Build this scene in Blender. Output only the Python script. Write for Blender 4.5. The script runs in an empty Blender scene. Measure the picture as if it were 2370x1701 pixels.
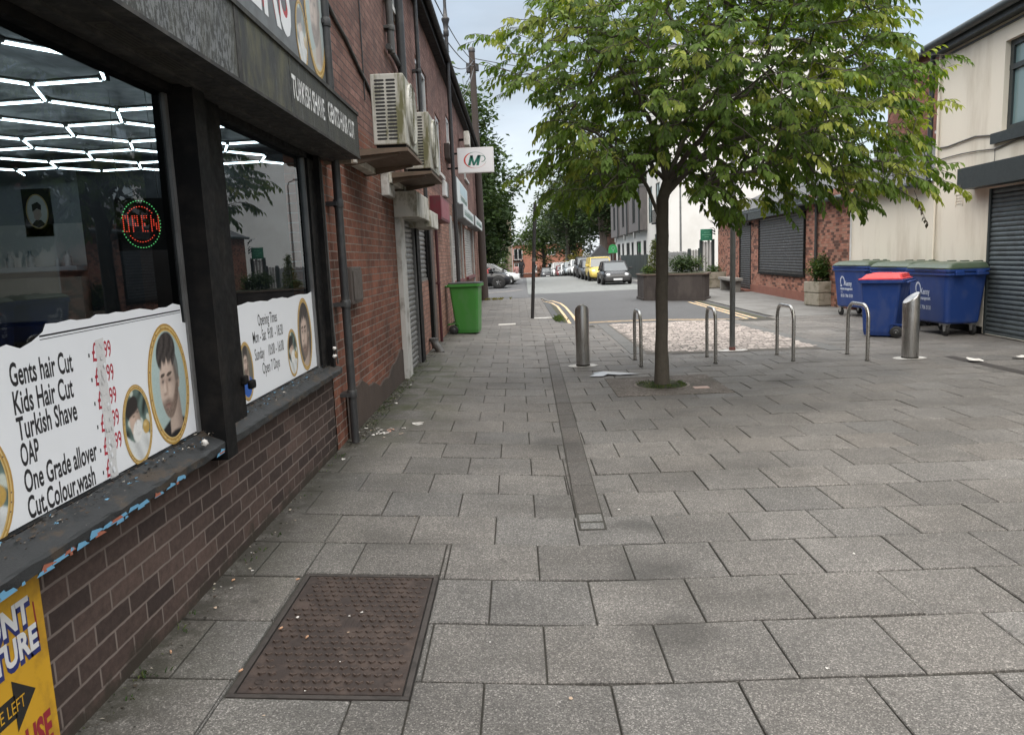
import bpy, bmesh, math, random
from mathutils import Vector, Matrix, Euler
import numpy as np
random.seed(7)
R = math.radians
S = bpy.context.scene
COL = S.collection

# ------------------------------------------------------------------ camera, sky, sun, exposure
W_, H_, F_ = 2370.0, 1701.0, 1720.0
HC = 1.6
def cam_axes(pitch, roll, yaw):
    cy, sy = math.cos(yaw), math.sin(yaw)
    f = Vector((sy, cy, 0)); r = Vector((cy, -sy, 0)); u = Vector((0, 0, 1))
    f2 = f*math.cos(pitch) - u*math.sin(pitch); u2 = u*math.cos(pitch) + f*math.sin(pitch)
    return r*math.cos(roll)+u2*math.sin(roll), u2*math.cos(roll)-r*math.sin(roll), f2
cr, cu, cf = cam_axes(R(8.32), R(-2.35), R(-.61))
cam = bpy.data.cameras.new('camera'); camo = bpy.data.objects.new('camera', cam); COL.objects.link(camo)
m = Matrix((cr, cu, -cf)).transposed().to_4x4(); m.translation = Vector((0, 0, HC)); camo.matrix_world = m
cam.sensor_width = 36; cam.lens = 36*F_/W_; cam.clip_start = .05; cam.clip_end = 3000
S.camera = camo

SUN_EL, SUN_ROT = R(56), R(192)
wd = bpy.data.worlds.new('World'); S.world = wd; wd.use_nodes = True
nt = wd.node_tree; nt.nodes.clear(); N = nt.nodes.new; L = nt.links.new
out = N('ShaderNodeOutputWorld'); bg = N('ShaderNodeBackground'); L(bg.outputs[0], out.inputs[0])
sky = N('ShaderNodeTexSky'); sky.sky_type = 'NISHITA'; sky.sun_disc = False
sky.sun_elevation = SUN_EL; sky.sun_rotation = SUN_ROT; sky.air_density = 1.3; sky.dust_density = 2.0; sky.ozone_density = 1.2
tc = N('ShaderNodeTexCoord'); mp = N('ShaderNodeMapping'); mp.inputs['Scale'].default_value = (1.0, 1.0, 3.2)
mp.inputs['Location'].default_value = (.35, .1, .2)
L(tc.outputs['Generated'], mp.inputs[0])
nz = N('ShaderNodeTexNoise'); nz.inputs['Scale'].default_value = 1.9; nz.inputs['Detail'].default_value = 7; nz.inputs['Roughness'].default_value = .55
L(mp.outputs[0], nz.inputs[0])
rp = N('ShaderNodeValToRGB'); e = rp.color_ramp.elements
e[0].position = .36; e[0].color = (.55, .55, .55, 1); e[1].position = .66; e[1].color = (.95, .95, .95, 1)
L(nz.outputs[0], rp.inputs[0])
# cloud tone: bluish grey in the visible band, paler towards the horizon, brighter where the layer is thin
sx = N('ShaderNodeSeparateXYZ'); L(tc.outputs['Generated'], sx.inputs[0])
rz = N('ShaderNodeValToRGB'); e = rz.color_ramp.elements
e[0].position = .0; e[0].color = (4.6, 4.85, 5.2, 1); e[1].position = .75; e[1].color = (19, 18.8, 18.3, 1)  # last stop: zenith boosted above the frame as added light for the scene
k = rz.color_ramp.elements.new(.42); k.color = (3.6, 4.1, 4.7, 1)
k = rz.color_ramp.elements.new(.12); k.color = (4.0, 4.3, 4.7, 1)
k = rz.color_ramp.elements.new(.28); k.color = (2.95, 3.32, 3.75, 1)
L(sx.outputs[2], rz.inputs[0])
nz2 = N('ShaderNodeTexNoise'); nz2.inputs['Scale'].default_value = 3.1; nz2.inputs['Detail'].default_value = 6
L(mp.outputs[0], nz2.inputs[0])
rv = N('ShaderNodeMapRange'); rv.inputs[1].default_value = .3; rv.inputs[2].default_value = .7; rv.inputs[3].default_value = .8; rv.inputs[4].default_value = 1.25
L(nz2.outputs[0], rv.inputs[0])
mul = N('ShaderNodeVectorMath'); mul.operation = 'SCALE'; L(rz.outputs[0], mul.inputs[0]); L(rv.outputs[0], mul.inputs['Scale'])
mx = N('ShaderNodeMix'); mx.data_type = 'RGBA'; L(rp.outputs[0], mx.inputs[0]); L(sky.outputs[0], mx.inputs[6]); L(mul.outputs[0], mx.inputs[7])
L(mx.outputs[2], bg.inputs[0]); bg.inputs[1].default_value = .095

sun = bpy.data.lights.new('sun', 'SUN'); sun.energy = 1.5; sun.angle = R(75); sun.color = (1, .92, .80)
suno = bpy.data.objects.new('sun', sun); COL.objects.link(suno)
# direction towards the sun for azimuth measured as the sky node does (rotation about Z, 0 = +Y)
sd = Vector((math.sin(SUN_ROT)*math.cos(SUN_EL), math.cos(SUN_ROT)*math.cos(SUN_EL), math.sin(SUN_EL)))
suno.rotation_euler = sd.to_track_quat('Z', 'Y').to_euler()
S.view_settings.view_transform = 'Standard'; S.view_settings.look = 'None'; S.view_settings.gamma = 1
S.view_settings.exposure = 1.14
S.cycles.max_bounces = 8; S.cycles.transparent_max_bounces = 12; S.cycles.caustics_reflective = False; S.cycles.caustics_refractive = False
S.cycles.sample_clamp_indirect = 4

# ------------------------------------------------------------------ the lie of the land
def gz(x, y):
    z = 0.0
    if y < 20: z += .055*max(0, min(1.9, .31-x))*(1 if y < 14 else max(0, 1-(y-14)/6))
    if y > 60: z -= .03*(y-60)*min(1, (y-60)/12)
    return z
def far_z(y): return gz(5, y)

# ------------------------------------------------------------------ materials
MATS = {}
def newmat(name):
    mt = bpy.data.materials.new(name); mt.use_nodes = True; t = mt.node_tree; t.nodes.clear()
    o = t.nodes.new('ShaderNodeOutputMaterial'); b = t.nodes.new('ShaderNodeBsdfPrincipled'); t.links.new(b.outputs[0], o.inputs[0])
    return mt, t, b, o
def rgb(c): return (c[0], c[1], c[2], 1)
def nnoise(t, vec, scale, detail=4, rough=.55):
    n = t.nodes.new('ShaderNodeTexNoise'); n.inputs['Scale'].default_value = scale; n.inputs['Detail'].default_value = detail; n.inputs['Roughness'].default_value = rough
    if vec is not None: t.links.new(vec, n.inputs['Vector'])
    return n.outputs[0]
def nramp(t, fac, stops, interp='LINEAR'):
    r = t.nodes.new('ShaderNodeValToRGB'); el = r.color_ramp; el.interpolation = interp
    while len(el.elements) > len(stops): el.elements.remove(el.elements[-1])
    while len(el.elements) < len(stops): el.elements.new(.5)
    for q, (p, c) in zip(el.elements, stops):
        q.position = p; q.color = (c, c, c, 1) if not hasattr(c, '__len__') else rgb(c)
    t.links.new(fac, r.inputs[0]); return r.outputs[0]
def nmix(t, fac, a, b, mode='MIX'):
    x = t.nodes.new('ShaderNodeMix'); x.data_type = 'RGBA'; x.blend_type = mode
    for s, i in ((fac, 0), (a, 6), (b, 7)):
        if isinstance(s, (int, float)): x.inputs[i].default_value = s
        elif isinstance(s, tuple): x.inputs[i].default_value = rgb(s)
        else: t.links.new(s, x.inputs[i])
    return x.outputs[2]
def nmath(t, op, a, b=None):
    x = t.nodes.new('ShaderNodeMath'); x.operation = op
    for s, i in ((a, 0), (b, 1)):
        if s is None: continue
        if isinstance(s, (int, float)): x.inputs[i].default_value = s
        else: t.links.new(s, x.inputs[i])
    return x.outputs[0]
def ncoord(t, which='Object', scale=None):
    c = t.nodes.new('ShaderNodeTexCoord'); o = c.outputs[which]
    if scale:
        mpn = t.nodes.new('ShaderNodeMapping'); mpn.inputs['Scale'].default_value = scale; t.links.new(o, mpn.inputs[0]); o = mpn.outputs[0]
    return o
def nbump(t, b, h, dist=.005, strength=.6):
    n = t.nodes.new('ShaderNodeBump'); n.inputs['Distance'].default_value = dist; n.inputs['Strength'].default_value = strength
    t.links.new(h, n.inputs['Height']); t.links.new(n.outputs[0], b.inputs['Normal'])
def mat(name, col, rough=.6, var=.18, vs=3.0, metal=0, bump=0, bs=60, spec=.5, dirt=None, dirt_amt=.5, ds=4, stretch=None):
    """plain surface with two scales of colour variation, optional dirt patches and fine bump"""
    if name in MATS: return MATS[name]
    mt, t, b, o = newmat(name)
    v = ncoord(t, 'Object', stretch)
    n = nnoise(t, v, vs, 6)
    c = nmix(t, n, tuple(x*(1-var) for x in col), tuple(min(1, x*(1+var)) for x in col))
    if dirt:
        d = nramp(t, nnoise(t, v, ds, 8, .65), [(.48, 0), (.62, 1)])
        c = nmix(t, nmath(t, 'MULTIPLY', d, dirt_amt), c, dirt)
    t.links.new(c, b.inputs['Base Color'])
    rr = nramp(t, nnoise(t, v, vs*4, 5), [(.3, max(0, rough-.12)), (.7, min(1, rough+.1))])
    t.links.new(rr, b.inputs['Roughness'])
    b.inputs['Metallic'].default_value = metal; b.inputs['Specular IOR Level'].default_value = spec
    if bump: nbump(t, b, nnoise(t, v, bs, 4), .004, bump)
    MATS[name] = mt; return mt
def emit(name, col, s):
    if name in MATS: return MATS[name]
    mt, t, b, o = newmat(name)
    b.inputs['Base Color'].default_value = rgb(col); b.inputs['Emission Color'].default_value = rgb(col); b.inputs['Emission Strength'].default_value = s
    MATS[name] = mt; return mt
def brick(name, c1, c2, mortar, bw=.225, bh=.075, mw=.011, dark=None, bias=0, moss=None, patch=None, cl=.35, soot=None):
    mt, t, b, o = newmat(name)
    uv = ncoord(t, 'UV')
    # wobble so that courses are not ruler straight
    wob = nnoise(t, uv, 3.0, 3)
    sub = t.nodes.new('ShaderNodeVectorMath'); sub.operation = 'MULTIPLY_ADD'
    cmb = t.nodes.new('ShaderNodeCombineXYZ'); t.links.new(wob, cmb.inputs[0]); t.links.new(nnoise(t, uv, 14, 2), cmb.inputs[1])
    t.links.new(cmb.outputs[0], sub.inputs[0]); sub.inputs[1].default_value = (.008, .007, 0); t.links.new(uv, sub.inputs[2])
    br = t.nodes.new('ShaderNodeTexBrick'); t.links.new(sub.outputs[0], br.inputs['Vector'])
    br.inputs['Scale'].default_value = 1; br.inputs['Brick Width'].default_value = bw; br.inputs['Row Height'].default_value = bh
    br.inputs['Mortar Size'].default_value = mw/2; br.inputs['Mortar Smooth'].default_value = .25; br.inputs['Bias'].default_value = bias
    br.inputs['Color1'].default_value = (0, 0, 0, 1); br.inputs['Color2'].default_value = (1, 1, 1, 1); br.inputs['Mortar'].default_value = (.5, .5, .5, 1)
    st = [(0, c1), (.5, tuple((a+d)/2 for a, d in zip(c1, c2))), (1, c2)]
    if dark: st = [(0, dark[0]), (.22, dark[0]), (.26, c1), (.7, c2), (.88, c2), (.93, dark[1]), (1, dark[1])]
    col = nramp(t, br.outputs['Color'], st)
    big = nnoise(t, uv, 1.1, 6); fine = nnoise(t, uv, 28, 6, .7)
    col = nmix(t, 1, col, nramp(t, fine, [(.25, .62), (.75, 1.3)]), 'MULTIPLY')
    col = nmix(t, 1, col, nramp(t, big, [(.3, 1-cl), (.7, 1+cl*.5)]), 'MULTIPLY')
    mo = nmix(t, nnoise(t, uv, 5, 6), tuple(x*.6 for x in mortar), tuple(min(1, x*1.25) for x in mortar))
    col = nmix(t, br.outputs['Fac'], col, mo)
    if moss:
        sy = t.nodes.new('ShaderNodeSeparateXYZ'); t.links.new(uv, sy.inputs[0])
        dm = nmath(t, 'ADD', nmath(t, 'MULTIPLY', sy.outputs[1], -5.0), nmath(t, 'MULTIPLY', nnoise(t, uv, 4.5, 8, .7), 2.4)); dm = nramp(t, dm, [(.30, 0), (.62, .92)])
        col = nmix(t, dm, col, moss)
    if soot:
        v2 = ncoord(t, 'UV', (1.2, .35, 1)); sm = nramp(t, nnoise(t, v2, 2.2, 7, .7), [(.5, 0), (.68, .75)])
        col = nmix(t, sm, col, soot)
    t.links.new(col, b.inputs['Base Color']); b.inputs['Roughness'].default_value = .85; b.inputs['Specular IOR Level'].default_value = .3
    h = nmath(t, 'SUBTRACT', nmath(t, 'MULTIPLY', fine, .35), br.outputs['Fac'])
    nbump(t, b, h, .006, .8)
    MATS[name] = mt; return mt

# ------------------------------------------------------------------ object helpers
def tag(o, label=None, cat=None, group=None, kind=None):
    if label: o['label'] = label
    if cat: o['category'] = cat
    if group: o['group'] = group
    if kind: o['kind'] = kind
    return o
def thing(name, label, cat, loc=(0, 0, 0), rz=0, group=None):
    o = bpy.data.objects.new(name, None); COL.objects.link(o); o.empty_display_size = .2
    o.location = loc; o.rotation_euler = (0, 0, rz)
    return tag(o, label, cat, group)
def copy_tree(o, parent=None):
    c = o.copy(); COL.objects.link(c)
    if parent: c.parent = parent
    for ch in list(o.children): copy_tree(ch, c)
    return c
class MB:
    def __init__(s): s.v = []; s.f = []; s.uv = []; s.mi = []; s.cols = None; s.sm = []
    def add(s, vs, fs, uvs=None, mi=0, smooth=False):
        n = len(s.v); s.v += [tuple(p) for p in vs]
        for i, f in enumerate(fs):
            s.f.append([n+k for k in f]); s.mi.append(mi); s.sm.append(smooth)
            s.uv.append(uvs[i] if uvs else [(0, 0)]*len(f))
        return s
    def box(s, x0, x1, y0, y1, z0, z1, mi=0, c=0):
        """box; c > 0 chamfers every edge"""
        if x0 > x1: x0, x1 = x1, x0
        if y0 > y1: y0, y1 = y1, y0
        if z0 > z1: z0, z1 = z1, z0
        if c <= 0:
            vs = [(x0, y0, z0), (x1, y0, z0), (x1, y1, z0), (x0, y1, z0), (x0, y0, z1), (x1, y0, z1), (x1, y1, z1), (x0, y1, z1)]
            fs = [(3, 2, 1, 0), (4, 5, 6, 7), (0, 1, 5, 4), (1, 2, 6, 5), (2, 3, 7, 6), (3, 0, 4, 7)]
            ax = [(0, 1), (0, 1), (0, 2), (1, 2), (0, 2), (1, 2)]
            uvs = [[(vs[k][a], vs[k][b]) for k in f] for f, (a, b) in zip(fs, ax)]
            return s.add(vs, fs, uvs, mi)
        c = min(c, (x1-x0)*.45, (y1-y0)*.45, (z1-z0)*.45)
        bm = bmesh.new(); bmesh.ops.create_cube(bm, size=1)
        bmesh.ops.scale(bm, vec=(x1-x0, y1-y0, z1-z0), verts=bm.verts); bmesh.ops.translate(bm, vec=((x0+x1)/2, (y0+y1)/2, (z0+z1)/2), verts=bm.verts)
        bmesh.ops.bevel(bm, geom=bm.edges[:], offset=c, segments=2, profile=.6, affect='EDGES')
        s.from_bm(bm, mi); bm.free(); return s
    def from_bm(s, bm, mi=0, smooth=False):
        bm.verts.index_update(); s.add([v.co[:] for v in bm.verts], [[v.index for v in f.verts] for f in bm.faces], None, mi, smooth); return s
    def xf(s, mtx, start=0):
        for i in range(start, len(s.v)): s.v[i] = tuple(mtx @ Vector(s.v[i]))
        return s
    def tube(s, pts, r, n=10, mi=0, cap=True, smooth=True):
        pts = [Vector(p) for p in pts]; rs = r if isinstance(r, (list, tuple)) else [r]*len(pts)
        vs = []; up = None
        for i, p in enumerate(pts):
            d = (pts[min(i+1, len(pts)-1)]-pts[max(i-1, 0)]).normalized()
            if up is None: up = Vector((0, 0, 1)) if abs(d.z) < .9 else Vector((1, 0, 0))
            a = d.cross(up).normalized(); b = a.cross(d).normalized(); up = b
            for k in range(n):
                t = 2*math.pi*k/n; vs.append(p+(a*math.cos(t)+b*math.sin(t))*rs[i])
        fs = [(i*n+k, i*n+(k+1) % n, (i+1)*n+(k+1) % n, (i+1)*n+k) for i in range(len(pts)-1) for k in range(n)]
        s.add(vs, fs, None, mi, smooth)
        if cap: s.add([vs[k] for k in range(n)], [tuple(range(n))], None, mi); s.add([vs[(len(pts)-1)*n+k] for k in range(n)], [tuple(range(n-1, -1, -1))], None, mi)
        return s
    def lathe(s, prof, c=(0, 0, 0), n=20, mi=0, smooth=True, axis='z'):
        vs = []
        for r, z in prof:
            for k in range(n):
                t = 2*math.pi*k/n; p = (r*math.cos(t), r*math.sin(t), z)
                if axis == 'x': p = (p[2], p[0], p[1])
                if axis == 'y': p = (p[0], p[2], p[1])
                vs.append((c[0]+p[0], c[1]+p[1], c[2]+p[2]))
        fs = [(i*n+k, i*n+(k+1) % n, (i+1)*n+(k+1) % n, (i+1)*n+k) for i in range(len(prof)-1) for k in range(n)]
        s.add(vs, fs, None, mi, smooth)
        for i in (0, len(prof)-1):
            if prof[i][0] > 1e-4: s.add([vs[i*n+k] for k in range(n)], [tuple(range(n))], None, mi)
        return s
    def prism(s, poly, fn, d, mi=0):
        """extrude a 2-D outline: fn(a, b, h) -> 3-D point, h from 0 to d"""
        n = len(poly); vs = [fn(a, b, 0) for a, b in poly]+[fn(a, b, d) for a, b in poly]
        fs = [tuple(range(n-1, -1, -1)), tuple(range(n, 2*n))]+[(i, (i+1) % n, n+(i+1) % n, n+i) for i in range(n)]
        return s.add(vs, fs, None, mi)
    def build(s, name, mats, parent=None, loc=(0, 0, 0), world=False, bevel=0, sharp=None):
        """loc = origin; vertices are given in world space when world is True (or parent's world location is subtracted)"""
        me = bpy.data.meshes.new(name)
        off = Vector(loc) if (world and parent is None) else Vector((0, 0, 0))
        if parent is not None and world: off = Vector(parent.location)
        vs = [tuple(Vector(p)-off) for p in s.v] if off.length else s.v
        me.from_pydata(vs, [], s.f)
        if not isinstance(mats, (list, tuple)): mats = [mats]
        for q in mats: me.materials.append(q)
        me.polygons.foreach_set('material_index', s.mi); me.polygons.foreach_set('use_smooth', s.sm)
        ul = me.uv_layers.new(name='UVMap'); ul.data.foreach_set('uv', [c for f in s.uv for p in f for c in p])
        if s.cols is not None:
            ca = me.color_attributes.new('Col', 'FLOAT_COLOR', 'POINT'); ca.data.foreach_set('color', [c for q in s.cols for c in q])
        me.validate(); me.update()
        # consistent outward normals
        bm = bmesh.new(); bm.from_mesh(me)
        if s.cols is None: bmesh.ops.recalc_face_normals(bm, faces=bm.faces)
        bm.to_mesh(me); bm.free()
        o = bpy.data.objects.new(name, me); COL.objects.link(o)
        if parent is not None: o.parent = parent
        else: o.location = loc
        if bevel:
            md = o.modifiers.new('edge', 'BEVEL'); md.width = bevel; md.segments = 2; md.limit_method = 'ANGLE'; md.angle_limit = R(40)
        return o

class Frame:
    """a vertical facade: origin o (ground point), u along the wall, n outward; p(s, z, h) gives a point"""
    def __init__(s, o, u): s.o = Vector(o); s.u = Vector(u).normalized(); s.n = Vector((s.u.y, -s.u.x, 0))
    def p(s, a, z, h=0): return s.o+s.u*a+Vector((0, 0, z))+s.n*h
    def flip(s): s.n = -s.n; return s
def fbox(mb, fr, a0, a1, z0, z1, h0, h1, mi=0):
    """box in facade coordinates, with uv in metres along (a, z)"""
    P = [fr.p(a, z, h) for h in (h0, h1) for z in (z0, z1) for a in (a0, a1)]
    fs = [(4, 5, 7, 6), (1, 0, 2, 3), (0, 4, 6, 2), (5, 1, 3, 7), (6, 7, 3, 2), (0, 1, 5, 4)]
    c = [(a, z, h) for h in (h0, h1) for z in (z0, z1) for a in (a0, a1)]
    uvs = []
    for i, f in enumerate(fs):
        if i < 2: uvs.append([(c[k][0], c[k][1]) for k in f])
        elif i < 4: uvs.append([(c[k][2], c[k][1]) for k in f])
        else: uvs.append([(c[k][0], c[k][2]) for k in f])
    return mb.add(P, fs, uvs, mi)
def wall(mb, fr, a0, a1, z0, z1, holes, depth=.12, thick=None, mi=0):
    """facade with rectangular openings (a0, a1, z0, z1): front skin, reveals of the given depth, ends and top"""
    As = sorted({a0, a1, *[h[0] for h in holes], *[h[1] for h in holes]}); As = [a for a in As if a0 <= a <= a1]
    Zs = sorted({z0, z1, *[h[2] for h in holes], *[h[3] for h in holes]}); Zs = [z for z in Zs if z0 <= z <= z1]
    for i in range(len(As)-1):
        for j in range(len(Zs)-1):
            am, zm = (As[i]+As[i+1])/2, (Zs[j]+Zs[j+1])/2
            if any(h[0] < am < h[1] and h[2] < zm < h[3] for h in holes): continue
            q = [(As[i], Zs[j]), (As[i+1], Zs[j]), (As[i+1], Zs[j+1]), (As[i], Zs[j+1])]
            mb.add([fr.p(a, z) for a, z in q], [(0, 1, 2, 3)], [q], mi)
    for h in holes:
        b0, b1, y0, y1 = h[:4]
        for (p, q, vert) in (((b0, y0), (b0, y1), 1), ((b1, y1), (b1, y0), 1), ((b0, y1), (b1, y1), 0), ((b1, y0), (b0, y0), 0)):
            vs = [fr.p(*p), fr.p(*q), fr.p(*q, -depth), fr.p(*p, -depth)]
            uv = [(p[0], p[1]), (q[0], q[1]), (q[0]+(depth if vert else 0), q[1]+(0 if vert else depth)), (p[0]+(depth if vert else 0), p[1]+(0 if vert else depth))]
            mb.add(vs, [(0, 1, 2, 3)], [uv], mi)
    th = thick or .3
    for a in (a0, a1):
        mb.add([fr.p(a, z0), fr.p(a, z1), fr.p(a, z1, -th), fr.p(a, z0, -th)], [(0, 1, 2, 3)], [[(a, z0), (a, z1), (a+th, z1), (a+th, z0)]], mi)
    mb.add([fr.p(a0, z1), fr.p(a1, z1), fr.p(a1, z1, -th), fr.p(a0, z1, -th)], [(0, 1, 2, 3)], [[(a0, z1), (a1, z1), (a1, z1+th), (a0, z1+th)]], mi)
    return mb
def text(s, size, sx=1.0, align='LEFT', bold=0.0, shear=0.0):
    """text as flat polygons: list of (verts2d, faces)"""
    cu_ = bpy.data.curves.new('t', 'FONT'); cu_.body = s; cu_.size = size; cu_.align_x = align; cu_.offset = bold; cu_.shear = shear; cu_.resolution_u = 3
    o = bpy.data.objects.new('t', cu_); me = bpy.data.meshes.new_from_object(o)
    vs = [(v.co.x*sx, v.co.y) for v in me.vertices]; fs = [list(p.vertices) for p in me.polygons]
    bpy.data.objects.remove(o); bpy.data.meshes.remove(me); bpy.data.curves.remove(cu_)
    return vs, fs
def ftext(mb, fn, s, size, at, width=None, sx=1.0, align='LEFT', bold=0.0, mi=0, shear=0.0):
    """text put on a surface; fn(a, b) -> point; width squeezes the line to that length"""
    vs, fs = text(s, size, 1.0, align, bold, shear)
    if width:
        w = max(v[0] for v in vs)-min(v[0] for v in vs); sx = width/w
    x0 = min(v[0] for v in vs)*sx if align == 'LEFT' and width else 0
    mb.add([fn(at[0]+v[0]*sx-x0, at[1]+v[1]) for v in vs], fs, None, mi)
    return mb
def ell(ca, cb, ra, rb, n=36, t0=0): return [(ca+ra*math.cos(2*math.pi*k/n+t0), cb+rb*math.sin(2*math.pi*k/n+t0)) for k in range(n)]
def flat(mb, fn, poly, mi=0): return mb.add([fn(a, b) for a, b in poly], [tuple(range(len(poly)))], None, mi)
def ring(mb, fn, ca, cb, ra, rb, wa, wb, n=40, mi=0):
    o = ell(ca, cb, ra, rb, n); i = ell(ca, cb, ra-wa, rb-wb, n)
    return mb.add([fn(*p) for p in o]+[fn(*p) for p in i], [(k, (k+1) % n, n+(k+1) % n, n+k) for k in range(n)], None, mi)

# ================================================================== ground, paving, road
def sheet(name, xs, ys, dz, m, zf=gz, label=None):
    mb = MB(); nx, ny = len(xs), len(ys)
    mb.add([(x, y, zf(x, y)+dz) for y in ys for x in xs], [(j*nx+i, j*nx+i+1, (j+1)*nx+i+1, (j+1)*nx+i) for j in range(ny-1) for i in range(nx-1)])
    o = mb.build(name, m); tag(o, kind='structure'); return o
def fr_(a, b, st):
    n = max(1, int(round((b-a)/st))); return [a+(b-a)*i/n for i in range(n+1)]
gmat = mat('earth', (.10, .10, .085), .95, .3, .3)
sheet('ground', [-400, -60, -10, 0, 10, 30, 80, 400], fr_(-30, 60, 15)+fr_(62, 160, 6)+[200, 300, 420], -.09, gmat, zf=lambda x, y: gz(5, y))

# asphalt: dark near the square, a worn paler surface further up
def asphalt(name, col, dark):
    mt, t, b, o = newmat(name); v = ncoord(t)
    c = nmix(t, nnoise(t, v, .55, 6), tuple(x*.78 for x in col), tuple(x*1.2 for x in col))
    sp = nramp(t, nnoise(t, v, 130, 3, .8), [(.35, .6), (.65, 1.4)])
    c = nmix(t, 1, c, sp, 'MULTIPLY')
    st = nramp(t, nnoise(t, ncoord(t, 'Object', (1.6, .3, 1)), 1.4, 7, .65), [(.5, 0), (.72, .55)])
    c = nmix(t, st, c, dark); t.links.new(c, b.inputs['Base Color']); b.inputs['Roughness'].default_value = .8
    nbump(t, b, nnoise(t, v, 90, 4), .006, .5); return mt
as_dark = asphalt('asphalt_dark', (.064, .065, .068), (.05, .05, .05)); as_pale = asphalt('asphalt_pale', (.155, .162, .158), (.11, .115, .115))
as_mid = asphalt('asphalt_mid', (.085, .086, .09), (.05, .05, .05))
sheet('road', fr_(-1.6, 9.5, 1.2), fr_(17, 66, 1.6)+fr_(67, 200, 3.5), -.032, as_dark, zf=lambda x, y: gz(5, y))
mb = MB()
pts = [(.52, 33.9), (2.0, 33.7), (3.2, 33.9), (6.3, 34.4)]
Ys = fr_(36, 66, 1.5)+fr_(68, 200, 4)
rows = [[(x, y) for x, y in pts]]+[[(.5+.012*(y-34)+(6.45-.5-.012*(y-34))*k/3, y) for k in range(4)] for y in Ys]
mb.add([(x, y, gz(5, y)-.028) for r in rows for x, y in r], [(j*4+i, j*4+i+1, j*4+i+5, j*4+i+4) for j in range(len(rows)-1) for i in range(3)])
tag(mb.build('road_resurfaced', as_pale), kind='structure')
sheet('car_park', fr_(-14, .5, 2.4), fr_(31.2, 64, 3), -.026, as_mid, zf=lambda x, y: gz(5, y))

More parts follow.
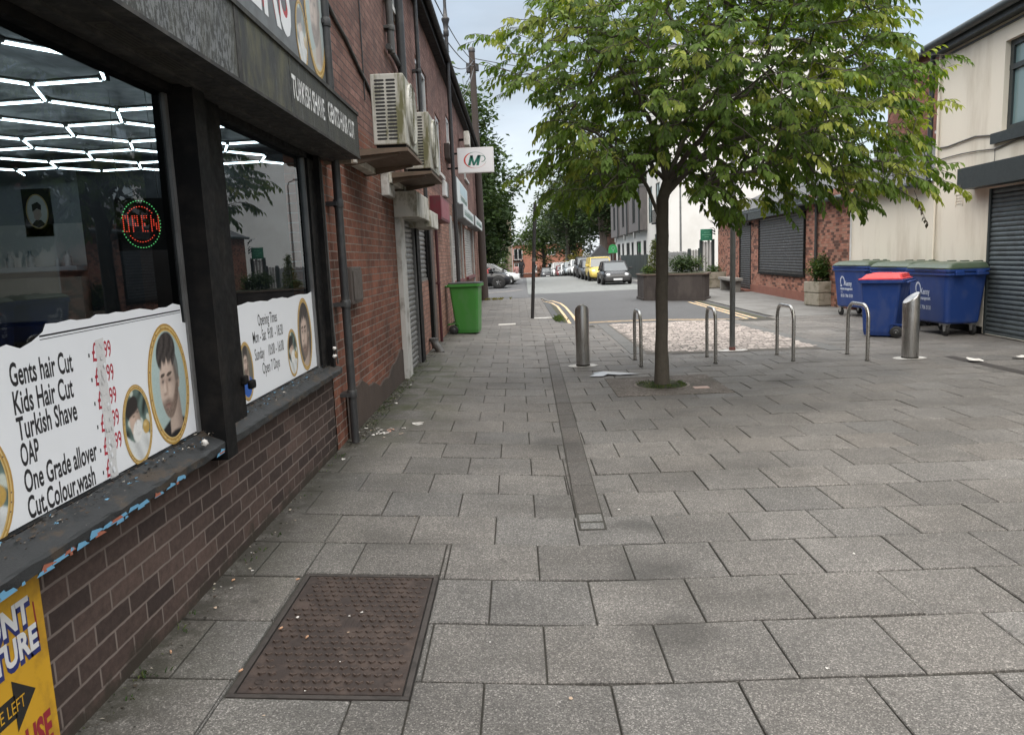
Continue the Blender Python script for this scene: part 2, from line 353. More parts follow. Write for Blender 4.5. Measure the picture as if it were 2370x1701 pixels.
# paving slabs, each a chamfered block with its own tone, over a dark bed
def slabmat():
    mt, t, b, o = newmat('concrete_slab'); v = ncoord(t)
    at = t.nodes.new('ShaderNodeAttribute'); at.attribute_name = 'Col'
    c = at.outputs['Color']
    # exposed aggregate: two sizes of light and dark grains
    vo = t.nodes.new('ShaderNodeTexVoronoi'); vo.inputs['Scale'].default_value = 215; t.links.new(v, vo.inputs['Vector'])
    sv = t.nodes.new('ShaderNodeSeparateXYZ'); t.links.new(vo.outputs['Color'], sv.inputs[0])
    g = nramp(t, sv.outputs[0], [(0, .42), (.35, .74), (.7, 1.06), (.9, 1.6), (1, 2.7)])
    c = nmix(t, .85, c, g, 'MULTIPLY')
    c = nmix(t, 1, c, nramp(t, nnoise(t, v, 75, 4, .8), [(.3, .68), (.7, 1.3)]), 'MULTIPLY')
    c = nmix(t, 1, c, nramp(t, nnoise(t, v, 6, 7, .7), [(.3, .84), (.7, 1.14)]), 'MULTIPLY')
    c = nmix(t, 1, c, nramp(t, nnoise(t, v, .9, 6, .6), [(.3, .72), (.7, 1.16)]), 'MULTIPLY')
    c = nmix(t, nramp(t, nnoise(t, ncoord(t, 'Object', (.55, 1, 1)), 1.7, 8, .72), [(.52, 0), (.70, .55)]), c, (.05, .046, .04))
    c = nmix(t, nramp(t, nnoise(t, v, 21, 2, .5), [(.70, 0), (.73, .5)]), c, (.045, .042, .038))
    gv = t.nodes.new('ShaderNodeTexVoronoi'); gv.inputs['Scale'].default_value = 3.4; t.links.new(v, gv.inputs['Vector'])
    gs = t.nodes.new('ShaderNodeSeparateXYZ'); t.links.new(gv.outputs['Color'], gs.inputs[0])
    gr = nmath(t, 'MULTIPLY', nramp(t, gs.outputs[1], [(.5, 0), (1, 1)]), .075)
    gm = nmath(t, 'MULTIPLY', nmath(t, 'LESS_THAN', gv.outputs['Distance'], gr), .6)
    c = nmix(t, gm, c, nmix(t, nramp(t, gs.outputs[2], [(.75, 0), (.8, 1)], 'CONSTANT'), (.035, .033, .031), (.20, .195, .185)))
    # grime blotches worn into the walking line beside the channel, each with its own ragged outline
    wv = t.nodes.new('ShaderNodeVectorMath'); wv.operation = 'MULTIPLY_ADD'
    nn = t.nodes.new('ShaderNodeTexNoise'); nn.inputs['Scale'].default_value = 2.6; nn.inputs['Detail'].default_value = 6; t.links.new(v, nn.inputs['Vector'])
    t.links.new(nn.outputs['Color'], wv.inputs[0]); wv.inputs[1].default_value = (.55, .55, 0); t.links.new(v, wv.inputs[2])
    tot = None
    for (x, y, r, a) in ((.59, 3.0, .30, .62), (.62, 3.62, .26, .6), (.66, 4.2, .22, .5), (.3, 6.2, .34, .5), (-.75, 7.0, .55, .3), (2.6, 7.6, .8, .3), (3.2, 8.9, .35, .5), (1.6, 5.4, .7, .22), (5.9, 9.9, .5, .35), (4.3, 10.6, .5, .3), (-.9, 12.5, .6, .3)):
        ds = t.nodes.new('ShaderNodeVectorMath'); ds.operation = 'DISTANCE'; t.links.new(wv.outputs[0], ds.inputs[0]); ds.inputs[1].default_value = (x+.27, y+.27, gz(x, y))
        q = nramp(t, nmath(t, 'DIVIDE', ds.outputs['Value'], r*2), [(.12, a), (.5, 0)], 'EASE')
        tot = q if tot is None else nmath(t, 'MAXIMUM', tot, q)
    c = nmix(t, tot, c, (.035, .033, .03))
    # algae along the foot of the left wall
    sp = t.nodes.new('ShaderNodeSeparateXYZ'); t.links.new(v, sp.inputs[0])
    nx = t.nodes.new('ShaderNodeMapRange'); t.links.new(sp.outputs[0], nx.inputs[0]); nx.inputs[1].default_value = -.45; nx.inputs[2].default_value = -1.2; nx.inputs[3].default_value = 0; nx.inputs[4].default_value = 1
    ny = nramp(t, nmath(t, 'DIVIDE', sp.outputs[1], 20), [(.29, .12), (.38, 1), (.55, .9), (.62, .25), (.8, .1)])
    ed = t.nodes.new('ShaderNodeMapRange'); t.links.new(sp.outputs[0], ed.inputs[0]); ed.inputs[1].default_value = -1.12; ed.inputs[2].default_value = -1.46; ed.inputs[3].default_value = 0; ed.inputs[4].default_value = .95
    c = nmix(t, nmath(t, 'MULTIPLY', ed.outputs[0], nramp(t, nnoise(t, v, 6, 8, .75), [(.34, 0), (.54, 1)])), c, (.028, .025, .019))
    mo = nramp(t, nnoise(t, v, 3.2, 7, .7), [(.38, 0), (.6, 1)])
    c = nmix(t, nmath(t, 'MULTIPLY', nmath(t, 'MULTIPLY', nx.outputs[0], ny), nmath(t, 'MULTIPLY', mo, 1.0)), c, (.044, .048, .020))
    t.links.new(c, b.inputs['Base Color'])
    t.links.new(nramp(t, nnoise(t, v, 3, 5), [(.3, .62), (.7, .85)]), b.inputs['Roughness'])
    nbump(t, b, nnoise(t, v, 110, 5, .7), .004, .55); return mt
SLAB = slabmat()
bed = mat('joint_grime', (.035, .033, .027), .95, .4, 9)
def clip(poly, a, b, c):
    """keep the part of a polygon where a*x + b*y <= c"""
    o = []
    for i in range(len(poly)):
        p, q = poly[i], poly[(i+1) % len(poly)]; dp, dq = a*p[0]+b*p[1]-c, a*q[0]+b*q[1]-c
        if dp <= 0: o.append(p)
        if dp*dq < 0: t = dp/(dp-dq); o.append((p[0]+(q[0]-p[0])*t, p[1]+(q[1]-p[1])*t))
    return o
def inset(poly, d):
    n = len(poly); cx = sum(p[0] for p in poly)/n; cy = sum(p[1] for p in poly)/n; o = []
    for i in range(n):
        p0, p1, p2 = Vector(poly[i-1]), Vector(poly[i]), Vector(poly[(i+1) % n])
        e1, e2 = (p1-p0).normalized(), (p2-p1).normalized()
        n1, n2 = Vector((-e1.y, e1.x)), Vector((-e2.y, e2.x)); k = n1+n2; den = 1+n1.dot(n2)
        o.append(tuple(p1+k*(d/max(.25, den))))
    return o
def slab(mb, poly, col, top=0, gap=.0055, cham=.005, h=.03, zf=gz):
    if len(poly) < 3: return
    ar = sum(poly[i][0]*poly[(i+1) % len(poly)][1]-poly[(i+1) % len(poly)][0]*poly[i][1] for i in range(len(poly)))/2
    if ar < .004: return
    a = inset(poly, gap); b = inset(poly, gap+cham); n = len(a)
    tx, ty, tz = random.gauss(0, .0016), random.gauss(0, .0016), random.gauss(0, .0012)
    cx, cy = sum(p[0] for p in poly)/n, sum(p[1] for p in poly)/n
    z = lambda p, d: zf(*p)+top+d+tz+tx*(p[0]-cx)*3+ty*(p[1]-cy)*3
    vs = [(*p, z(p, -h)) for p in a]+[(*p, z(p, -cham)) for p in a]+[(*p, z(p, 0)) for p in b]
    fs = [(2*n+i for i in range(n))]; fs = [tuple(f) for f in fs]
    for l in (0, 1): fs += [(l*n+i, l*n+(i+1) % n, (l+1)*n+(i+1) % n, (l+1)*n+i) for i in range(n)]
    mb.add(vs, fs); mb.cols += [(*col, 1)]*len(vs)
def tone(base=(.129, .122, .114)):
    k = random.gauss(1, .07); w = random.gauss(.008, .008); return (base[0]*k*(1+w), base[1]*k, base[2]*k*(1-w))
KERB_L = lambda y: 1.0 + (.0 if y < 22 else .02*(y-22))
mb = MB(); mb.cols = []
PW, PH = .476, .4535
row = -5
while True:
    y0 = 2.6+row*PH; y1 = y0+PH
    if y0 > 30: break
    ph = .057 if row % 2 == 0 else .057+PW/2
    i = -4
    while True:
        x0 = ph+(i)*PW-.238*0; x1 = x0+PW; i += 1
        if x0 > 8.8: break
        q = [(x0, y0+.0042), (x1, y0+.0042), (x1, y1-.0042), (x0, y1-.0042)]
        q = clip(q, -1, 0, 1.56)
        q = clip(q, 0, 1, 30.1)
        cx, cy = (x0+x1)/2, (y0+y1)/2
        if cy > 16.6:
            if cx < 1.5: q = clip(q, 1, 0, .93 if cy > 18.3 else 1.6)
            elif cx < 5.3: q = clip(q, 0, 1, 17.35)
            if cx >= 1.2 and cx < 5.9 and cy > 17.6: continue
            if cx >= 5.0: q = clip(q, -1, 0, -5.85)
        q = clip(q, 0, -1, -.2)
        # the plaza is split along the V of the channel
        parts = [clip(q, 1, 0, .31), clip(q, -1, 0, -.31)] if x0 < .31 < x1 and cy < 19 else [q]
        if cx > 5.9 and cy > 17.4: continue
        if len(parts) == 2 and not (4.2 < cy < 5.6):
            parts = [q]
        c = tone()
        MX0, MX1, MY0, MY1 = -1.122, -.445, 2.478, 3.552
        np_ = []
        for pq in parts:
            if pq and max(p[0] for p in pq) > MX0 and min(p[0] for p in pq) < MX1 and max(p[1] for p in pq) > MY0 and min(p[1] for p in pq) < MY1:
                mid = clip(clip(pq, -1, 0, -MX0), 1, 0, MX1)
                np_ += [clip(pq, 1, 0, MX0), clip(pq, -1, 0, -MX1), clip(mid, 0, 1, MY0), clip(mid, 0, -1, -MY1)]
            else: np_.append(pq)
        parts = np_
        for pq in parts: slab(mb, pq, c, gap=.0034, cham=.004)
    row += 1
tag(mb.build('pavement', SLAB), kind='structure')
# bed under the joints
mb = MB()
def bedquad(x0, x1, y0, y1, dz=-.012, n=8):
    xs = sorted({x0, x1, *[v for v in (.31,) if x0 < v < x1]}); ys = fr_(y0, y1, 1.0)
    mb.add([(x, y, gz(x, y)+dz) for y in ys for x in xs], [(j*len(xs)+i, j*len(xs)+i+1, (j+1)*len(xs)+i+1, (j+1)*len(xs)+i) for j in range(len(ys)-1) for i in range(len(xs)-1)])
bedquad(-1.6, 9, -2, 17.4); bedquad(-1.6, .95, 17.4, 30.1); bedquad(5.85, 9, 17.4, 17.42)
tag(mb.build('pavement_bed', bed), kind='structure')
# smooth concrete footway in front of the brick shops, with its kerb
conc = mat('footway_concrete', (.15, .148, .143), .85, .16, 1.2, bump=.4, bs=70, dirt=(.08, .078, .07), dirt_amt=.6, ds=1.5)
mb = MB(); P = [(6.05, 17.42), (9.6, 17.42), (9.9, 46), (7.0, 46), (6.35, 27), (6.2, 24.5)]
mb.prism(P, lambda a, b, h: (a, b, -.1+h), .103)
tag(mb.build('footway', conc), kind='structure')
kerbm = mat('kerb_stone', (.15, .146, .138), .85, .2, 3, bump=.4)
def kerb(path, w, z0, z1, name='kerb'):
    """row of kerb stones along a path"""
    mb = MB(); mb.cols = []
    for (a, b) in zip(path[:-1], path[1:]):
        a, b = Vector(a), Vector(b); n = max(1, round((b-a).length/.9)); d = (b-a)/n; nn = Vector((-d.y, d.x)).normalized()*w
        for k in range(n):
            p, q = a+d*k, a+d*(k+1); slab(mb, [tuple(p), tuple(q), tuple(q+nn), tuple(p+nn)], tone((.15, .147, .14)), top=z1, h=z1-z0, gap=.004, cham=.012, zf=lambda x, y: gz(5, y))
    return tag(mb.build(name, SLAB), kind='structure')
kerb([(5.9, 17.55), (6.03, 24.6), (6.2, 27), (6.85, 46)], -.15, -.1, .012)
kerb([(.95, 18.0), (.98, 24), (1.0, 27.1)], -.16, -.1, .004)
kerb([(1.16, 18.0), (1.8, 17.95), (3.4, 17.95), (5.0, 17.32), (5.6, 17.2)], -.14, -.1, .0)
kerb([(-1.55, 38.6), (-.14, 40.7)], -.14, -.1, .06)
kerb([(-1.55, 30.12), (.9, 30.12), (1.12, 27.2)], .14, -.1, .0)
# dirt and moss in the gutters
gut = mat('gutter_dirt', (.045, .042, .03), .95, .5, 6, bump=.8, bs=40, dirt=(.06, .075, .025), dirt_amt=.8, ds=5)
mb = MB()
for pts, dz in (([(1.14, 18.25), (1.22, 18.25), (1.27, 21), (1.25, 24.5), (1.14, 26.5)], -.026), ([(5.72, 17.45), (5.9, 17.6), (6.03, 24.6), (5.88, 24.6)], -.026)):
    mb.add([(x, y, dz) for x, y in pts], [tuple(range(len(pts)))])
tag(mb.build('gutter_dirt', gut), kind='structure')
# double yellow lines
yel = mat('road_paint_yellow', (.66, .48, .28), .7, .15, 3, dirt=(.22, .17, .11), dirt_amt=.7, ds=11)
def stripe(mb, pts, w, dz=-.027):
    pts = [Vector(p) for p in pts]; vs = []
    for i, p in enumerate(pts):
        d = (pts[min(i+1, len(pts)-1)]-pts[max(0, i-1)]).normalized(); nn = Vector((-d.y, d.x))*w/2
        vs += [(*(p+nn), gz(5, p.y)+dz), (*(p-nn), gz(5, p.y)+dz)]
    mb.add(vs, [(2*i, 2*i+1, 2*i+3, 2*i+2) for i in range(len(pts)-1)])
mb = MB()
stripe(mb, [(.75, 28.3), (1.05, 27.6), (1.24, 26.6), (1.33, 24.8), (1.31, 21.3), (1.27, 18.15)], .075)
stripe(mb, [(.95, 28.9), (1.32, 27.9), (1.52, 26.2), (1.56, 24.2), (1.53, 21.2), (1.47, 18.12)], .075)
stripe(mb, [(1.5, 18.13), (2.5, 18.2), (3.4, 18.13), (4.9, 17.53), (5.55, 17.34)], .07); stripe(mb, [(1.6, 18.33), (2.5, 18.4), (3.45, 18.33), (4.9, 17.73), (5.45, 17.55)], .06)
stripe(mb, [(5.42, 17.4), (5.5, 20.5), (5.58, 24.3)], .075); stripe(mb, [(5.62, 17.45), (5.68, 20.5), (5.77, 24.2)], .075)
tag(mb.build('road_marking', yel), kind='structure')
pink = mat('worn_paint', (.42, .36, .31), .8, .2, 3, dirt=(.15, .14, .13), dirt_amt=.8, ds=3)
mb = MB(); stripe(mb, [(-1.5, 36.6), (-.6, 37.4), (.3, 38.8)], .14, -.021)
tag(mb.build('road_marking', pink), kind='structure')
# the central channel of dark slabs and its broken head
chan = mat('channel_slab', (.115, .103, .092), .85, .28, 5, bump=.5, bs=70, dirt=(.05, .046, .04), dirt_amt=.75, ds=3)
mb = MB(); y = 4.47; xl = lambda y: .31+.0178*(y-4.2)
while y < 14.3:
    y2 = min(14.35, y+random.choice((.58, .6, .62))); mb.cols = mb.cols or []
    slab(mb, [(xl(y), y), (xl(y)+.165, y), (xl(y2)+.165, y2), (xl(y2), y2)], tone((.088, .080, .073)), top=.010, gap=.004, h=.02, zf=lambda x, y: gz(.33, y)); y = y2
slab(mb, [(.315, 4.2), (.47, 4.19), (.475, 4.31), (.318, 4.31)], tone((.15, .148, .142)), top=.0095, h=.02, zf=lambda x, y: 0)
slab(mb, [(.318, 4.32), (.475, 4.32), (.478, 4.46), (.32, 4.46)], tone((.15, .148, .142)), top=.0095, h=.02, zf=lambda x, y: 0)
tag(mb.build('drain_channel', SLAB), kind='structure')
mb = MB(); mb.add([(x, y, .0065) for x, y in ((.309, 4.185), (.476, 4.185), (.657, 14.37), (.491, 14.37))], [(0, 1, 2, 3)])
tag(mb.build('channel_bed', bed), kind='structure')
# granite setts at the dropped crossing, framed by smooth bands
settm = mat('granite_sett', (.36, .32, .29), .8, .3, 6, bump=.6, bs=50)
SET = newmat('setts'); mt, t, b, o = SET; v = ncoord(t); at = t.nodes.new('ShaderNodeAttribute'); at.attribute_name = 'Col'
c = nmix(t, 1, at.outputs['Color'], nramp(t, nnoise(t, v, 45, 5, .7), [(.3, .7), (.7, 1.25)]), 'MULTIPLY'); t.links.new(c, b.inputs['Base Color']); b.inputs['Roughness'].default_value = .75
nbump(t, b, nnoise(t, v, 60, 4), .006, .7); SETT = mt
mb = MB(); mb.cols = []
x = 2.09
QL = lambda y: 2.1-.004*(y-12.3)
y = 11.9; r = 0
while y < 17.15:
    x = 2.08+(.075 if r % 2 else 0); d = .098
    while x < 4.72:
        w = random.uniform(.10, .15)
        q = [(x, y), (x+w, y), (x+w, y+d), (x, y+d)]
        lim = 4.78-.02*(y-11.9)
        if x+w < lim+.1 and y > 12.0-.14*(x-2): 
            k = random.gauss(1, .24); slab(mb, q, (.30*k, .262*k, .24*k), top=.009+random.gauss(0, .002), gap=.006, cham=.009, h=.03, zf=lambda x, y: 0)
        x += w
    y += d; r += 1
tag(mb.build('granite_setts', SETT), kind='structure')
mb = MB(); mb.add([(x, y, .0045) for x, y in ((2.03, 11.75), (4.8, 11.6), (4.72, 17.15), (2.03, 17.25))], [(0, 1, 2, 3)])
tag(mb.build('setts_bed', mat('setts_bed', (.085, .077, .068), .95, .3, 8)), kind='structure')
band = mat('band_concrete', (.105, .105, .102), .8, .2, 2.5, bump=.3, dirt=(.07, .068, .06), ds=3)
mb = MB()
for P in ([(1.8, 11.9), (2.04, 11.9), (2.05, 17.3), (1.84, 17.3)], [(4.78, 11.4), (5.05, 11.4), (4.95, 17.0), (4.72, 17.0)]): mb.prism(P, lambda a, b, h: (a, b, h), .0055)
tag(mb.build('paving_band', band), kind='structure')
# tree pit: resin bound gravel with a ring of moss round the trunk
grav = newmat('pit_gravel'); mt, t, b, o = grav; v = ncoord(t)
vo = t.nodes.new('ShaderNodeTexVoronoi'); vo.inputs['Scale'].default_value = 95; t.links.new(v, vo.inputs['Vector'])
sv = t.nodes.new('ShaderNodeSeparateXYZ'); t.links.new(vo.outputs['Color'], sv.inputs[0])
c = nramp(t, sv.outputs[0], [(0, (.06, .05, .043)), (.4, (.125, .108, .098)), (.75, (.18, .155, .14)), (1, (.30, .28, .26))])
c = nmix(t, nramp(t, nnoise(t, v, 2, 6), [(.4, 0), (.65, .6)]), c, (.06, .055, .045)); t.links.new(c, b.inputs['Base Color']); b.inputs['Roughness'].default_value = .9
nbump(t, b, vo.outputs['Distance'], .01, .8)
mb = MB(); poly = [(1.12, 8.3), (2.42, 8.3), (2.42, 9.6), (1.12, 9.6)]
cir = ell(1.72, 8.93, .33, .33, 40)
mb.prism([(1.1, 8.3), (2.42, 8.3), (2.42, 9.6), (1.1, 9.6)], lambda a, b, h: (a, b, h), .0055)
tag(mb.build('tree_pit', mt), kind='structure')
soil = mat('mossy_soil', (.025, .024, .012), .98, .5, 14, bump=1, bs=40, dirt=(.05, .065, .018), dirt_amt=.9, ds=9)
mb = MB()
mb.add([(a, b, .0085+.012*random.random()) for a, b in ell(1.72, 8.93, .3, .3, 40)]+[(1.72, 8.93, .03)], [(k, (k+1) % 40, 40) for k in range(40)])
tag(mb.build('tree_pit_soil', soil), kind='structure')
mb = MB(); ring(mb, lambda a, b: (a, b, .012), 1.72, 8.93, .335, .335, .03, .03)
tag(mb.build('tree_pit_edge', mat('pit_edge', (.2, .17, .15), .8, .2, 9)), kind='structure')
# slot drain on the right and a pale inspection plate
mb = MB()
mb.add([(x, y, .0035) for x, y in ((5.93, 10.35), (6.08, 10.35), (6.16, 5), (5.98, 5))], [(0, 1, 2, 3)])
tag(mb.build('slot_drain', mat('wet_slot', (.035, .03, .027), .7, .4, 5)), kind='structure')
for loc, (w, d), lb in (((-.27, 18.15), (.42, .42), 'pale rectangular access plate in the paving left of the black pole'),):
    o = MB().box(-w/2, w/2, -d/2, d/2, 0, .006, c=.002).build('access_plate', mat('pale_plate', (.42, .4, .37), .7, .1, 6), loc=(loc[0], loc[1], gz(*loc)+.003)); tag(o, lb, 'access plate')
o = MB().box(-.09, .09, -.06, .06, 0, .006, c=.002).build('access_plate', mat('pink_plate', (.42, .3, .26), .7, .15, 9), loc=(2.13, 8.66, .0055)); tag(o, 'small pinkish plate set in the gravel beside the tree trunk', 'access plate')

# ================================================================== left terrace with the barber shop
LX = -1.52
FL = Frame((LX, 0, 0), (0, 1, 0))                       # a = world y, h = towards the street (+x)
br_red = brick('brick_red', (.165, .066, .043), (.30, .118, .076), (.27, .235, .205), cl=.5, soot=(.06, .042, .035))
br_old = brick('brick_upper', (.16, .078, .062), (.27, .145, .115), (.07, .06, .055), cl=.45, soot=(.075, .05, .045))
br_dark = brick('brick_painted', (.042, .029, .026), (.098, .066, .056), (.18, .145, .128), bw=.232, bh=.0795, mw=.012, cl=.35, moss=(.036, .029, .022))
br_orange = brick('brick_orange', (.23, .115, .08), (.36, .20, .15), (.12, .10, .09), cl=.3)
black_wood = mat('black_paint', (.007, .007, .0075), .62, .35, 5, bump=.25, bs=35, spec=.14, dirt=(.024, .021, .019), dirt_amt=.5, ds=6)
grey_metal = mat('dull_steel', (.17, .17, .17), .5, .25, 5, metal=.3, dirt=(.08, .075, .07))
pale_render = mat('white_render', (.56, .55, .53), .85, .15, 3, bump=.4, bs=40, dirt=(.2, .18, .15), dirt_amt=.7, ds=3.5)
mossy_white = mat('mossy_white', (.60, .58, .53), .8, .2, 4, bump=.4, dirt=(.15, .14, .075), dirt_amt=.8, ds=6, stretch=(1, 1, .45))
shutter_m = mat('shutter_steel', (.20, .20, .195), .42, .25, 4, metal=.55, dirt=(.07, .06, .05), dirt_amt=.7, ds=5, stretch=(.4, .4, 2.2))
shutter_w = mat('shutter_pale', (.36, .35, .33), .5, .2, 4, metal=.2, dirt=(.15, .14, .13), dirt_amt=.6)
maroon = mat('maroon_paint', (.11, .010, .020), .5, .2, 4, dirt=(.06, .03, .03), ds=7)
slate = mat('slate', (.055, .057, .062), .7, .3, 7, bump=.5, bs=20)
white_up = mat('white_upvc', (.62, .63, .63), .4, .1, 4, dirt=(.4, .39, .36))
darkglass = mat('window_glass_dark', (.012, .014, .016), .06, .3, 1)
gl, t, b, o = newmat('shop_glass'); t.nodes.remove(b)
fr = t.nodes.new('ShaderNodeFresnel'); fr.inputs[0].default_value = 1.5
tr = t.nodes.new('ShaderNodeBsdfTransparent'); tr.inputs[0].default_value = (.55, .59, .61, 1); gs = t.nodes.new('ShaderNodeBsdfGlossy'); gs.inputs[1].default_value = .0
gs.inputs[0].default_value = (.85, .9, .95, 1)
ms = t.nodes.new('ShaderNodeMixShader'); t.links.new(nmath(t, 'MULTIPLY', fr.outputs[0], .9), ms.inputs[0]); t.links.new(tr.outputs[0], ms.inputs[1]); t.links.new(gs.outputs[0], ms.inputs[2]); t.links.new(ms.outputs[0], o.inputs[0])

T = thing('brick_terrace', 'long two storey red brick terrace with the barber shop at its near end', 'building', (LX, 12, 0))
YB, YE = -5.0, 31.0
up_holes = [(9.75, 11.0, 4.92, 5.75), (12.75, 14.35, 4.15, 4.98), (15.6, 16.6, 3.42, 4.6), (18.2, 19.3, 4.4, 5.05), (24.1, 25.7, 4.2, 5.05)]
mb = MB(); wall(mb, FL, YB, YE, 2.95, 6.0, up_holes, .1, 4.0); mb.build('wall', br_old, T, world=True)
mb = MB()
wall(mb, FL, 5.92, 9.6, -.05, 2.95, [], .1, .25)
wall(mb, FL, YB, 5.92, 2.45, 2.95, [], .1, .25)
mb.build('wall', br_red, T, world=True)
low = [(10.05, 11.15, .03, 2.2), (11.85, 12.9, 1.29, 2.21), (18.05, 21.2, 1.1, 2.6), (21.5, 22.5, .05, 2.6), (22.84, 26.74, 1.1, 2.6), (27.2, 28.4, .05, 2.5)]
mb = MB(); wall(mb, FL, 9.6, YE, -.05, 2.95, low, .12, .3); mb.build('wall', br_orange, T, world=True)
mb = MB(); wall(mb, FL, YB, 5.95, -.05, .74, [], .1, .25); mb.build('stall_riser', br_dark, T, world=True)
mb = MB()
# inside of the terrace above the shop, so that no light leaks in
mb.box(-8, LX-.3, YB, YE, 2.95, 3.05); mb.build('upper_floor', mat('plaster', (.2, .2, .2), .9), T, world=True)
mb = MB()
mb.add([(LX+.22, YB, 5.93), (LX+.22, YE, 5.93), (LX-4.5, YE, 8.4), (LX-4.5, YB, 8.4), (LX-9, YE, 5.93), (LX-9, YB, 5.93)], [(0, 1, 2, 3), (3, 2, 4, 5)])
mb.build('roof', slate, T, world=True)
mb = MB(); mb.add([(LX, YE, 5.9), (LX-9, YE, 5.9), (LX-4.5, YE, 8.4)], [(0, 1, 2)], [[(0, 5.9), (9, 5.9), (4.5, 8.4)]]); mb.add([(LX, YE, 0), (LX-9, YE, 0), (LX-9, YE, 6), (LX, YE, 6)], [(0, 1, 2, 3)], [[(0, 0), (9, 0), (9, 6), (0, 6)]]); mb.build('gable', br_old, T, world=True)
mb = MB(); fbox(mb, FL, YB, YE+.05, 5.78, 6.0, 0, .16); mb.tube([(LX+.22, YB, 5.92), (LX+.22, YE+.1, 5.92)], .065, 10); mb.build('gutter', black_wood, T, world=True)
def upvc(fr, h, parent, fw=.07, depth=.09, m=None, mull=True, glass=None, sill=True, world=True):
    b0, b1, z0, z1 = h; mb = MB()
    for q in ((b0, b1, z0, z0+fw), (b0, b1, z1-fw, z1), (b0, b0+fw, z0+fw, z1-fw), (b1-fw, b1, z0+fw, z1-fw)): fbox(mb, fr, *q, -depth, -depth+.06)
    if mull: c = (b0+b1)/2; fbox(mb, fr, c-fw/2, c+fw/2, z0+fw, z1-fw, -depth, -depth+.055)
    w = mb.build('window', m or white_up, parent, world=world)
    g = MB(); fbox(g, fr, b0+fw*.5, b1-fw*.5, z0+fw*.5, z1-fw*.5, -depth+.01, -depth+.025)
    gg = g.build('pane', glass or darkglass, w, loc=(0, 0, 0)); gg.data.transform(Matrix.Translation(-Vector(parent.location)))
    if sill:
        s_ = MB(); fbox(s_, fr, b0-.04, b1+.04, z0-.07, z0-.002, -depth, .06); s2 = s_.build('sill', pale_render, w); s2.data.transform(Matrix.Translation(-Vector(parent.location)))
    return w
for h in up_holes: upvc(FL, h, T)
def child(mb, name, m, par, root):
    """a sub-part of a part whose root sits at root.location"""
    o = mb.build(name, m, par); o.data.transform(Matrix.Translation(-Vector(root.location))); return o
def rshutter(fr, h, parent, m, depth=.06, pitch=.075, frame=None, name='roller_shutter', bow=.014):
    b0, b1, z0, z1 = h; mb = MB(); z = z0+.05
    fbox(mb, fr, b0+.03, b1-.03, z0, z0+.05, -depth, -depth+.03)
    prof = [(0, 0), (.12, .5), (.35, 1), (.65, 1), (.88, .5), (1, 0)]
    while z < z1-.01:
        for (p, q) in zip(prof[:-1], prof[1:]):
            za, zb = z+p[0]*pitch, min(z1, z+q[0]*pitch)
            mb.add([fr.p(b0+.03, za, -depth+p[1]*bow), fr.p(b1-.03, za, -depth+p[1]*bow), fr.p(b1-.03, zb, -depth+q[1]*bow), fr.p(b0+.03, zb, -depth+q[1]*bow)], [(0, 1, 2, 3)])
        z += pitch
    o = mb.build(name, m, parent, world=True)
    if frame:
        for q in ((b0, b0+.05), (b1-.05, b1)): child(fbox(MB(), fr, *q, z0, z1, -depth-.01, -depth+.045), 'guide_rail', frame, o, parent)
    return o
rshutter(FL, low[0], T, shutter_m, frame=grey_metal, depth=.005); rshutter(FL, low[1], T, shutter_m, frame=black_wood, depth=.03)
rshutter(FL, low[2], T, shutter_w, frame=shutter_w); rshutter(FL, low[4], T, shutter_w, frame=shutter_w)
for h in (low[3], low[5]):
    mb = MB(); fbox(mb, FL, h[0], h[1], h[2], h[3], -.12, -.07); fbox(mb, FL, h[0]+.1, h[1]-.1, h[2]+.2, h[3]-.9, -.07, -.055); d = mb.build('door', mat('door_grey', (.09, .085, .082), .5, .2), T, world=True)
    g = MB().tube([FL.p(h[0]+.14, 1.0, -.05), FL.p(h[0]+.14, 1.0, 0), FL.p(h[0]+.26, 1.0, 0)], .012, 8); child(g, 'handle', grey_metal, d, T)
# render plinth, white pier and concrete lintels, posts
plm = mat('dark_render', (.072, .050, .040), .95, .4, 2.5, bump=.7, bs=25, dirt=(.04, .034, .028), ds=2)
mb = MB(); N_ = 40
top = [.40+.10*math.sin(k*.17+.9)+.02*math.sin(k*.9)+.015*random.random() for k in range(N_+1)]
ys = [6.32+(9.58-6.32)*k/N_ for k in range(N_+1)]
mb.add([(LX+.014, y, -.05) for y in ys]+[(LX+.014, y, tz) for y, tz in zip(ys, top)]+[(LX, y, tz+.01) for y, tz in zip(ys, top)], [(k, k+1, N_+2+k, N_+1+k) for k in range(N_)]+[(N_+1+k, N_+2+k, 2*N_+3+k, 2*N_+2+k) for k in range(N_)])
mb.build('render_plinth', plm, T, world=True)
mb = MB(); mb.box(LX, -1.455, 9.62, 10.02, -.05, 2.2, c=.006); mb.build('pier', pale_render, T, world=True)
mb = MB(); mb.box(LX, -1.22, 9.6, 10.9, 2.18, 2.5, c=.012); mb.build('lintel', mossy_white, T, world=True)
mb = MB(); mb.box(LX, -1.2, 10.91, 11.95, 2.1, 2.34, c=.012); mb.build('lintel', mossy_white, T, world=True)
MB().box(LX, -1.455, 11.17, 11.5, -.05, 2.1, c=.006).build('door_post', black_wood, T, world=True); MB().box(LX, -1.46, 12.92, 13.12, -.05, 2.25, c=.006).build('door_post', black_wood, T, world=True)
mb = MB(); fbox(mb, FL, 13.4, 13.75, -.05, 2.2, 0, .03); mb.build('door_post', mat('post_brown', (.085, .062, .052), .7, .3), T, world=True)
for q in ((17.55, 18.0), (21.22, 21.48), (26.8, 27.15)): fbox(MB(), FL, *q, -.05, 2.65, 0, .04).build('jamb', shutter_w, T, world=True)
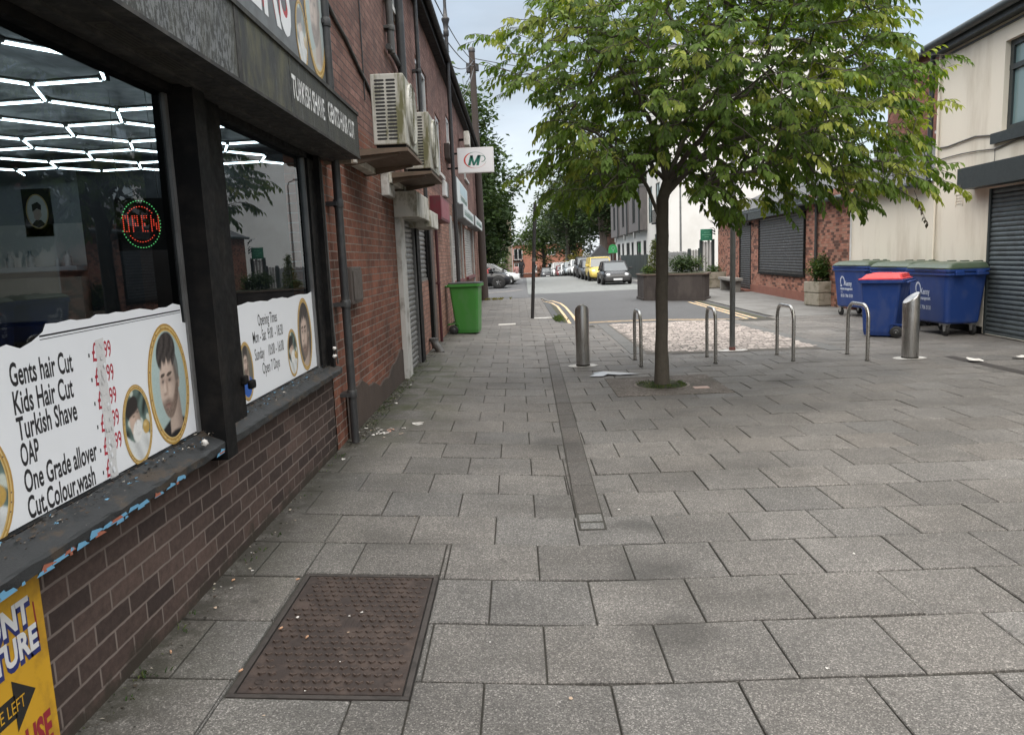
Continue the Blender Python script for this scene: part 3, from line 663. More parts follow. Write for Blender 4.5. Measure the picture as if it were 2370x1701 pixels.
for q in ((18.0, 21.2), (22.8, 26.8)): fbox(MB(), FL, *q, 1.02, 1.1, 0, .08).build('sill', maroon, T, world=True)

# --- barber shop front, joinery
mb = MB()
for q in ((3.5, 4.02),): fbox(mb, FL, *q, .83, 2.44, -.1, -.005)
fbox(mb, FL, 3.50, 3.63, .69, 2.44, -.005, .088); fbox(mb, FL, 3.80, 3.98, .8, 2.44, -.005, .02)
fbox(mb, FL, 5.68, 5.9, .8, 2.44, -.1, .0); fbox(mb, FL, 5.86, 5.93, .78, 2.44, 0, .04)
fbox(mb, FL, YB, 5.9, 2.4, 2.44, -.1, .0)
fbox(mb, FL, YB, 3.5, .80, .84, -.1, -.02); fbox(mb, FL, 4.02, 5.68, .80, .84, -.1, -.02)
fb = mb.build('shopfront_frame', black_wood, T, world=True)
fbox(MB(), FL, 3.47, 3.52, .84, 2.42, -.05, -.028).build('glazing_trim', grey_metal, T, world=True); fbox(MB(), FL, 5.655, 5.69, .84, 2.4, -.05, -.02).build('glazing_trim', grey_metal, T, world=True)
# timber sill with flaking paint
sm, t, b, o = newmat('flaking_sill'); v = ncoord(t); geo = ncoord(t, 'Object', (1, .55, 1))
n1 = nnoise(t, geo, 7, 8, .7); n2 = nnoise(t, geo, 6.5, 8, .72)
c = nmix(t, nramp(t, n1, [(.55, 0), (.60, 1)]), (.024, .026, .028), (.05, .038, .028))
c = nmix(t, nramp(t, n2, [(.665, 0), (.672, 1)]), c, (.15, .30, .44))
c = nmix(t, nramp(t, nnoise(t, geo, 17, 6, .7), [(.70, 0), (.71, 1)]), c, (.34, .32, .28))
t.links.new(c, b.inputs['Base Color']); b.inputs['Roughness'].default_value = .6; nbump(t, b, n1, .012, .8)
mb = MB()
def sillpiece(a0, a1):
    n = int((a1-a0)/.06); P = []
    prof = [(-.10, .842), (-.02, .838), (.0, .818), (.075, .786), (.083, .777), (.08, .742), (.07, .735), (0, .736)]
    for k in range(n+1):
        a = a0+(a1-a0)*k/n; w = random.gauss(0, .0016)
        P += [FL.p(a, z+w+(random.gauss(0, .002) if i in (4, 5, 6) else 0), h+(random.gauss(0, .002) if i in (4, 5) else 0)) for i, (h, z) in enumerate(prof)]
    m_ = len(prof); mb.add(P, [(k*m_+i, (k+1)*m_+i, (k+1)*m_+i+1, k*m_+i+1) for k in range(n) for i in range(m_-1)])
    mb.add(P[:m_], [tuple(range(m_))]); mb.add(P[-m_:], [tuple(range(m_))])
sillpiece(YB, 3.50); mb.build('sill', sm, T, world=True); mb = MB(); sillpiece(3.64, 5.95); mb.build('sill', sm, T, world=True)
mb = MB()
for a0, a1 in ((YB, 3.56), (3.82, 5.9)):
    # flakes and chips along the rebate and the drip edge
    for k in range(int((a1-max(a0, 1))*230)):
        a = random.uniform(max(a0, 1), a1); h = random.choice((random.gauss(-.005, .012), random.gauss(.02, .02))); z = .81+.02*random.random() if h > 0 else .838; s_ = random.uniform(.003, .011)
        p = FL.p(a, z, h); mb.add([p+Vector((random.uniform(-s_, s_), random.uniform(-s_*1.6, s_*1.6), random.uniform(0, .006))) for _ in range(4)], [(0, 1, 2), (0, 2, 3)], None, random.choice((0, 0, 0, 0, 0, 0, 1, 2, 2, 3)))
o = mb.build('paint_flakes', [mat('flake_brown', (.07, .05, .035), .9, .4, 30), mat('flake_cream', (.4, .37, .32), .8), mat('flake_black', (.02, .02, .02), .7), mat('flake_blue', (.12, .30, .46), .7)], T, world=True); o['kind'] = 'stuff'
mb = MB()
for k in range(48):
    a = random.choice((random.uniform(1.6, 2.6), random.uniform(1.6, 3.5))); L_ = random.uniform(.012, .10); z = .736+random.uniform(-.004, .012)
    mb.add([FL.p(a, z, .0845), FL.p(a+L_, z+random.uniform(-.003, .003), .0845), FL.p(a+L_*.8, z+random.uniform(.006, .018), .0842), FL.p(a+L_*.2, z+random.uniform(.006, .02), .0842)], [(0, 1, 2, 3)], None, random.choice((0, 0, 1)) if a > 1.95 else random.choice((0, 1)))
o = mb.build('bare_paint', [mat('flake_blue', (0, 0, 0)), mat('flake_orange', (.30, .10, .06), .8)], T, world=True); o['kind'] = 'stuff'
# glass
for nme, a0, a1 in (('window', YB, 3.49), ('window', 4.02, 5.67)):
    mb = MB(); mb.add([FL.p(a0, .84, -.042), FL.p(a1, .84, -.042), FL.p(a1, 2.42, -.042), FL.p(a0, 2.42, -.042)], [(0, 1, 2, 3)]); g_ = mb.build(nme, gl, T, world=True)
    if g_.data.polygons[0].normal.x < 0: g_.data.flip_normals()
# padlock hasp on the mullion
mb = MB(); mb.box(-1.505, -1.475, 3.93, 3.99, .985, 1.035, c=.01); mb.box(-1.48, -1.45, 3.96, 4.03, .955, 1.005, c=.014); mb.build('hasp', black_wood, T, world=True)

# --- fascia with the worn lettering
fm, t, b, o = newmat('worn_fascia'); v = ncoord(t, 'UV'); vv = ncoord(t, 'UV', (2.2, .7, 1))
c = nmix(t, nnoise(t, v, 2, 6), (.018, .019, .019), (.042, .043, .040))
wear = nmath(t, 'MULTIPLY', nramp(t, nnoise(t, vv, 24, 9, .78), [(.48, 0), (.53, 1)]), nramp(t, nnoise(t, v, 3.5, 5), [(.35, .25), (.55, 1)]))
sep = t.nodes.new('ShaderNodeSeparateXYZ'); t.links.new(v, sep.inputs[0])
zone = nramp(t, nmath(t, 'DIVIDE', sep.outputs[0], 10), [(.345, 1), (.356, .06)])
c = nmix(t, nmath(t, 'MULTIPLY', nmath(t, 'MULTIPLY', wear, zone), .9), c, (.19, .20, .205))
al = nramp(t, nnoise(t, ncoord(t, 'UV', (1.5, .5, 1)), 5, 7, .7), [(.42, 0), (.6, .9)])
zg = nramp(t, nmath(t, 'DIVIDE', sep.outputs[0], 10), [(.35, .2), (.36, 1), (.43, .9), (.45, .2)])
c = nmix(t, nmath(t, 'MULTIPLY', al, zg), c, (.10, .095, .055))
dr = nramp(t, nnoise(t, ncoord(t, 'UV', (14, .5, 1)), 3, 5, .6), [(.58, 0), (.75, .6)])
c = nmix(t, dr, c, (.24, .245, .25))
t.links.new(c, b.inputs['Base Color']); b.inputs['Roughness'].default_value = .6; nbump(t, b, wear, .003, .4)
FX = .30
mb = MB()
for a0, a1 in ((YB, 3.52), (3.56, 4.335), (4.345, 5.15), (5.16, 6.14)): fbox(mb, FL, a0, a1, 2.455, 2.775, FX-.03, FX)
fa = mb.build('fascia', fm, T, world=True)
mb = MB()
fbox(mb, FL, YB, 6.16, 2.44, 2.456, .0, FX+.006); fbox(mb, FL, YB, 6.16, 2.775, 2.80, -.0, FX+.012); fbox(mb, FL, 3.515, 3.565, 2.456, 2.775, FX-.02, FX+.004); fbox(mb, FL, 6.14, 6.165, 2.456, 2.775, 0, FX)
fbox(mb, FL, YB, 6.1, 2.43, 2.442, .22, .235); fbox(mb, FL, YB, 6.1, 2.425, 2.442, .06, .1)
mb.build('fascia_box', mat('fascia_timber', (.022, .021, .02), .7, .35, 6, dirt=(.085, .08, .07), dirt_amt=.5, ds=8), T, world=True)
wl = mat('worn_white_letters', (.68, .69, .68), .7, .15, 8, dirt=(.12, .12, .12), dirt_amt=.7, ds=22)
fnf = lambda a, b: FL.p(a, b, FX+.0015)
for s_, at_, w_ in (('TURKISH SHAVE', (4.365, 2.553), .72), ('GENTS HAIR CUT', (5.185, 2.57), .82)): child(ftext(MB(), fnf, s_, .18, at_, w_, bold=.004), 'lettering', wl, fa, T)
# closer: end trim beside the fascia and the box on the wall
mb = MB(); fbox(mb, FL, 6.19, 6.27, 2.42, 2.80, 0, .22); mb.build('end_trim', mat('rusty_trim', (.28, .24, .19), .7, .25, 6, dirt=(.14, .09, .05), ds=8), T, world=True)
# two notices on the shutter housing
for a0 in (2.62, 2.96):
    o = MB(); o.add([FL.p(a0, 2.4385, .11), FL.p(a0+.31, 2.4385, .11), FL.p(a0+.31, 2.4385, .19), FL.p(a0, 2.4385, .19)], [(0, 1, 2, 3)])
    sg = o.build('notice', mat('notice_grey', (.06, .055, .045), .6, .2), None, loc=tuple(FL.p(a0, 2.44, .15)), world=True)
    tag(sg, ('faded notice on the shutter housing above the shop window, nearer one' if a0 < 2.8 else 'faded notice on the shutter housing above the shop window, farther one'), 'notice')
    q = MB(); f2 = lambda a, b, A=a0: FL.p(A+a, 2.4375, .11+b)
    ring(q, f2, .045, .045, .032, .032, .006, .006); flat(q, f2, ell(.034, .052, .005, .005, 8)); flat(q, f2, ell(.056, .052, .005, .005, 8))
    for k in range(4): flat(q, f2, [(.09, .012+k*.017), (.29, .012+k*.017), (.29, .019+k*.017), (.09, .019+k*.017)])
    q.build('print', mat('notice_ink', (.015, .014, .012), .6), sg, world=True)

# --- the printed price panel and the opening times panel, stuck inside the glass
vinyl = mat('white_vinyl', (.74, .76, .79), .5, .04, 3)
ink = mat('black_ink', (.015, .015, .018), .5); redink = mat('red_ink', (.38, .02, .04), .5); tape = mat('tape', (.60, .60, .60), .35, .12, 20)
gold = mat('gold_print', (.42, .25, .06), .45, .4, 40); gold2 = mat('gold_light', (.62, .46, .2), .4, .3, 30)
skin = mat('print_skin', (.52, .42, .36), .6, .1, 20); hairm = mat('print_hair', (.03, .026, .024), .6, .4, 60); teal = mat('print_teal', (.36, .46, .46), .6, .15, 8)
cream_p = mat('print_cream', (.62, .64, .60), .6, .2, 14); bluep = mat('print_blue', (.03, .10, .34), .6, .3, 20); greenp = mat('print_green', (.10, .15, .13), .6, .6, 30); beardm = mat('print_beard', (.16, .115, .09), .6, .3, 60)
PM = [vinyl, ink, redink, tape, gold, gold2, skin, hairm, teal, cream_p, bluep, greenp, beardm, mat('print_skin_shade', (.33, .24, .20), .6, .15, 30), mat('print_hair_light', (.12, .10, .09), .6, .3, 50), mat('print_lip', (.34, .18, .16), .6)]
def layer(k): return lambda a, b: FL.p(a, b, -.039+.0004*k)
# the printed portraits are photographs: a fine sheet of coloured points clipped to the oval
def sst(a, b, x): t_ = np.clip((x-a)/(b-a), 0, 1); return t_*t_*(3-2*t_)
def lay(c, w, col): w = np.clip(w, 0, 1)[..., None]; return c*(1-w)+np.array(col)*w
def pic_man(X, Y, shirt=(.012, .012, .014), bg=(.36, .46, .45), rng=None):
    rng = rng or np.random.default_rng(3); nz_ = rng.normal(0, 1, X.shape)
    c = np.ones(X.shape+(3,))*np.array(bg)*(1+.12*Y-.10*X)[..., None]
    sk = np.array((.56, .44, .37)); lit_ = 1-.50*sst(-.05, .46, X)
    c = lay(c, sst(.03, -.03, Y+.54+.30*np.abs(X-.12)**1.6)*1.0, shirt)
    nk = sst(.04, -.04, np.abs(X-.17)-.25+.10*Y)*sst(-.80, -.74, Y+.35*(X-.15)**2)*sst(-.1, -.2, Y); c = c*(1-nk[..., None])+nk[..., None]*(sk*.78)*(1-.4*sst(.1, .45, X))[..., None]
    rx = .445*(1-.42*np.clip(-(Y+.12), 0, 1)**1.2); fx = X+.02+.10*np.clip(-Y, 0, 1)
    fc = sst(1.05, .97, np.sqrt((fx/rx)**2+((Y+.02)/.53)**2)); c = c*(1-fc[..., None])+fc[..., None]*sk*lit_[..., None]
    ear = sst(.02, -.02, np.sqrt(((X-.44)/.07)**2+((Y-.02)/.12)**2)-1); c = c*(1-ear[..., None])+ear[..., None]*sk*.62
    bd = fc*np.clip(sst(-.14, -.32, Y+.10*np.abs(fx+.1)-.25*sst(.1, .4, fx))*.8+sst(.24, .40, fx)*sst(.15, -.1, Y)*.7, 0, .82)*(1+.25*nz_*.5); c = lay(c, bd, (.11, .075, .058))
    g = lambda x0, y0, sx, sy: np.exp(-(((X-x0)/sx)**2+((Y-y0)/sy)**2))
    for x0, w in ((-.29, .085), (.03, .11)):
        c = lay(c, .62*g(x0, .085, w*1.25, .06), (.16, .10, .08)); c = lay(c, .95*g(x0-.012, .075, w*.55, .022), (.02, .018, .018)); c = lay(c, .92*sst(1.1, .8, np.sqrt(((X-x0)/(w*1.3))**2+((Y-.175-.12*(X-x0))/.034)**2)), (.045, .032, .026))
    c = lay(c, .55*g(-.13, -.02, .05, .15), (.25, .16, .12)); c = lay(c, .75*g(-.24, -.135, .085, .028), (.16, .09, .07)); c = lay(c, .6*g(-.24, -.02, .035, .10), (.70, .58, .50))
    c = lay(c, .85*g(-.16, -.31, .14, .018), (.13, .06, .055)); c = lay(c, .45*g(-.16, -.35, .10, .03), (.42, .24, .21)); c = lay(c, .5*g(-.16, -.25, .13, .03), (.12, .08, .065))
    sd_ = sst(1.04, .96, np.sqrt(((X-.02)/.49)**2+((Y-.22)/.46)**2))*sst(.22, .32, X+.25*(Y-.2))*sst(.0, .06, Y); c = lay(c, sd_*.8, (.10, .085, .075)); ho = sst(1.04, .96, np.sqrt(((X+.06-.22*(Y-.4))/.47)**2+((Y-.53)/.33)**2)); hl_ = sst(-.05, .07, Y-(.37-.30*np.clip((X+.06)/.45, -1, 1)**2*.55)+.035*np.sin(31*X)+.02*np.sin(57*X+1))
    st_ = .5+.30*np.sin(23*(X-.5*(Y-.4))+3*np.sin(7*Y))+.12*np.sin(41*(X-.45*Y)+2)+.12*nz_; hc = np.array((.020, .017, .016))[None, None]*(1+2.8*(st_*sst(.9, .4, np.abs(X+.1)+.3*np.abs(Y-.55)))[..., None])
    w = (ho*hl_)[..., None]; c = c*(1-w)+w*hc
    return np.clip(c*(1+.035*nz_[..., None]), .004, .9)
def pic_shave(X, Y, rng=None):
    rng = rng or np.random.default_rng(5); nz_ = rng.normal(0, 1, X.shape)
    m1 = np.sin(5*X+2.2*np.sin(4*Y))*np.sin(6*Y+1.7*np.sin(5*X+1)); c = np.ones(X.shape+(3,))*np.array((.10, .15, .135))*(1+.9*m1)[..., None]; c = lay(c, sst(.35, .6, m1), (.52, .56, .50))
    g = lambda x0, y0, sx, sy: np.exp(-(((X-x0)/sx)**2+((Y-y0)/sy)**2))
    c = lay(c, sst(.03, -.04, Y+.26-.12*np.sin(5*X)), (.66, .68, .68)); c = c*(1-.25*(sst(-.2, -.5, Y)*(.5+.5*np.sin(9*X+6*Y)))[..., None])
    u_, v_ = X*.92+Y*.38+.10, -X*.38+Y*.92-.16
    f_ = sst(1.06, .96, np.sqrt((u_/.36)**2+(v_/.46)**2)); c = c*(1-f_[..., None])+f_[..., None]*np.array((.56, .42, .34))*(1-.4*sst(-.05, .36, u_))[..., None]
    c = lay(c, sst(1.05, .95, np.sqrt((u_/.42)**2+((v_-.36)/.26)**2))*sst(.16, .24, v_+.15*u_), (.022, .018, .017))
    c = lay(c, sst(1.1, .9, np.sqrt(((u_+.0)/.34)**2+((v_+.27)/.25)**2)), (.72, .72, .70)); c = lay(c, .3*g(.0, -.22, .2, .05), (.45, .42, .40))
    for x0, y0 in ((-.22, .24), (.06, .32)): c = lay(c, .85*g(x0, y0, .085, .025), (.06, .04, .035)); c = lay(c, .8*g(x0+.01, y0+.09, .10, .022), (.05, .035, .03))
    c = lay(c, .6*g(-.10, .12, .04, .08), (.30, .19, .15)); c = lay(c, sst(1.05, .9, np.sqrt(((X-.55)/.24)**2+((Y+.12)/.18)**2)), (.46, .30, .08)); c = lay(c, .7*g(.5, -.05, .1, .05), (.75, .62, .34))
    return np.clip(c*(1+.04*nz_[..., None]), .004, .9)
pmt, t, b, o = newmat('printed_photo'); at = t.nodes.new('ShaderNodeAttribute'); at.attribute_name = 'Col'; t.links.new(at.outputs['Color'], b.inputs['Base Color']); b.inputs['Roughness'].default_value = .5
def photo(ca, cb, ra, rb, fn, parent, lim=None, n=78):
    xs = np.linspace(-.9, .9, n); ys_ = np.linspace(-.92, .92, int(n*1.35)); X, Y = np.meshgrid(xs, ys_); c = fn(X, Y); mb = MB(); mb.cols = []
    ins = (X/.90)**2+(Y/.92)**2 <= 1.0; idx = -np.ones(X.shape, int); f = layer(2); k = 0; vs = []
    for j in range(X.shape[0]):
        for i in range(X.shape[1]):
            if ins[j, i] and (lim is None or ca+X[j, i]*ra > lim): idx[j, i] = k; k += 1; vs.append(f(ca+X[j, i]*ra, cb+Y[j, i]*rb)); mb.cols.append((*c[j, i], 1))
    fs = [(idx[j, i], idx[j, i+1], idx[j+1, i+1], idx[j+1, i]) for j in range(X.shape[0]-1) for i in range(X.shape[1]-1) if min(idx[j, i], idx[j, i+1], idx[j+1, i+1], idx[j+1, i]) >= 0]
    mb.add(vs, [tuple(int(q) for q in f_) for f_ in fs]); p_ = mb.build('portrait', pmt, parent, world=True)
    g_ = MB(); ring(g_, layer(3), ca, cb, ra, rb, ra*.16, rb*.12, mi=4); ring(g_, layer(4), ca, cb, ra*.945, rb*.965, ra*.035, rb*.025, mi=5); ring(g_, layer(4), ca, cb, ra*.87, rb*.90, ra*.03, rb*.02, mi=5)
    for q in range(40): a_ = 2*math.pi*q/40; flat(g_, layer(5), ell(ca+ra*.92*math.cos(a_), cb+rb*.94*math.sin(a_), ra*.022, rb*.016, 6), random.choice((4, 5, 12)))
    if lim is not None: g_.v = [tuple((p[0], max(p[1], lim), p[2])) for p in g_.v]
    q_ = child(g_, 'gilt_frame', PM, p_, parent); return p_
# price panel
pw = thing('price_panel', 'torn white price list of gents hair cuts stuck in the front shop window', 'window panel', tuple(FL.p(2.5, .84, -.03)))
top = [(-2, 1.40), (2.20, 1.398), (2.24, 1.404), (2.30, 1.385), (2.36, 1.40), (2.42, 1.425), (2.44, 1.45)]
x = 2.5
while x < 3.42: top.append((x, 1.452+random.gauss(0, .004))); x += random.uniform(.03, .09)
top += [(3.435, 1.45), (3.44, 1.37), (3.488, 1.362)]
mb = MB(); mb.add([layer(0)(a, b) for a, b in [(-2, .845), (3.488, .845)]+top[::-1]], [tuple(range(2+len(top)))])
mb.add([layer(1)(a, b) for a, b in ((2.40, 1.415), (3.43, 1.430), (3.43, 1.424), (2.40, 1.409))], [(0, 1, 2, 3)], None, 1)
mb.add([layer(1)(a, b) for a, b in ((2.40, 1.402), (3.43, 1.418), (3.43, 1.4155), (2.40, 1.3995))], [(0, 1, 2, 3)], None, 1)
mb.build('panel', PM, pw, world=True)
mb = MB()
for s_, z, a1 in (('Gents hair Cut', 1.275, 2.56), ('Kids Hair Cut', 1.187, 2.545), ('Turkish Shave', 1.105, 2.55), ('OAP', 1.022, 2.325), ('One Grade allover', .937, 2.64), ('Cut,Colour,wash', .852, 2.61)): ftext(mb, layer(1), s_, .102, (2.235, z), a1-2.235, bold=.0022, mi=1)
mb.build('lettering', PM, pw, world=True); mb = MB(); mb9 = MB()
for k, z in enumerate((1.29, 1.20, 1.112, 1.025, .937, .852)):
    flat(mb, layer(1), [(2.66, z+.018), (2.668, z+.018), (2.668, z+.032), (2.66, z+.032)], 1)
    ftext(mb, layer(1), '£' , .098, (2.685, z), .03, bold=.001, mi=2)
    if k < 5: ftext(mb9, layer(1), '99' , .09, (2.765, z+.004), .048, bold=.001, mi=2)
mb.build('pound_signs', PM, pw, world=True); mb9.build('pence_figures', PM, pw, world=True)
mb = MB()
for k in range(7):
    a, z = 2.735+random.gauss(0, .004), 1.345-k*.085; w = .028; P = [(a-w, z-.09), (a-w+random.gauss(0, .004), z-.03), (a-w, z+.02), (a+w, z+.025), (a+w+random.gauss(0, .005), z-.04), (a+w, z-.088)]
    flat(mb, layer(2+k % 2), P, 3)
    for j in range(5): b0 = random.uniform(-w, w*.6); c0 = random.uniform(-.08, .0); flat(mb, layer(4+j+5*(k % 2)), [(a+b0, z+c0), (a+b0+.012, z+c0+.003), (a+b0+.01, z+c0+.018), (a+b0-.002, z+c0+.016)], random.choice((0, 3, 3)))
mb.build('tape_strip', PM, pw, world=True)
photo(3.25, 1.11, .19, .27, pic_man, pw)
photo(2.945, .995, .115, .165, pic_shave, pw, n=60)
photo(2.02, .99, .165, .2, pic_shave, pw, n=60)
# opening times panel
ow = thing('opening_times_panel', 'white opening times panel with oval portraits in the second shop window', 'window panel', tuple(FL.p(4.85, .84, -.03)))
top = [(4.02, 1.405)]; x = 4.1
while x < 5.6: top.append((x, 1.405+random.gauss(0, .004))); x += random.uniform(.05, .15)
top.append((5.655, 1.415))
mb = MB(); mb.add([layer(0)(a, b) for a, b in [(4.025, .845), (5.655, .845)]+top[::-1]], [tuple(range(2+len(top)))]); mb.build('panel', PM, ow, world=True)
mb = MB()
for s_, z, a0, a1 in (('Opening Times', 1.262, 4.44, 4.80), ('Mon - Sat  9:00  - 18:30', 1.168, 4.33, 4.90), ('Sunday    10:00 - 16:00', 1.065, 4.34, 4.89), ('Open 7 Days', .968, 4.45, 4.78)): ftext(mb, layer(1), s_, .098, (a0, z), a1-a0, bold=.0008, mi=1)
mb.build('lettering', PM, ow, world=True)
photo(5.40, 1.115, .175, .265, lambda X, Y: pic_man(X*.85, Y*.85, (.45, .36, .30), (.10, .09, .08)), ow)
photo(5.075, 1.02, .115, .165, pic_shave, ow, n=60)
photo(4.185, 1.025, .112, .17, lambda X, Y: pic_man(X*1.5, Y*1.35-.35, (.02, .10, .40), (.16, .15, .12)), ow, n=60)
photo(3.93, 1.16, .165, .215, pic_shave, ow, lim=4.03, n=60)

# --- the big sign above the fascia
sg = thing('shop_sign', 'large grey barber sign with white letters and oval portraits above the fascia', 'sign', tuple(FL.p(4, 2.98, .05)))
greyp = mat('sign_grey', (.13, .135, .14), .5, .2, 2, dirt=(.07, .07, .065), ds=3); redp = mat('sign_red', (.42, .03, .035), .5); whitep = mat('sign_white', (.72, .73, .74), .5, .05)
mb = MB(); fbox(mb, FL, -2, 6.30, 2.97, 4.35, 0, .07); mb.build('panel', greyp, sg, world=True)
mb = MB(); fbox(mb, FL, 6.302, 6.335, 2.96, 4.36, 0, .082); mb.build('edge_strip', whitep, sg, world=True)
fs_ = lambda k: (lambda a, b: FL.p(a, b, .0705+.0008*k))
mb = MB(); ftext(mb, fs_(1), 'BARBERS', 1.0, (3.02, 3.165), 2.25, bold=.014, mi=1); ftext(mb, fs_(2), 'BARBERS', 1.0, (3.04, 3.13), 2.25, bold=.014, mi=0); mb.build('lettering', [whitep, redp], sg, world=True)
_l = layer
layer = fs_
photo(5.53, 3.22, .145, .235, lambda X, Y: pic_shave(X, Y)*.6+.22, sg, n=50)
photo(5.95, 3.52, .30, .50, lambda X, Y: pic_man(X, Y, (.5, .48, .42))*.65+.15, sg, n=60)
layer = _l

# ================================================================== inside the shop
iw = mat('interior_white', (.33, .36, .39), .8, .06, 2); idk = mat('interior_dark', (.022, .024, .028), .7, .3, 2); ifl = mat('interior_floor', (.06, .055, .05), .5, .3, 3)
rm = thing('shop_interior', 'dim barber shop room behind the glass with a white far wall', 'room', (-3.5, 2, 0))
mb = MB(); mb.box(-7, -1.9, YB, 8.2, .0, .05); mb.build('floor', ifl, rm, world=True)
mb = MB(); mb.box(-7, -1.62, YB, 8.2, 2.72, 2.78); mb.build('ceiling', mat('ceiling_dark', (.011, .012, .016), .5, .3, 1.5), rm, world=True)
MB().box(-7, -4.35, 8.0, 8.1, .05, 2.72).build('wall', iw, rm, world=True); MB().box(-7.1, -7.001, YB, 8.1, .05, 2.72).build('wall', iw, rm, world=True)
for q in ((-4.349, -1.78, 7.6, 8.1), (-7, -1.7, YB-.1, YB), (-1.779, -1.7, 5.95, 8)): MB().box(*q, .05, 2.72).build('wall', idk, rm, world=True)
mb = MB(); mb.box(-3.6, -2.9, 7.2, 7.58, .05, 1.9); mb.build('cabinet', mat('cabinet', (.035, .022, .018), .45, .3), rm, world=True); MB().box(-2.8, -2.2, 6.6, 7.4, .05, 1.25, c=.02).build('counter', mat('cabinet', (0, 0, 0)), rm, world=True)
MB().box(-6.98, -4.4, 7.5, 7.98, .06, 1.12).build('base_cabinet', mat('cabinet', (0, 0, 0)), rm, world=True); MB().box(-6.98, -4.42, 7.97, 7.998, 1.72, 2.16).build('wall_panel', mat('panel_white', (.62, .62, .60), .5, .05), rm, world=True)
o = thing('wall_shelf', 'white shelf unit with bottles against the white shop wall', 'shelf', (-5.2, 7.8, 1.66))
MB().box(-.9, .8, -.3, .18, .0, .05, c=.008).build('board', iw, o); MB().box(-.9, .8, -.25, .19, -.5, -.06, c=.01).build('cabinet', mat('shelf_beige', (.26, .24, .2), .6), o)
for k in range(7):
    x = -.75+k*.22; h = random.uniform(.09, .2); r = random.uniform(.022, .04)
    b_ = MB().lathe([(r, .05), (r, .05+h*.65), (r*.4, .05+h*.78), (r*.4, .05+h)], (x+random.uniform(-.03, .03), random.uniform(-.1, .1), 0), 12).build('bottle', random.choice([mat('bottle_brown', (.2, .15, .1), .3), mat('bottle_grey', (.2, .24, .26), .3), mat('bottle_white', (.5, .5, .5), .3)]), None, loc=(0, 0, 0))
    b_.location = o.location; tag(b_, 'small bottle standing in the row on the barber shop shelf', 'bottle', 'bottles on the barber shop shelf')
o = thing('wall_poster', 'dark poster with an oval portrait of a man on the white shop wall', 'poster', (-5.02, 7.99, 2.28))
_fp = .62
mb = MB(); mb.box(-.24*_fp, .24*_fp, -.02, 0, -.4*_fp, .4*_fp); mb.build('sheet', mat('poster_black', (.02, .02, .02), .5), o)
mb = MB(); fp = lambda k: (lambda a, b: Vector((a*_fp, -.021-.001*k, b*_fp)))
flat(mb, fp(1), ell(0, .02, .17, .27), 1); ring(mb, fp(2), 0, .02, .19, .29, .02, .02, mi=0); flat(mb, fp(2), [(-.06, -.1), (-.07, .05), (.06, .06), (.07, -.05), (.0, -.14)], 2); flat(mb, fp(3), [(-.08, .02), (-.08, .14), (.02, .18), (.08, .12), (.07, .04), (0, .07)], 3); flat(mb, fp(2), [(-.12, -.2), (-.04, -.12), (.05, -.12), (.12, -.2), (0, -.25)], 3)
mb.build('portrait', [gold2, cream_p, skin, hairm], o)
# hexagon led ceiling lamp: one lamp, its tubes are parts
hx = thing('hexagon_ceiling_light', 'white glowing honeycomb of light tubes under the shop ceiling', 'ceiling light', (-3.4, 5, 2.6))
led = emit('led_white', (.80, .95, 1.0), 5); jn = mat('led_joint', (.02, .02, .02), .4)
L0 = .405; th0 = R(-6); seen = set(); joints = set()
A0 = Vector((-2.49, 4.05, 2.6)); dv = [Vector((math.cos(th0+R(q)), math.sin(th0+R(q)), 0)) for q in (0, 120, 240)]
stack = [(A0, 1)]; vis = set(); edges = []
inside = lambda p: -6.4 < p.x < -1.85 and 2.6 < p.y < 7.7 and not (p.x < -5.4 and p.y < 4.5)
while stack:
    p, s_ = stack.pop(); kk = (round(p.x, 2), round(p.y, 2))
    if kk in vis: continue
    vis.add(kk); joints.add(kk)
    for d in dv:
        q = p+d*L0*s_
        if not inside(q): continue
        ek = tuple(sorted((kk, (round(q.x, 2), round(q.y, 2)))))
        if ek not in seen: seen.add(ek); edges.append((p.copy(), q.copy()))
        stack.append((q, -s_))
edges.sort(key=lambda e: -(e[0].x+e[1].x)); off = Vector(hx.location)
for a, b_ in edges[:100]:
    d = (b_-a).normalized(); MB().tube([a+d*.016-off, b_-d*.016-off], .0078, 8).build('light_tube', led, hx)
mb = MB()
for (x, y) in joints: mb.box(x-.02, x+.02, y-.02, y+.02, 2.595, 2.625)
for a, b_ in edges[:100]: mb.tube([a+Vector((0, 0, .016)), b_+Vector((0, 0, .016))], .008, 5, cap=False)
mb.build('joint_frame', jn, hx, world=True)
# LED open sign hanging in the window
os_ = thing('open_sign', 'oval open sign of red and green light dots hanging inside the window', 'sign', (-2.10, 4.25, 1.875))
Ao, Bo = Vector((.9, .42, 0)).normalized(), Vector((0, 0, 1)); fo = lambda a, b: Ao*a+Bo*b
mb = MB(); nrm = Ao.cross(Bo).normalized()
mb.prism([(-.125, -.145), (.13, -.145), (.13, .145), (-.125, .145)], lambda a, b, h: fo(a, b)-nrm*.0+nrm*(-h) if nrm.x < 0 else fo(a, b)-nrm*h, .012); mb.build('panel', mat('sign_black', (.01, .01, .01), .5), os_)
sgn = 1 if nrm.y < 0 else -1
def dots(pts, r, m, nm):
    mb = MB()
    for a, b in pts: c0 = fo(a, b)+nrm*sgn*.004; mb.lathe([(r, -r*.4), (r*.8, r*.3), (0.0002, r*.6)], tuple(c0), 6); mb.add([c0+fo(r*math.cos(q), r*math.sin(q))+nrm*sgn*r*.5 for q in (0, 1.05, 2.1, 3.15, 4.2, 5.25)], [tuple(range(6))])
    return mb.build(nm, m, os_)
dots([(x, y) for x, y in ell(0, 0, .098, .13, 44) if abs(y) > .03 or x > 0][:44], .0032, emit('led_green', (.2, .9, .3), .45), 'green_dots')
red = []
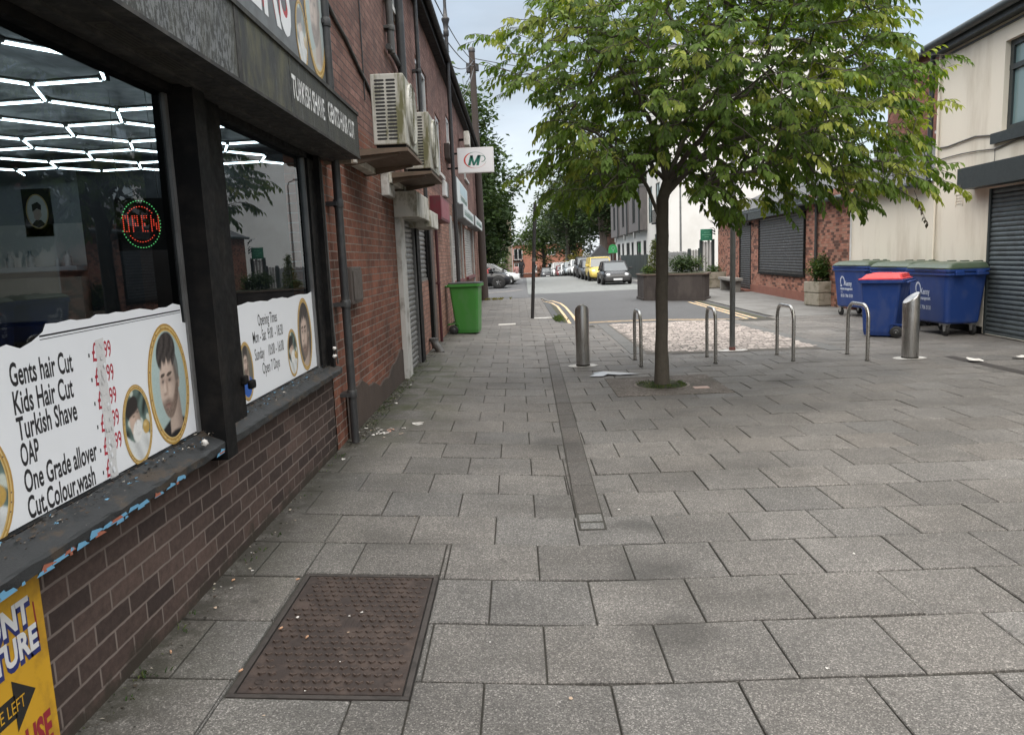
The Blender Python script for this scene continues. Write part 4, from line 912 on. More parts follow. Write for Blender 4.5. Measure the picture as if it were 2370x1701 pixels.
for t_ in np.linspace(R(40), R(140), 11): red += [(.078*math.cos(t_), .098*math.sin(t_)), (.078*math.cos(t_), -.098*math.sin(t_))]
GL = {'O': ['111', '101', '101', '101', '111'], 'P': ['111', '101', '111', '100', '100'], 'E': ['111', '100', '110', '100', '111'], 'N': ['1001', '1101', '1111', '1011', '1001']}
x0 = -.088
for ch in 'OPEN':
    for r_, rowp in enumerate(GL[ch]):
        for c_, v_ in enumerate(rowp):
            if v_ == '1': red += [(x0+c_*.0122, .046-r_*.021), (x0+c_*.0122, .0355-r_*.021)] if r_ < 4 else [(x0+c_*.0122, .046-r_*.021)]
    x0 += .0122*(len(GL[ch][0])+.85)
dots(red, .0032, emit('led_red', (1, .10, .05), .6), 'red_dots')
mb = MB()
for a in (-.1, .1): MB().tube([fo(a, .145), fo(a*.9, .72)], .002, 5).build('hanging_wire', grey_metal, os_)

# ================================================================== fittings on the left terrace
pipe_m = mat('pipe_black', (.030, .031, .033), .5, .3, 4, dirt=(.07, .068, .064), dirt_amt=.6, ds=5)
pipe_g = mat('pipe_grey', (.085, .083, .08), .6, .3, 4, dirt=(.05, .045, .04), ds=5)
def drainpipe(label, a, z0, z1, r=.036, h=.09, m=None, clips=(.6, 1.9, 3.2, 4.6), shoe=False):
    p0 = FL.p(a, z0, h); o = thing('drainpipe', label, 'drainpipe', tuple(p0), 0, 'pipes on the left terrace')
    pts = [(0, 0, 0), (0, 0, z1-z0)]
    if shoe: pts = [(.09, 0, .0), (.02, 0, .1)]+pts[1:]
    MB().tube(pts, r, 14).build('pipe', m or pipe_m, o)
    for c in clips:
        if z0 < c < z1:
            mb = MB().lathe([(r*1.22, -.03), (r*1.28, -.02), (r*1.28, .03), (r*1.18, .035)], (0, 0, c-z0), 14); mb.box(-h+.0, 0, -r*1.9, r*1.9, c-z0-.016, c-z0+.016); mb.build('bracket', m or pipe_m, o)
    return o
drainpipe('black drainpipe running down the bricks beside the barber window', 6.2, .1, 6.0, .034, clips=(.52, 1.28, 2.1, 3.5, 4.8))
drainpipe('thick black soil pipe high on the bricks above the air conditioners', 10.45, 2.4, 6.0, .058, .1, clips=(3.6, 5.2))
drainpipe('slim black pipe behind the farther air conditioner', 12.35, 2.36, 6.0, .034, .1, clips=(2.9, 4.6))
drainpipe('weathered grey pipe left of the thick black soil pipe', 9.78, 4.2, 6.0, .045, .07, pipe_g, clips=(4.5,))
drainpipe('thin dark red pipe beside the maroon box', 14.05, .07, 2.36, .028, .06, mat('maroon_dark', (.055, .012, .016), .5, .2), clips=(1.2,))
drainpipe('dark drainpipe at the far corner of the terrace', 30.7, 0, 6.0, .05, .08, clips=(2, 4))
mb = MB().tube([(0, -.6, .1), (0, 0, .1), (0, .35, .06), (.0, .42, 0)], .035, 10); o = mb.build('waste_pipe', pipe_m, None, loc=tuple(FL.p(10.2, 4.14, .06))); tag(o, 'short sloping black waste pipe joining the thick soil pipe', 'pipe')
mb = MB().tube([(0, 0, .22), (.03, -.02, .15), (.1, -.08, .06), (.13, -.12, 0)], .065, 14); mb.lathe([(.075, 0), (.078, .03), (.075, .06)], (0, 0, .2), 14); o = mb.build('pipe_elbow', pipe_g, None, loc=tuple(FL.p(12.55, .06, .08))); tag(o, 'grey plastic pipe elbow at the foot of the wall past the shutter', 'pipe')
# cables pinned to the wall
def cable(label, pts, r=.008, m=None, loc=None, name='cable'):
    p0 = Vector(pts[0]); mb = MB().tube([Vector(p)-p0 for p in pts], r, 6); o = mb.build(name, m or pipe_m, None, loc=tuple(p0)); return tag(o, label, 'cable')
def sagline(a, b, sag, n=14): a, b = Vector(a), Vector(b); return [a.lerp(b, k/n)-Vector((0, 0, sag*4*(k/n)*(1-k/n))) for k in range(n+1)]
cable('black cable sagging along the bricks towards the first air conditioner', [FL.p(a, z, .015) for a, z in ((6.45, 3.83), (6.9, 3.74), (7.25, 3.7), (7.6, 3.62), (7.9, 3.55), (8.2, 3.5), (8.5, 3.42), (8.55, 3.2))], .02)
cable('thin vertical cable on the bricks above the first air conditioner', [FL.p(8.1, 6.0, .01), FL.p(8.13, 4.5, .01), FL.p(8.1, 3.3, .01)], .007)
cable('thin grey cable beside the barber window frame', [FL.p(6.0, 2.4, .02), FL.p(6.02, 1.6, .02), FL.p(6.0, 1.1, .025), FL.p(6.07, .8, .02)], .008, pipe_g)
# meter boxes
o = thing('meter_box', 'dark brown meter box on the bricks behind the drainpipe', 'meter box', tuple(FL.p(6.8, 1.42, 0))); bm_ = mat('box_brown', (.075, .062, .055), .6, .25, 5)
MB().box(0, .075, -.22, .2, -.165, .165, c=.012).build('box', bm_, o); MB().box(.076, .085, -.19, .17, -.13, .13, c=.006).build('door', bm_, o)
o = thing('junction_box', 'pale grey junction box under the platform of the air conditioner', 'box', tuple(FL.p(9.0, 2.58, 0)))
MB().box(0, .09, -.22, .22, -.2, .17, c=.015).build('box', pale_render, o); MB().box(.091, .1, -.1, .08, -.06, .06).build('window', black_wood, o)
o = thing('wall_box', 'dark brown box on the upper bricks beside the lamp column', 'box', tuple(FL.p(17.9, 4.08, 0)))
MB().box(0, .12, -.5, .5, -.17, .17, c=.015).build('box', mat('box_dark', (.055, .042, .036), .7, .2), o); MB().box(.121, .13, -.46, .46, -.13, .13, c=.006).build('lid', mat('box_dark', (0, 0, 0)), o)
o = thing('flood_light', 'small square cream flood light high on the far end of the terrace', 'lamp', tuple(FL.p(22.4, 5.08, 0)))
MB().box(.0, .2, -.03, .03, -.03, .03).build('bracket', black_wood, o); MB().box(.16, .32, -.3, .3, -.2, .2, c=.03).build('housing', mossy_white, o)
o = thing('alarm_box', 'small white alarm box on the bricks behind the lamp column', 'box', tuple(FL.p(16.6, 3.15, 0)))
MB().box(0, .08, -.3, .2, -.16, .16, c=.015).build('box', white_up, o); MB().box(0, .085, .2, .45, -.16, .16, c=.01).build('side', pipe_g, o)

# ------------------------------------------------------------------ air conditioners on timber platforms
ac_m = mat('ac_casing', (.47, .46, .42), .6, .12, 5, bump=.15, dirt=(.12, .115, .05), dirt_amt=1.0, ds=5, stretch=(1.3, 1.3, .28))
ac_d = mat('ac_slot', (.02, .02, .02), .7, .3); timb = mat('old_timber', (.14, .10, .072), .8, .35, 6, bump=.5, bs=25, stretch=(1, .25, 1), dirt=(.08, .065, .045), ds=5)
def aircon(label, a0, a1, z0, z1):
    o = thing('air_conditioner', label, 'air conditioner', tuple(FL.p(a0, z0, .27)), 0, 'air conditioner units on the left wall')
    Ln, Hh = a1-a0, z1-z0; x0, x1 = .0, .30
    MB().box(x0, x1, 0, Ln, 0, Hh, c=.012).build('casing', ac_m, o)
    mb = MB(); n = 17
    for k in range(n):
        z = .05+(Hh-.11)*k/(n-1)
        for c0, c1 in ((x0+.035, x0+.125), (x0+.14, x0+.225)):
            mb.prism([(c0+.008, z-.0095), (c1-.008, z-.0095), (c1, z-.004), (c1, z+.004), (c1-.008, z+.0095), (c0+.008, z+.0095), (c0, z+.004), (c0, z-.004)], lambda a, b, h: (a, -.0015+h*.5, b), .003)
    mb.build('side_slots', ac_d, o)
    c = (Ln*.46, Hh*.52); r = min(Hh*.43, Ln*.36)
    MB().lathe([(r, 0), (r*.98, .004), (.001, .004)], (x1+.001, c[0], c[1]), 40, axis='x').build('fan_opening', ac_d, o)
    mb = MB()
    for k in range(1, 9): rr = r*k/8; mb.tube([(x1+.02, c[0]+rr*math.cos(t), c[1]+rr*math.sin(t)) for t in np.linspace(0, 2*math.pi, 37)], .004, 5, cap=False)
    for k in range(8): t = math.pi*k/4; mb.tube([(x1+.018, c[0], c[1]), (x1+.02, c[0]+r*math.cos(t), c[1]+r*math.sin(t))], .005, 5)
    mb.lathe([(r*1.03, .001), (r*1.06, .02), (r*.99, .03), (r*.96, .02)], (x1, c[0], c[1]), 40, axis='x'); mb.build('fan_grille', ac_m, o)
    mb = MB()
    for k in range(4):
        t = k*math.pi/2+.4; p = [(x1+.007, c[0]+.03*math.cos(t), c[1]+.03*math.sin(t)), (x1+.007, c[0]+r*.9*math.cos(t-.3), c[1]+r*.9*math.sin(t-.3)), (x1+.012, c[0]+r*.92*math.cos(t+.35), c[1]+r*.92*math.sin(t+.35))]; mb.add(p, [(0, 1, 2)])
    mb.build('fan', pipe_g, o)
    mb = MB(); mb.box(x0+.02, x1-.01, .03, Ln-.03, -.045, 0); mb.build('base_tray', black_wood, o)
    return o
def platform(label, a0, a1, z):
    o = thing('timber_platform', label, 'platform', tuple(FL.p(a0, z, 0)), 0, 'timber platforms under the air conditioners'); Ln = a1-a0
    mb = MB(); mb.add([(0.0, 0, -.07), (.59, 0, -.03), (.59, Ln, -.03), (0, Ln, -.07), (0.0, 0, .0), (.59, 0, .0), (.59, Ln, .0), (0, Ln, .0)], [(3, 2, 1, 0), (4, 5, 6, 7), (0, 1, 5, 4), (1, 2, 6, 5), (2, 3, 7, 6), (3, 0, 4, 7)]); mb.build('board', timb, o)
    MB().box(.02, .12, -.02, Ln, -.12, -.0, c=.01).build('beam', mossy_white, o)
    for a in (.05, Ln-.12): MB().prism([(0, -.03), (.5, -.035), (.5, -.055), (.05, -.13), (0, -.13)], lambda p, q, h, A=a: (p, A+h, q), .06).build('bracket', timb, o)
    return o
aircon('mossy white air conditioner unit nearest the barber sign', 7.0, 7.84, 2.675, 3.295); platform('timber platform under the nearest air conditioner', 6.9, 7.95, 2.63)
aircon('mossy air conditioner unit farther along, above the white lintel', 8.98, 9.95, 2.69, 3.33); platform('timber platform under the farther air conditioner', 8.85, 10.1, 2.645)

# ------------------------------------------------------------------ signs and boxes further along
o = thing('sign_box', 'maroon box sign over the shutter beyond the white lintel', 'sign', tuple(FL.p(13.8, 2.36, 0))); MB().box(0, .2, 0, 1.75, .0, .43, c=.006).build('box', maroon, o)
MB().box(.201, .207, .05, 1.7, .04, .39).build('face', mat('maroon_faded', (.24, .07, .085), .6, .3, 4), o)
grn = mat('sign_green', (.04, .16, .11), .6); wsg = mat('sign_white_print', (.62, .66, .66), .5, .1, 3)
def fsign(label, a0, a1, z0, z1, h0, h1):
    o = thing('shop_sign', label, 'sign', tuple(FL.p(a0, z0, h0))); Ln = a1-a0
    MB().box(0, h1-h0, 0, Ln, 0, z1-z0, c=.008).build('box', mat('sign_box_grey', (.12, .125, .13), .5, .15), o)
    MB().box(h1-h0+.001, h1-h0+.012, .03, Ln-.03, .02, z1-z0-.02).build('face', wsg, o)
    return o
s1_ = fsign('white box sign with green lettering over the pale shutters, nearer half', 18.75, 23.3, 2.65, 2.99, 0, .27)
s2_ = fsign('white box sign with green lettering over the pale shutters, farther half', 24.4, 29.1, 2.68, 3.03, 0, .27)
def blur_words(o, x, y0, y1, z0, z1, n, m, nm='lettering'):
    """lettering too small to read in the photograph: separate short strokes"""
    mb = MB(); y = y0; 
    while y < y1:
        w = random.uniform(.05, .1)*(y1-y0)/3
        for k in range(random.choice((2, 3))): zz = z0+(z1-z0)*k/3; mb.add([(x, y, zz), (x, y+w, zz), (x, y+w, zz+(z1-z0)*.22), (x, y, zz+(z1-z0)*.22)], [(0, 1, 2, 3)])
        mb.add([(x, y, z0), (x, y+w*.25, z0), (x, y+w*.25, z1), (x, y, z1)], [(0, 1, 2, 3)]); y += w*1.4
    mb.build(nm, m, o)
blur_words(s1_, .2835, .4, 4.1, .09, .24, 9, grn); blur_words(s2_, .2835, .5, 4.2, .09, .24, 9, grn)
o = fsign('white flat shop sign on the bricks above the pale shutters', 19.8, 24.1, 3.1, 3.78, 0, .06); blur_words(o, .0735, 1.2, 3.9, .16, .3, 7, grn)
MB().box(.073, .0745, 1.1, 4.0, .33, .62).build('picture', mat('sign_blue_pale', (.42, .55, .6), .5, .2, 2), o)
# projecting sign with the M emblem
o = thing('projecting_sign', 'white projecting sign with a green M emblem and a red oval swoosh', 'sign', (-1.27, 18.0, 3.63)); Wd, Hd = .85, .575
MB().box(0, Wd, -.06, .06, 0, Hd, c=.01).build('box', mat('sign_frame_white', (.66, .66, .66), .5, .08), o)
for z in (.1, Hd-.14): MB().box(-.26, .02, -.02, .02, z, z+.04).build('bracket', black_wood, o)
fnm = lambda k: (lambda a, b: Vector((a, -.0605-.0008*k, b)))
ltg = mat('emblem_green', (.02, .15, .11), .5); ltr = mat('emblem_red', (.50, .06, .04), .5); fcw = mat('sign_face_white', (.70, .70, .72), .5, .03)
mb = MB(); flat(mb, fnm(0), [(.03, .03), (Wd-.03, .03), (Wd-.03, Hd-.03), (.03, Hd-.03)]); mb.build('face', fcw, o)
mb = MB(); n = 48; cx, cz, ra, rb = .41, .285, .265, .185
for k in range(n):
    t0, t1 = R(30+k*320/n), R(30+(k+1)*320/n)
    w = lambda t: .006+.034*max(0, math.cos(t-math.pi))**1.2
    P = [(cx+ra*math.cos(t0), cz+rb*math.sin(t0)), (cx+ra*math.cos(t1), cz+rb*math.sin(t1)), (cx+(ra-w(t1))*math.cos(t1), cz+(rb-w(t1)*.7)*math.sin(t1)), (cx+(ra-w(t0))*math.cos(t0), cz+(rb-w(t0)*.7)*math.sin(t0))]
    flat(mb, fnm(1), P, 0 if R(120) < (t0+t1)/2 < R(330) else 1)
mb.build('emblem', [ltr, ltg], o)
mb = MB(); M_ = [(.25, .17), (.315, .17), (.335, .29), (.36, .2), (.405, .2), (.47, .3), (.455, .17), (.52, .17), (.555, .39), (.475, .39), (.405, .28), (.375, .39), (.295, .39)]
M_ = [(.24, .165), (.30, .165), (.335, .30), (.355, .165), (.395, .165), (.47, .30), (.435, .165), (.495, .165), (.555, .395), (.475, .395), (.395, .255), (.37, .395), (.30, .395)]
# the M as four strokes so every face is convex
for P in ([(.24, .165), (.30, .165), (.36, .395), (.30, .395)], [(.30, .395), (.365, .395), (.40, .165), (.355, .165)], [(.355, .165), (.40, .165), (.545, .395), (.475, .395)], [(.435, .165), (.495, .165), (.555, .395), (.49, .395)]): flat(mb, fnm(2), P)
for k in range(20):
    t0, t1 = R(-100+k*200/20), R(-100+(k+1)*200/20); c2, d2, r2, q2 = .575, .315, .085, .075
    flat(mb, fnm(2), [(c2+r2*math.cos(t0), d2+q2*math.sin(t0)), (c2+r2*math.cos(t1), d2+q2*math.sin(t1)), (c2+(r2-.022)*math.cos(t1), d2+(q2-.014)*math.sin(t1)), (c2+(r2-.022)*math.cos(t0), d2+(q2-.014)*math.sin(t0))])
mb.build('lettering', ltg, o)
# yellow board leaning under the shop sill
o = thing('advert_board', 'yellow advertising board with white and blue lettering fixed under the barber sill', 'sign', tuple(FL.p(1.9, .07, .012)))
yb = mat('board_yellow', (.56, .31, .018), .55, .12, 3, dirt=(.30, .16, .02), dirt_amt=.6, ds=7); nvy = mat('board_navy', (.02, .03, .15), .5); bl2 = mat('board_black', (.015, .014, .012), .6); rd2 = mat('board_red', (.26, .02, .03), .55); wh2 = mat('board_white', (.68, .68, .68), .55)
mb = MB(); fbox(mb, FL, .9, 2.165, .06, .73, .004, .012); mb.build('panel', yb, o, world=True)
fb_ = lambda k: (lambda a, b: FL.p(a, b, .0122+.0006*k))
mb = MB(); shr = .12
for s_, a1, z in (('DISCOUNT', 2.105, .585), ('FURNITURE', 2.125, .49)):
    mb = MB(); wd_ = .45 if s_[0] == 'D' else .425; ftext(mb, fb_(1), s_, .105, (a1-wd_+.006, z-.013), wd_, bold=.0085, mi=0); ftext(mb, fb_(2), s_, .105, (a1-wd_, z), wd_, bold=.004, mi=1); mb.build('lettering', [nvy, wh2, bl2, yb, rd2], o, world=True)
mb = MB()
for P in ([(1.0, .335), (1.995, .335), (1.995, .405), (1.0, .405)], [(1.99, .29), (2.085, .372), (1.99, .45)]): flat(mb, fb_(1), P, 2)
ftext(mb, fb_(2), 'ON THE LEFT', .056, (1.80, .35), .235, mi=3)
mb.build('arrow', [nvy, wh2, bl2, yb, rd2], o, world=True); mb = MB()
ftext(mb, fb_(1), 'WAREHOUSE', .14, (1.70, .175), .435, bold=.006, mi=4)
q_ = MB(); flat(q_, fb_(1), [(2.125, .50), (2.132, .50), (2.128, .63), (2.122, .63)], 4); q_.build('stripe', [nvy, wh2, bl2, yb, rd2], o, world=True)
mb.build('lettering', [nvy, wh2, bl2, yb, rd2], o, world=True)

# ------------------------------------------------------------------ lamp column, telegraph pole, black pole, sign pole
colm = mat('column_black', (.022, .021, .022), .45, .25, 4)
o = thing('lamp_column', 'tall black ornate lamp column behind the green bin', 'lamp column', (-1.31, 16.95, gz(-1.31, 16.95)))
MB().lathe([(.075, 0), (.08, .03), (.075, .9), (.055, .95), (.045, 1.1), (.042, 6.35)], (0, 0, 0), 16).build('shaft', colm, o)
MB().lathe([(.042, 6.35), (.062, 6.38), (.062, 6.48), (.05, 6.5), (.062, 6.62), (.088, 6.7), (.088, 6.73), (.05, 6.76), (.034, 6.95), (.027, 9.3)], (0, 0, 0), 16).build('collar', colm, o)
MB().lathe([(.03, 9.3), (.2, 9.4), (.17, 9.75), (.03, 9.9)], (0, 0, 0), 12).build('lantern', colm, o)
wood = mat('pole_wood', (.048, .036, .031), .85, .3, 4, bump=.6, bs=30, stretch=(1, 1, .15))
o = thing('telegraph_pole', 'brown wooden telegraph pole at the far end of the terrace', 'telegraph pole', (-1.3, 29.9, -.03)); o.rotation_euler = (0, R(-.4), 0)
MB().tube([(0, 0, 0), (0, 0, 9.6)], [.16, .115], 16).build('pole', wood, o)
MB().lathe([(.13, 9.5), (.135, 9.62), (.06, 9.68)], (0, 0, 0), 14).build('cap', colm, o)
MB().box(-.24, -.1, -.1, .1, 8.75, 9.1, c=.02).build('junction_box', colm, o); MB().box(.1, .24, -.1, .1, 8.8, 9.05, c=.02).build('junction_box', colm, o)
top = Vector((-1.3, 29.9, 9.1))
cbl = [((-1.45, 13.5, 6.05), .25), ((-1.45, 17, 6.02), .3), ((-1.45, 21, 6.0), .35), ((-1.5, 9.5, 6.3), .4), ((10.5, 18.5, 5.6), .6), ((12, 40, 11), .6), ((-9, 60, 7), .6)]
for i, (p, sg_) in enumerate(cbl):
    lb = ['overhead wire from the telegraph pole to the gutter, steepest of the bundle', 'overhead wire from the telegraph pole dropping to the middle of the gutter', 'overhead wire hanging in a low loop beside the telegraph pole', 'long overhead wire from the telegraph pole past the lamp column', 'overhead wire crossing the sky behind the left of the tree', 'overhead wire from the telegraph pole towards the tall white building', 'overhead wire leaving the telegraph pole behind the far tree'][i]
    cable(lb, sagline(top+Vector((0, 0, random.uniform(-.2, .2))), p, sg_), .014, colm, name='overhead_wire')
cable('loose wire loop hanging down the telegraph pole', [(-1.42, 29.8, 9.0), (-1.75, 29.7, 8.5), (-1.7, 29.6, 7.9), (-1.45, 29.75, 7.7)], .008, colm, name='overhead_wire')
o = thing('plain_pole', 'leaning plain black pole at the kerb end of the left footway', 'pole', (.39, 19.88, gz(.39, 19.88))); o.rotation_euler = (0, R(3.4), 0)
MB().tube([(0, 0, 0), (0, 0, 3.0)], .047, 14).build('post', colm, o); MB().lathe([(.049, 1.5), (.05, 1.56), (.049, 1.6)], (0, 0, 0), 14).build('sticker', pipe_g, o); MB().lathe([(.05, 2.98), (.05, 3.02), (.02, 3.05)], (0, 0, 0), 12).build('cap', colm, o)
MB().box(-.02, .5, -.13, .13, -.02, .004).build('footing', pale_render, None, loc=(.45, 19.85, .0)); tag(bpy.data.objects['footing'], 'pale concrete patch at the foot of the leaning black pole', 'footing')
galv = mat('pole_grey', (.15, .155, .155), .5, .2, 5, metal=.2, dirt=(.09, .09, .08), ds=4)
o = thing('sign_pole', 'grey metal pole rising into the tree behind the second bike stand', 'pole', (3.42, 11.87, 0)); o.rotation_euler = (0, R(.2), 0)
MB().tube([(0, 0, 0), (0, 0, 3.5)], .043, 14).build('post', galv, o); MB().lathe([(.05, 0), (.052, .04), (.044, .06)], (0, 0, 0), 14).build('base', mat('rust_red', (.18, .07, .06), .8, .3, 9), o)
mb = MB(); mb.add([(a, b, .0) for a, b in ell(0, 0, .24, .14, 16)], [tuple(range(16))]); o = mb.build('footing', pale_render, None, loc=(3.42, 11.85, .0065)); tag(o, 'pale mortar collar at the foot of the grey sign pole', 'footing')

# ------------------------------------------------------------------ bollards and bike stands
ss = newmat('brushed_steel'); mt, t, b, o_ = ss; v = ncoord(t, 'Object', (1, 1, .02))
c = nmix(t, nnoise(t, v, 90, 4), (.34, .33, .32), (.52, .51, .50)); d = nramp(t, nnoise(t, ncoord(t), 7, 6, .7), [(.5, 0), (.7, .5)]); c = nmix(t, d, c, (.16, .14, .12)); t.links.new(c, b.inputs['Base Color']); b.inputs['Metallic'].default_value = .95
t.links.new(nramp(t, nnoise(t, v, 120, 3), [(.3, .22), (.7, .42)]), b.inputs['Roughness']); b.inputs['Anisotropic'].default_value = .6; STEEL = mt
pol = newmat('satin_steel'); mt, t, b, o_ = pol; v = ncoord(t)
c = nmix(t, nnoise(t, v, 9, 6, .7), (.30, .29, .275), (.55, .54, .52)); t.links.new(c, b.inputs['Base Color']); b.inputs['Metallic'].default_value = .95; t.links.new(nramp(t, nnoise(t, v, 30, 5), [(.3, .2), (.7, .4)]), b.inputs['Roughness']); SATIN = mt
def bollard(label, x, y, r, h, rz):
    o = thing('bollard', label, 'bollard', (x, y, 0), rz, 'steel bollards on the square')
    mb = MB(); n = 40; vs = []
    slant = lambda a: h-.14*(.5-.5*math.cos(a))*1.0
    rows = [(r, 0, 0), (r, .5, 0), (r, 1, 0), (r*.97, 1, .012), (r*.9, 1, .02)]
    for (rr, f, dz) in rows:
        for k in range(n): a = 2*math.pi*k/n; vs.append((rr*math.cos(a), rr*math.sin(a), slant(a)*f+dz))
    fs = [(i*n+k, i*n+(k+1) % n, (i+1)*n+(k+1) % n, (i+1)*n+k) for i in range(len(rows)-1) for k in range(n)]
    mb.add(vs, fs, None, 0, True); mb.add([vs[4*n+k] for k in range(n)], [tuple(range(n))]); mb.build('post', STEEL, o)
    MB().lathe([(r*1.01, 0), (r*1.02, .006), (r*1.01, .03)], (0, 0, 0), 32).build('base_ring', mat('grime_black', (.03, .028, .025), .8), o)
    return o
bollard('brushed steel bollard with slanted top left of the bike stands', .93, 10.81, .1, .885, R(-90))
bollard('brushed steel bollard with slanted top in front of the blue bins', 5.45, 10.32, .108, .9, R(0)).rotation_euler[1] = R(-.6)
for x, y in ((.93, 10.81), (5.45, 10.32)):
    mb = MB(); mb.add([(a*(1+.15*random.random()), b, 0) for a, b in ell(0, 0, .2, .17, 18)], [tuple(range(18))]); f = mb.build('footing', pale_render, None, loc=(x, y, .0065)); tag(f, 'pale mortar collar round the foot of the %s bollard' % ('left' if x < 2 else 'right'), 'footing')
def stand():
    o = thing('bike_stand', 'x', 'bike stand', (0, 0, 0), 0, 'steel bike stands in a row'); w, h, rr = .72, .765, .19
    pts = [(0, 0, 0), (0, 0, .2), (0, 0, h-rr)]+[(0, rr-rr*math.cos(t), h-rr+rr*math.sin(t)) for t in np.linspace(.15, math.pi/2, 8)]+[(0, w-rr+rr*math.sin(t), h-rr+rr*math.cos(t)) for t in np.linspace(0, math.pi/2-.15, 8)]+[(0, w, h-rr), (0, w, .2), (0, w, 0)]
    MB().tube(pts, .025, 16).build('hoop', SATIN, o)
    for y in (0, w): MB().lathe([(.03, -.002), (.031, .004), (.026, .012)], (0, y, 0), 16).build('base_ring', mat('grime_black', (0, 0, 0)), o)
    return o
st = stand()
spots = [(1.735, 10.52, 1.76, 11.23, 'bike stand just left of the tree trunk'), (2.8, 10.54, 2.86, 11.27, 'bike stand just right of the tree trunk, before the grey pole'), (3.88, 10.47, 3.9, 11.21, 'bike stand standing alone between the grey pole and the red-lidded bin'), (4.82, 10.24, 4.86, 10.97, 'rightmost bike stand, in front of the red-lidded bin')]
for i, (x, y, x2, y2, lb) in enumerate(spots):
    o = st if i == 0 else copy_tree(st); o.location = (x, y, .001); o.rotation_euler = (0, 0, -math.atan2(x2-x, y2-y)); o['label'] = 'steel hoop '+lb

# ================================================================== bins
def loft_box(mb, secs, mi=0, n=5, rad=.05):
    """stack of rounded rectangles (cx, cy, hx, hy, z) joined into one skin"""
    V = []
    for (cx, cy, hx, hy, z) in secs:
        r = min(rad, hx*.4, hy*.4)
        for (sx, sy, a0) in ((1, 1, 0), (-1, 1, 90), (-1, -1, 180), (1, -1, 270)):
            for k in range(n): a = R(a0+90*k/(n-1)); V.append((cx+sx*(hx-r)+r*math.cos(a), cy+sy*(hy-r)+r*math.sin(a), z))
    m_ = 4*n; fs = [(i*m_+k, i*m_+(k+1) % m_, (i+1)*m_+(k+1) % m_, (i+1)*m_+k) for i in range(len(secs)-1) for k in range(m_)]
    fs += [tuple(range(m_-1, -1, -1)), tuple(range((len(secs)-1)*m_, len(secs)*m_))]
    return mb.add(V, fs, None, mi)
def plast(name, c, fade=.3): return mat(name, c, .42, .14, 2.5, bump=.12, bs=90, dirt=tuple(x*.8+.035 for x in c), dirt_amt=.5, ds=5, stretch=(1, 1, .5))
blue_b = plast('bin_blue', (.014, .044, .185)); green_lid = plast('bin_lid_green', (.058, .084, .055), .6); red_lid = plast('bin_lid_red', (.62, .045, .05), .6); green_b = plast('bin_green', (.045, .20, .035)); rubber = mat('rubber', (.016, .016, .016), .8, .3); grey_lid = plast('bin_lid_grey', (.035, .036, .038))
zinc = mat('zinc', (.42, .42, .41), .45, .2, 8, metal=.7); white_print = mat('bin_print', (.50, .55, .66), .6, .1, 9)
def wheelie(name, label, cat, loc, rz, body, lid, w=.56, d=.70, h=1.0, open_=0, lid_h=.075, rim_m=None):
    """local x = depth (handle at -x), y = width"""
    o = thing(name, label, cat, loc, rz)
    loft_box(MB(), [(.03, 0, d*.33, w*.40, .03), (.03, 0, d*.345, w*.42, .10), (.0, 0, d*.44, w*.475, h*.93), (.0, 0, d*.45, w*.48, h*.94)], rad=.045).build('body', body, o)
    loft_box(MB(), [(.0, 0, d*.47, w*.51, h*.925), (.0, 0, d*.5, w*.53, h*.935), (.0, 0, d*.5, w*.53, h*.985), (.0, 0, d*.48, w*.51, h*.99)], rad=.05).build('rim', rim_m or body, o)
    mb = MB(); k = lid_h
    loft_box(mb, [(.01, 0, d*.485, w*.52, h*.99), (.01, 0, d*.485, w*.52, h*.99+.018), (.0, 0, d*.44, w*.46, h*.99+.026), (-.02, 0, d*.38, w*.40, h*.99+k*.9), (-.03, 0, d*.3, w*.32, h*.99+k)], rad=.05)
    mb.box(-.06, .2, -w*.2, w*.2, h*.99+k*.98, h*.99+k*1.08, c=.006); mb.build('lid', lid, o)
    MB().tube([(-d*.5, -w*.3, h*.93), (-d*.58, -w*.32, h*.95), (-d*.58, w*.32, h*.95), (-d*.5, w*.3, h*.93)], .016, 8).build('handle', body, o)
    MB().tube([(-d*.36, -w*.52, .1), (-d*.36, w*.52, .1)], .012, 8).build('axle', zinc, o)
    for s_ in (-1, 1):
        wl_ = MB().lathe([(.03, -.028), (.085, -.028), (.1, -.018), (.1, .018), (.085, .028), (.03, .028)], (-d*.36, s_*w*.47, .1), 22, axis='y').build('wheel', rubber, o)
        q = MB().lathe([(.03, -.031), (.05, -.031), (.05, .031), (.03, .031)], (-d*.36, s_*w*.47, .1), 16, axis='y').build('hub', grey_lid, wl_)
        MB().prism([(-d*.36-.13, .0+.2), (-d*.36-.1, .24), (-d*.36+.1, .24), (-d*.36+.13, .2), (-d*.36+.13, .1), (-d*.36+.115, .1), (-d*.36+.115, .19), (-d*.36+.09, .225), (-d*.36-.13, .22)], lambda a, b, hh, s_=s_: (a, s_*(w*.43+hh), b), .012).build('wheel_arch', body, o)
    return o
g = wheelie('wheelie_bin', 'green wheelie bin with a dark lid standing against the left wall', 'bin', (-1.09, 15.95, gz(-1.1, 15.95)), R(-6), green_b, grey_lid, .60, .70, 1.075, lid_h=.03, rim_m=green_b)
rb_ = wheelie('wheelie_bin', 'blue wheelie bin with a bright red lid in front of the big bins', 'bin', (6.42, 13.03, 0), R(140), blue_b, red_lid, .70, .74, 1.0, lid_h=.10)
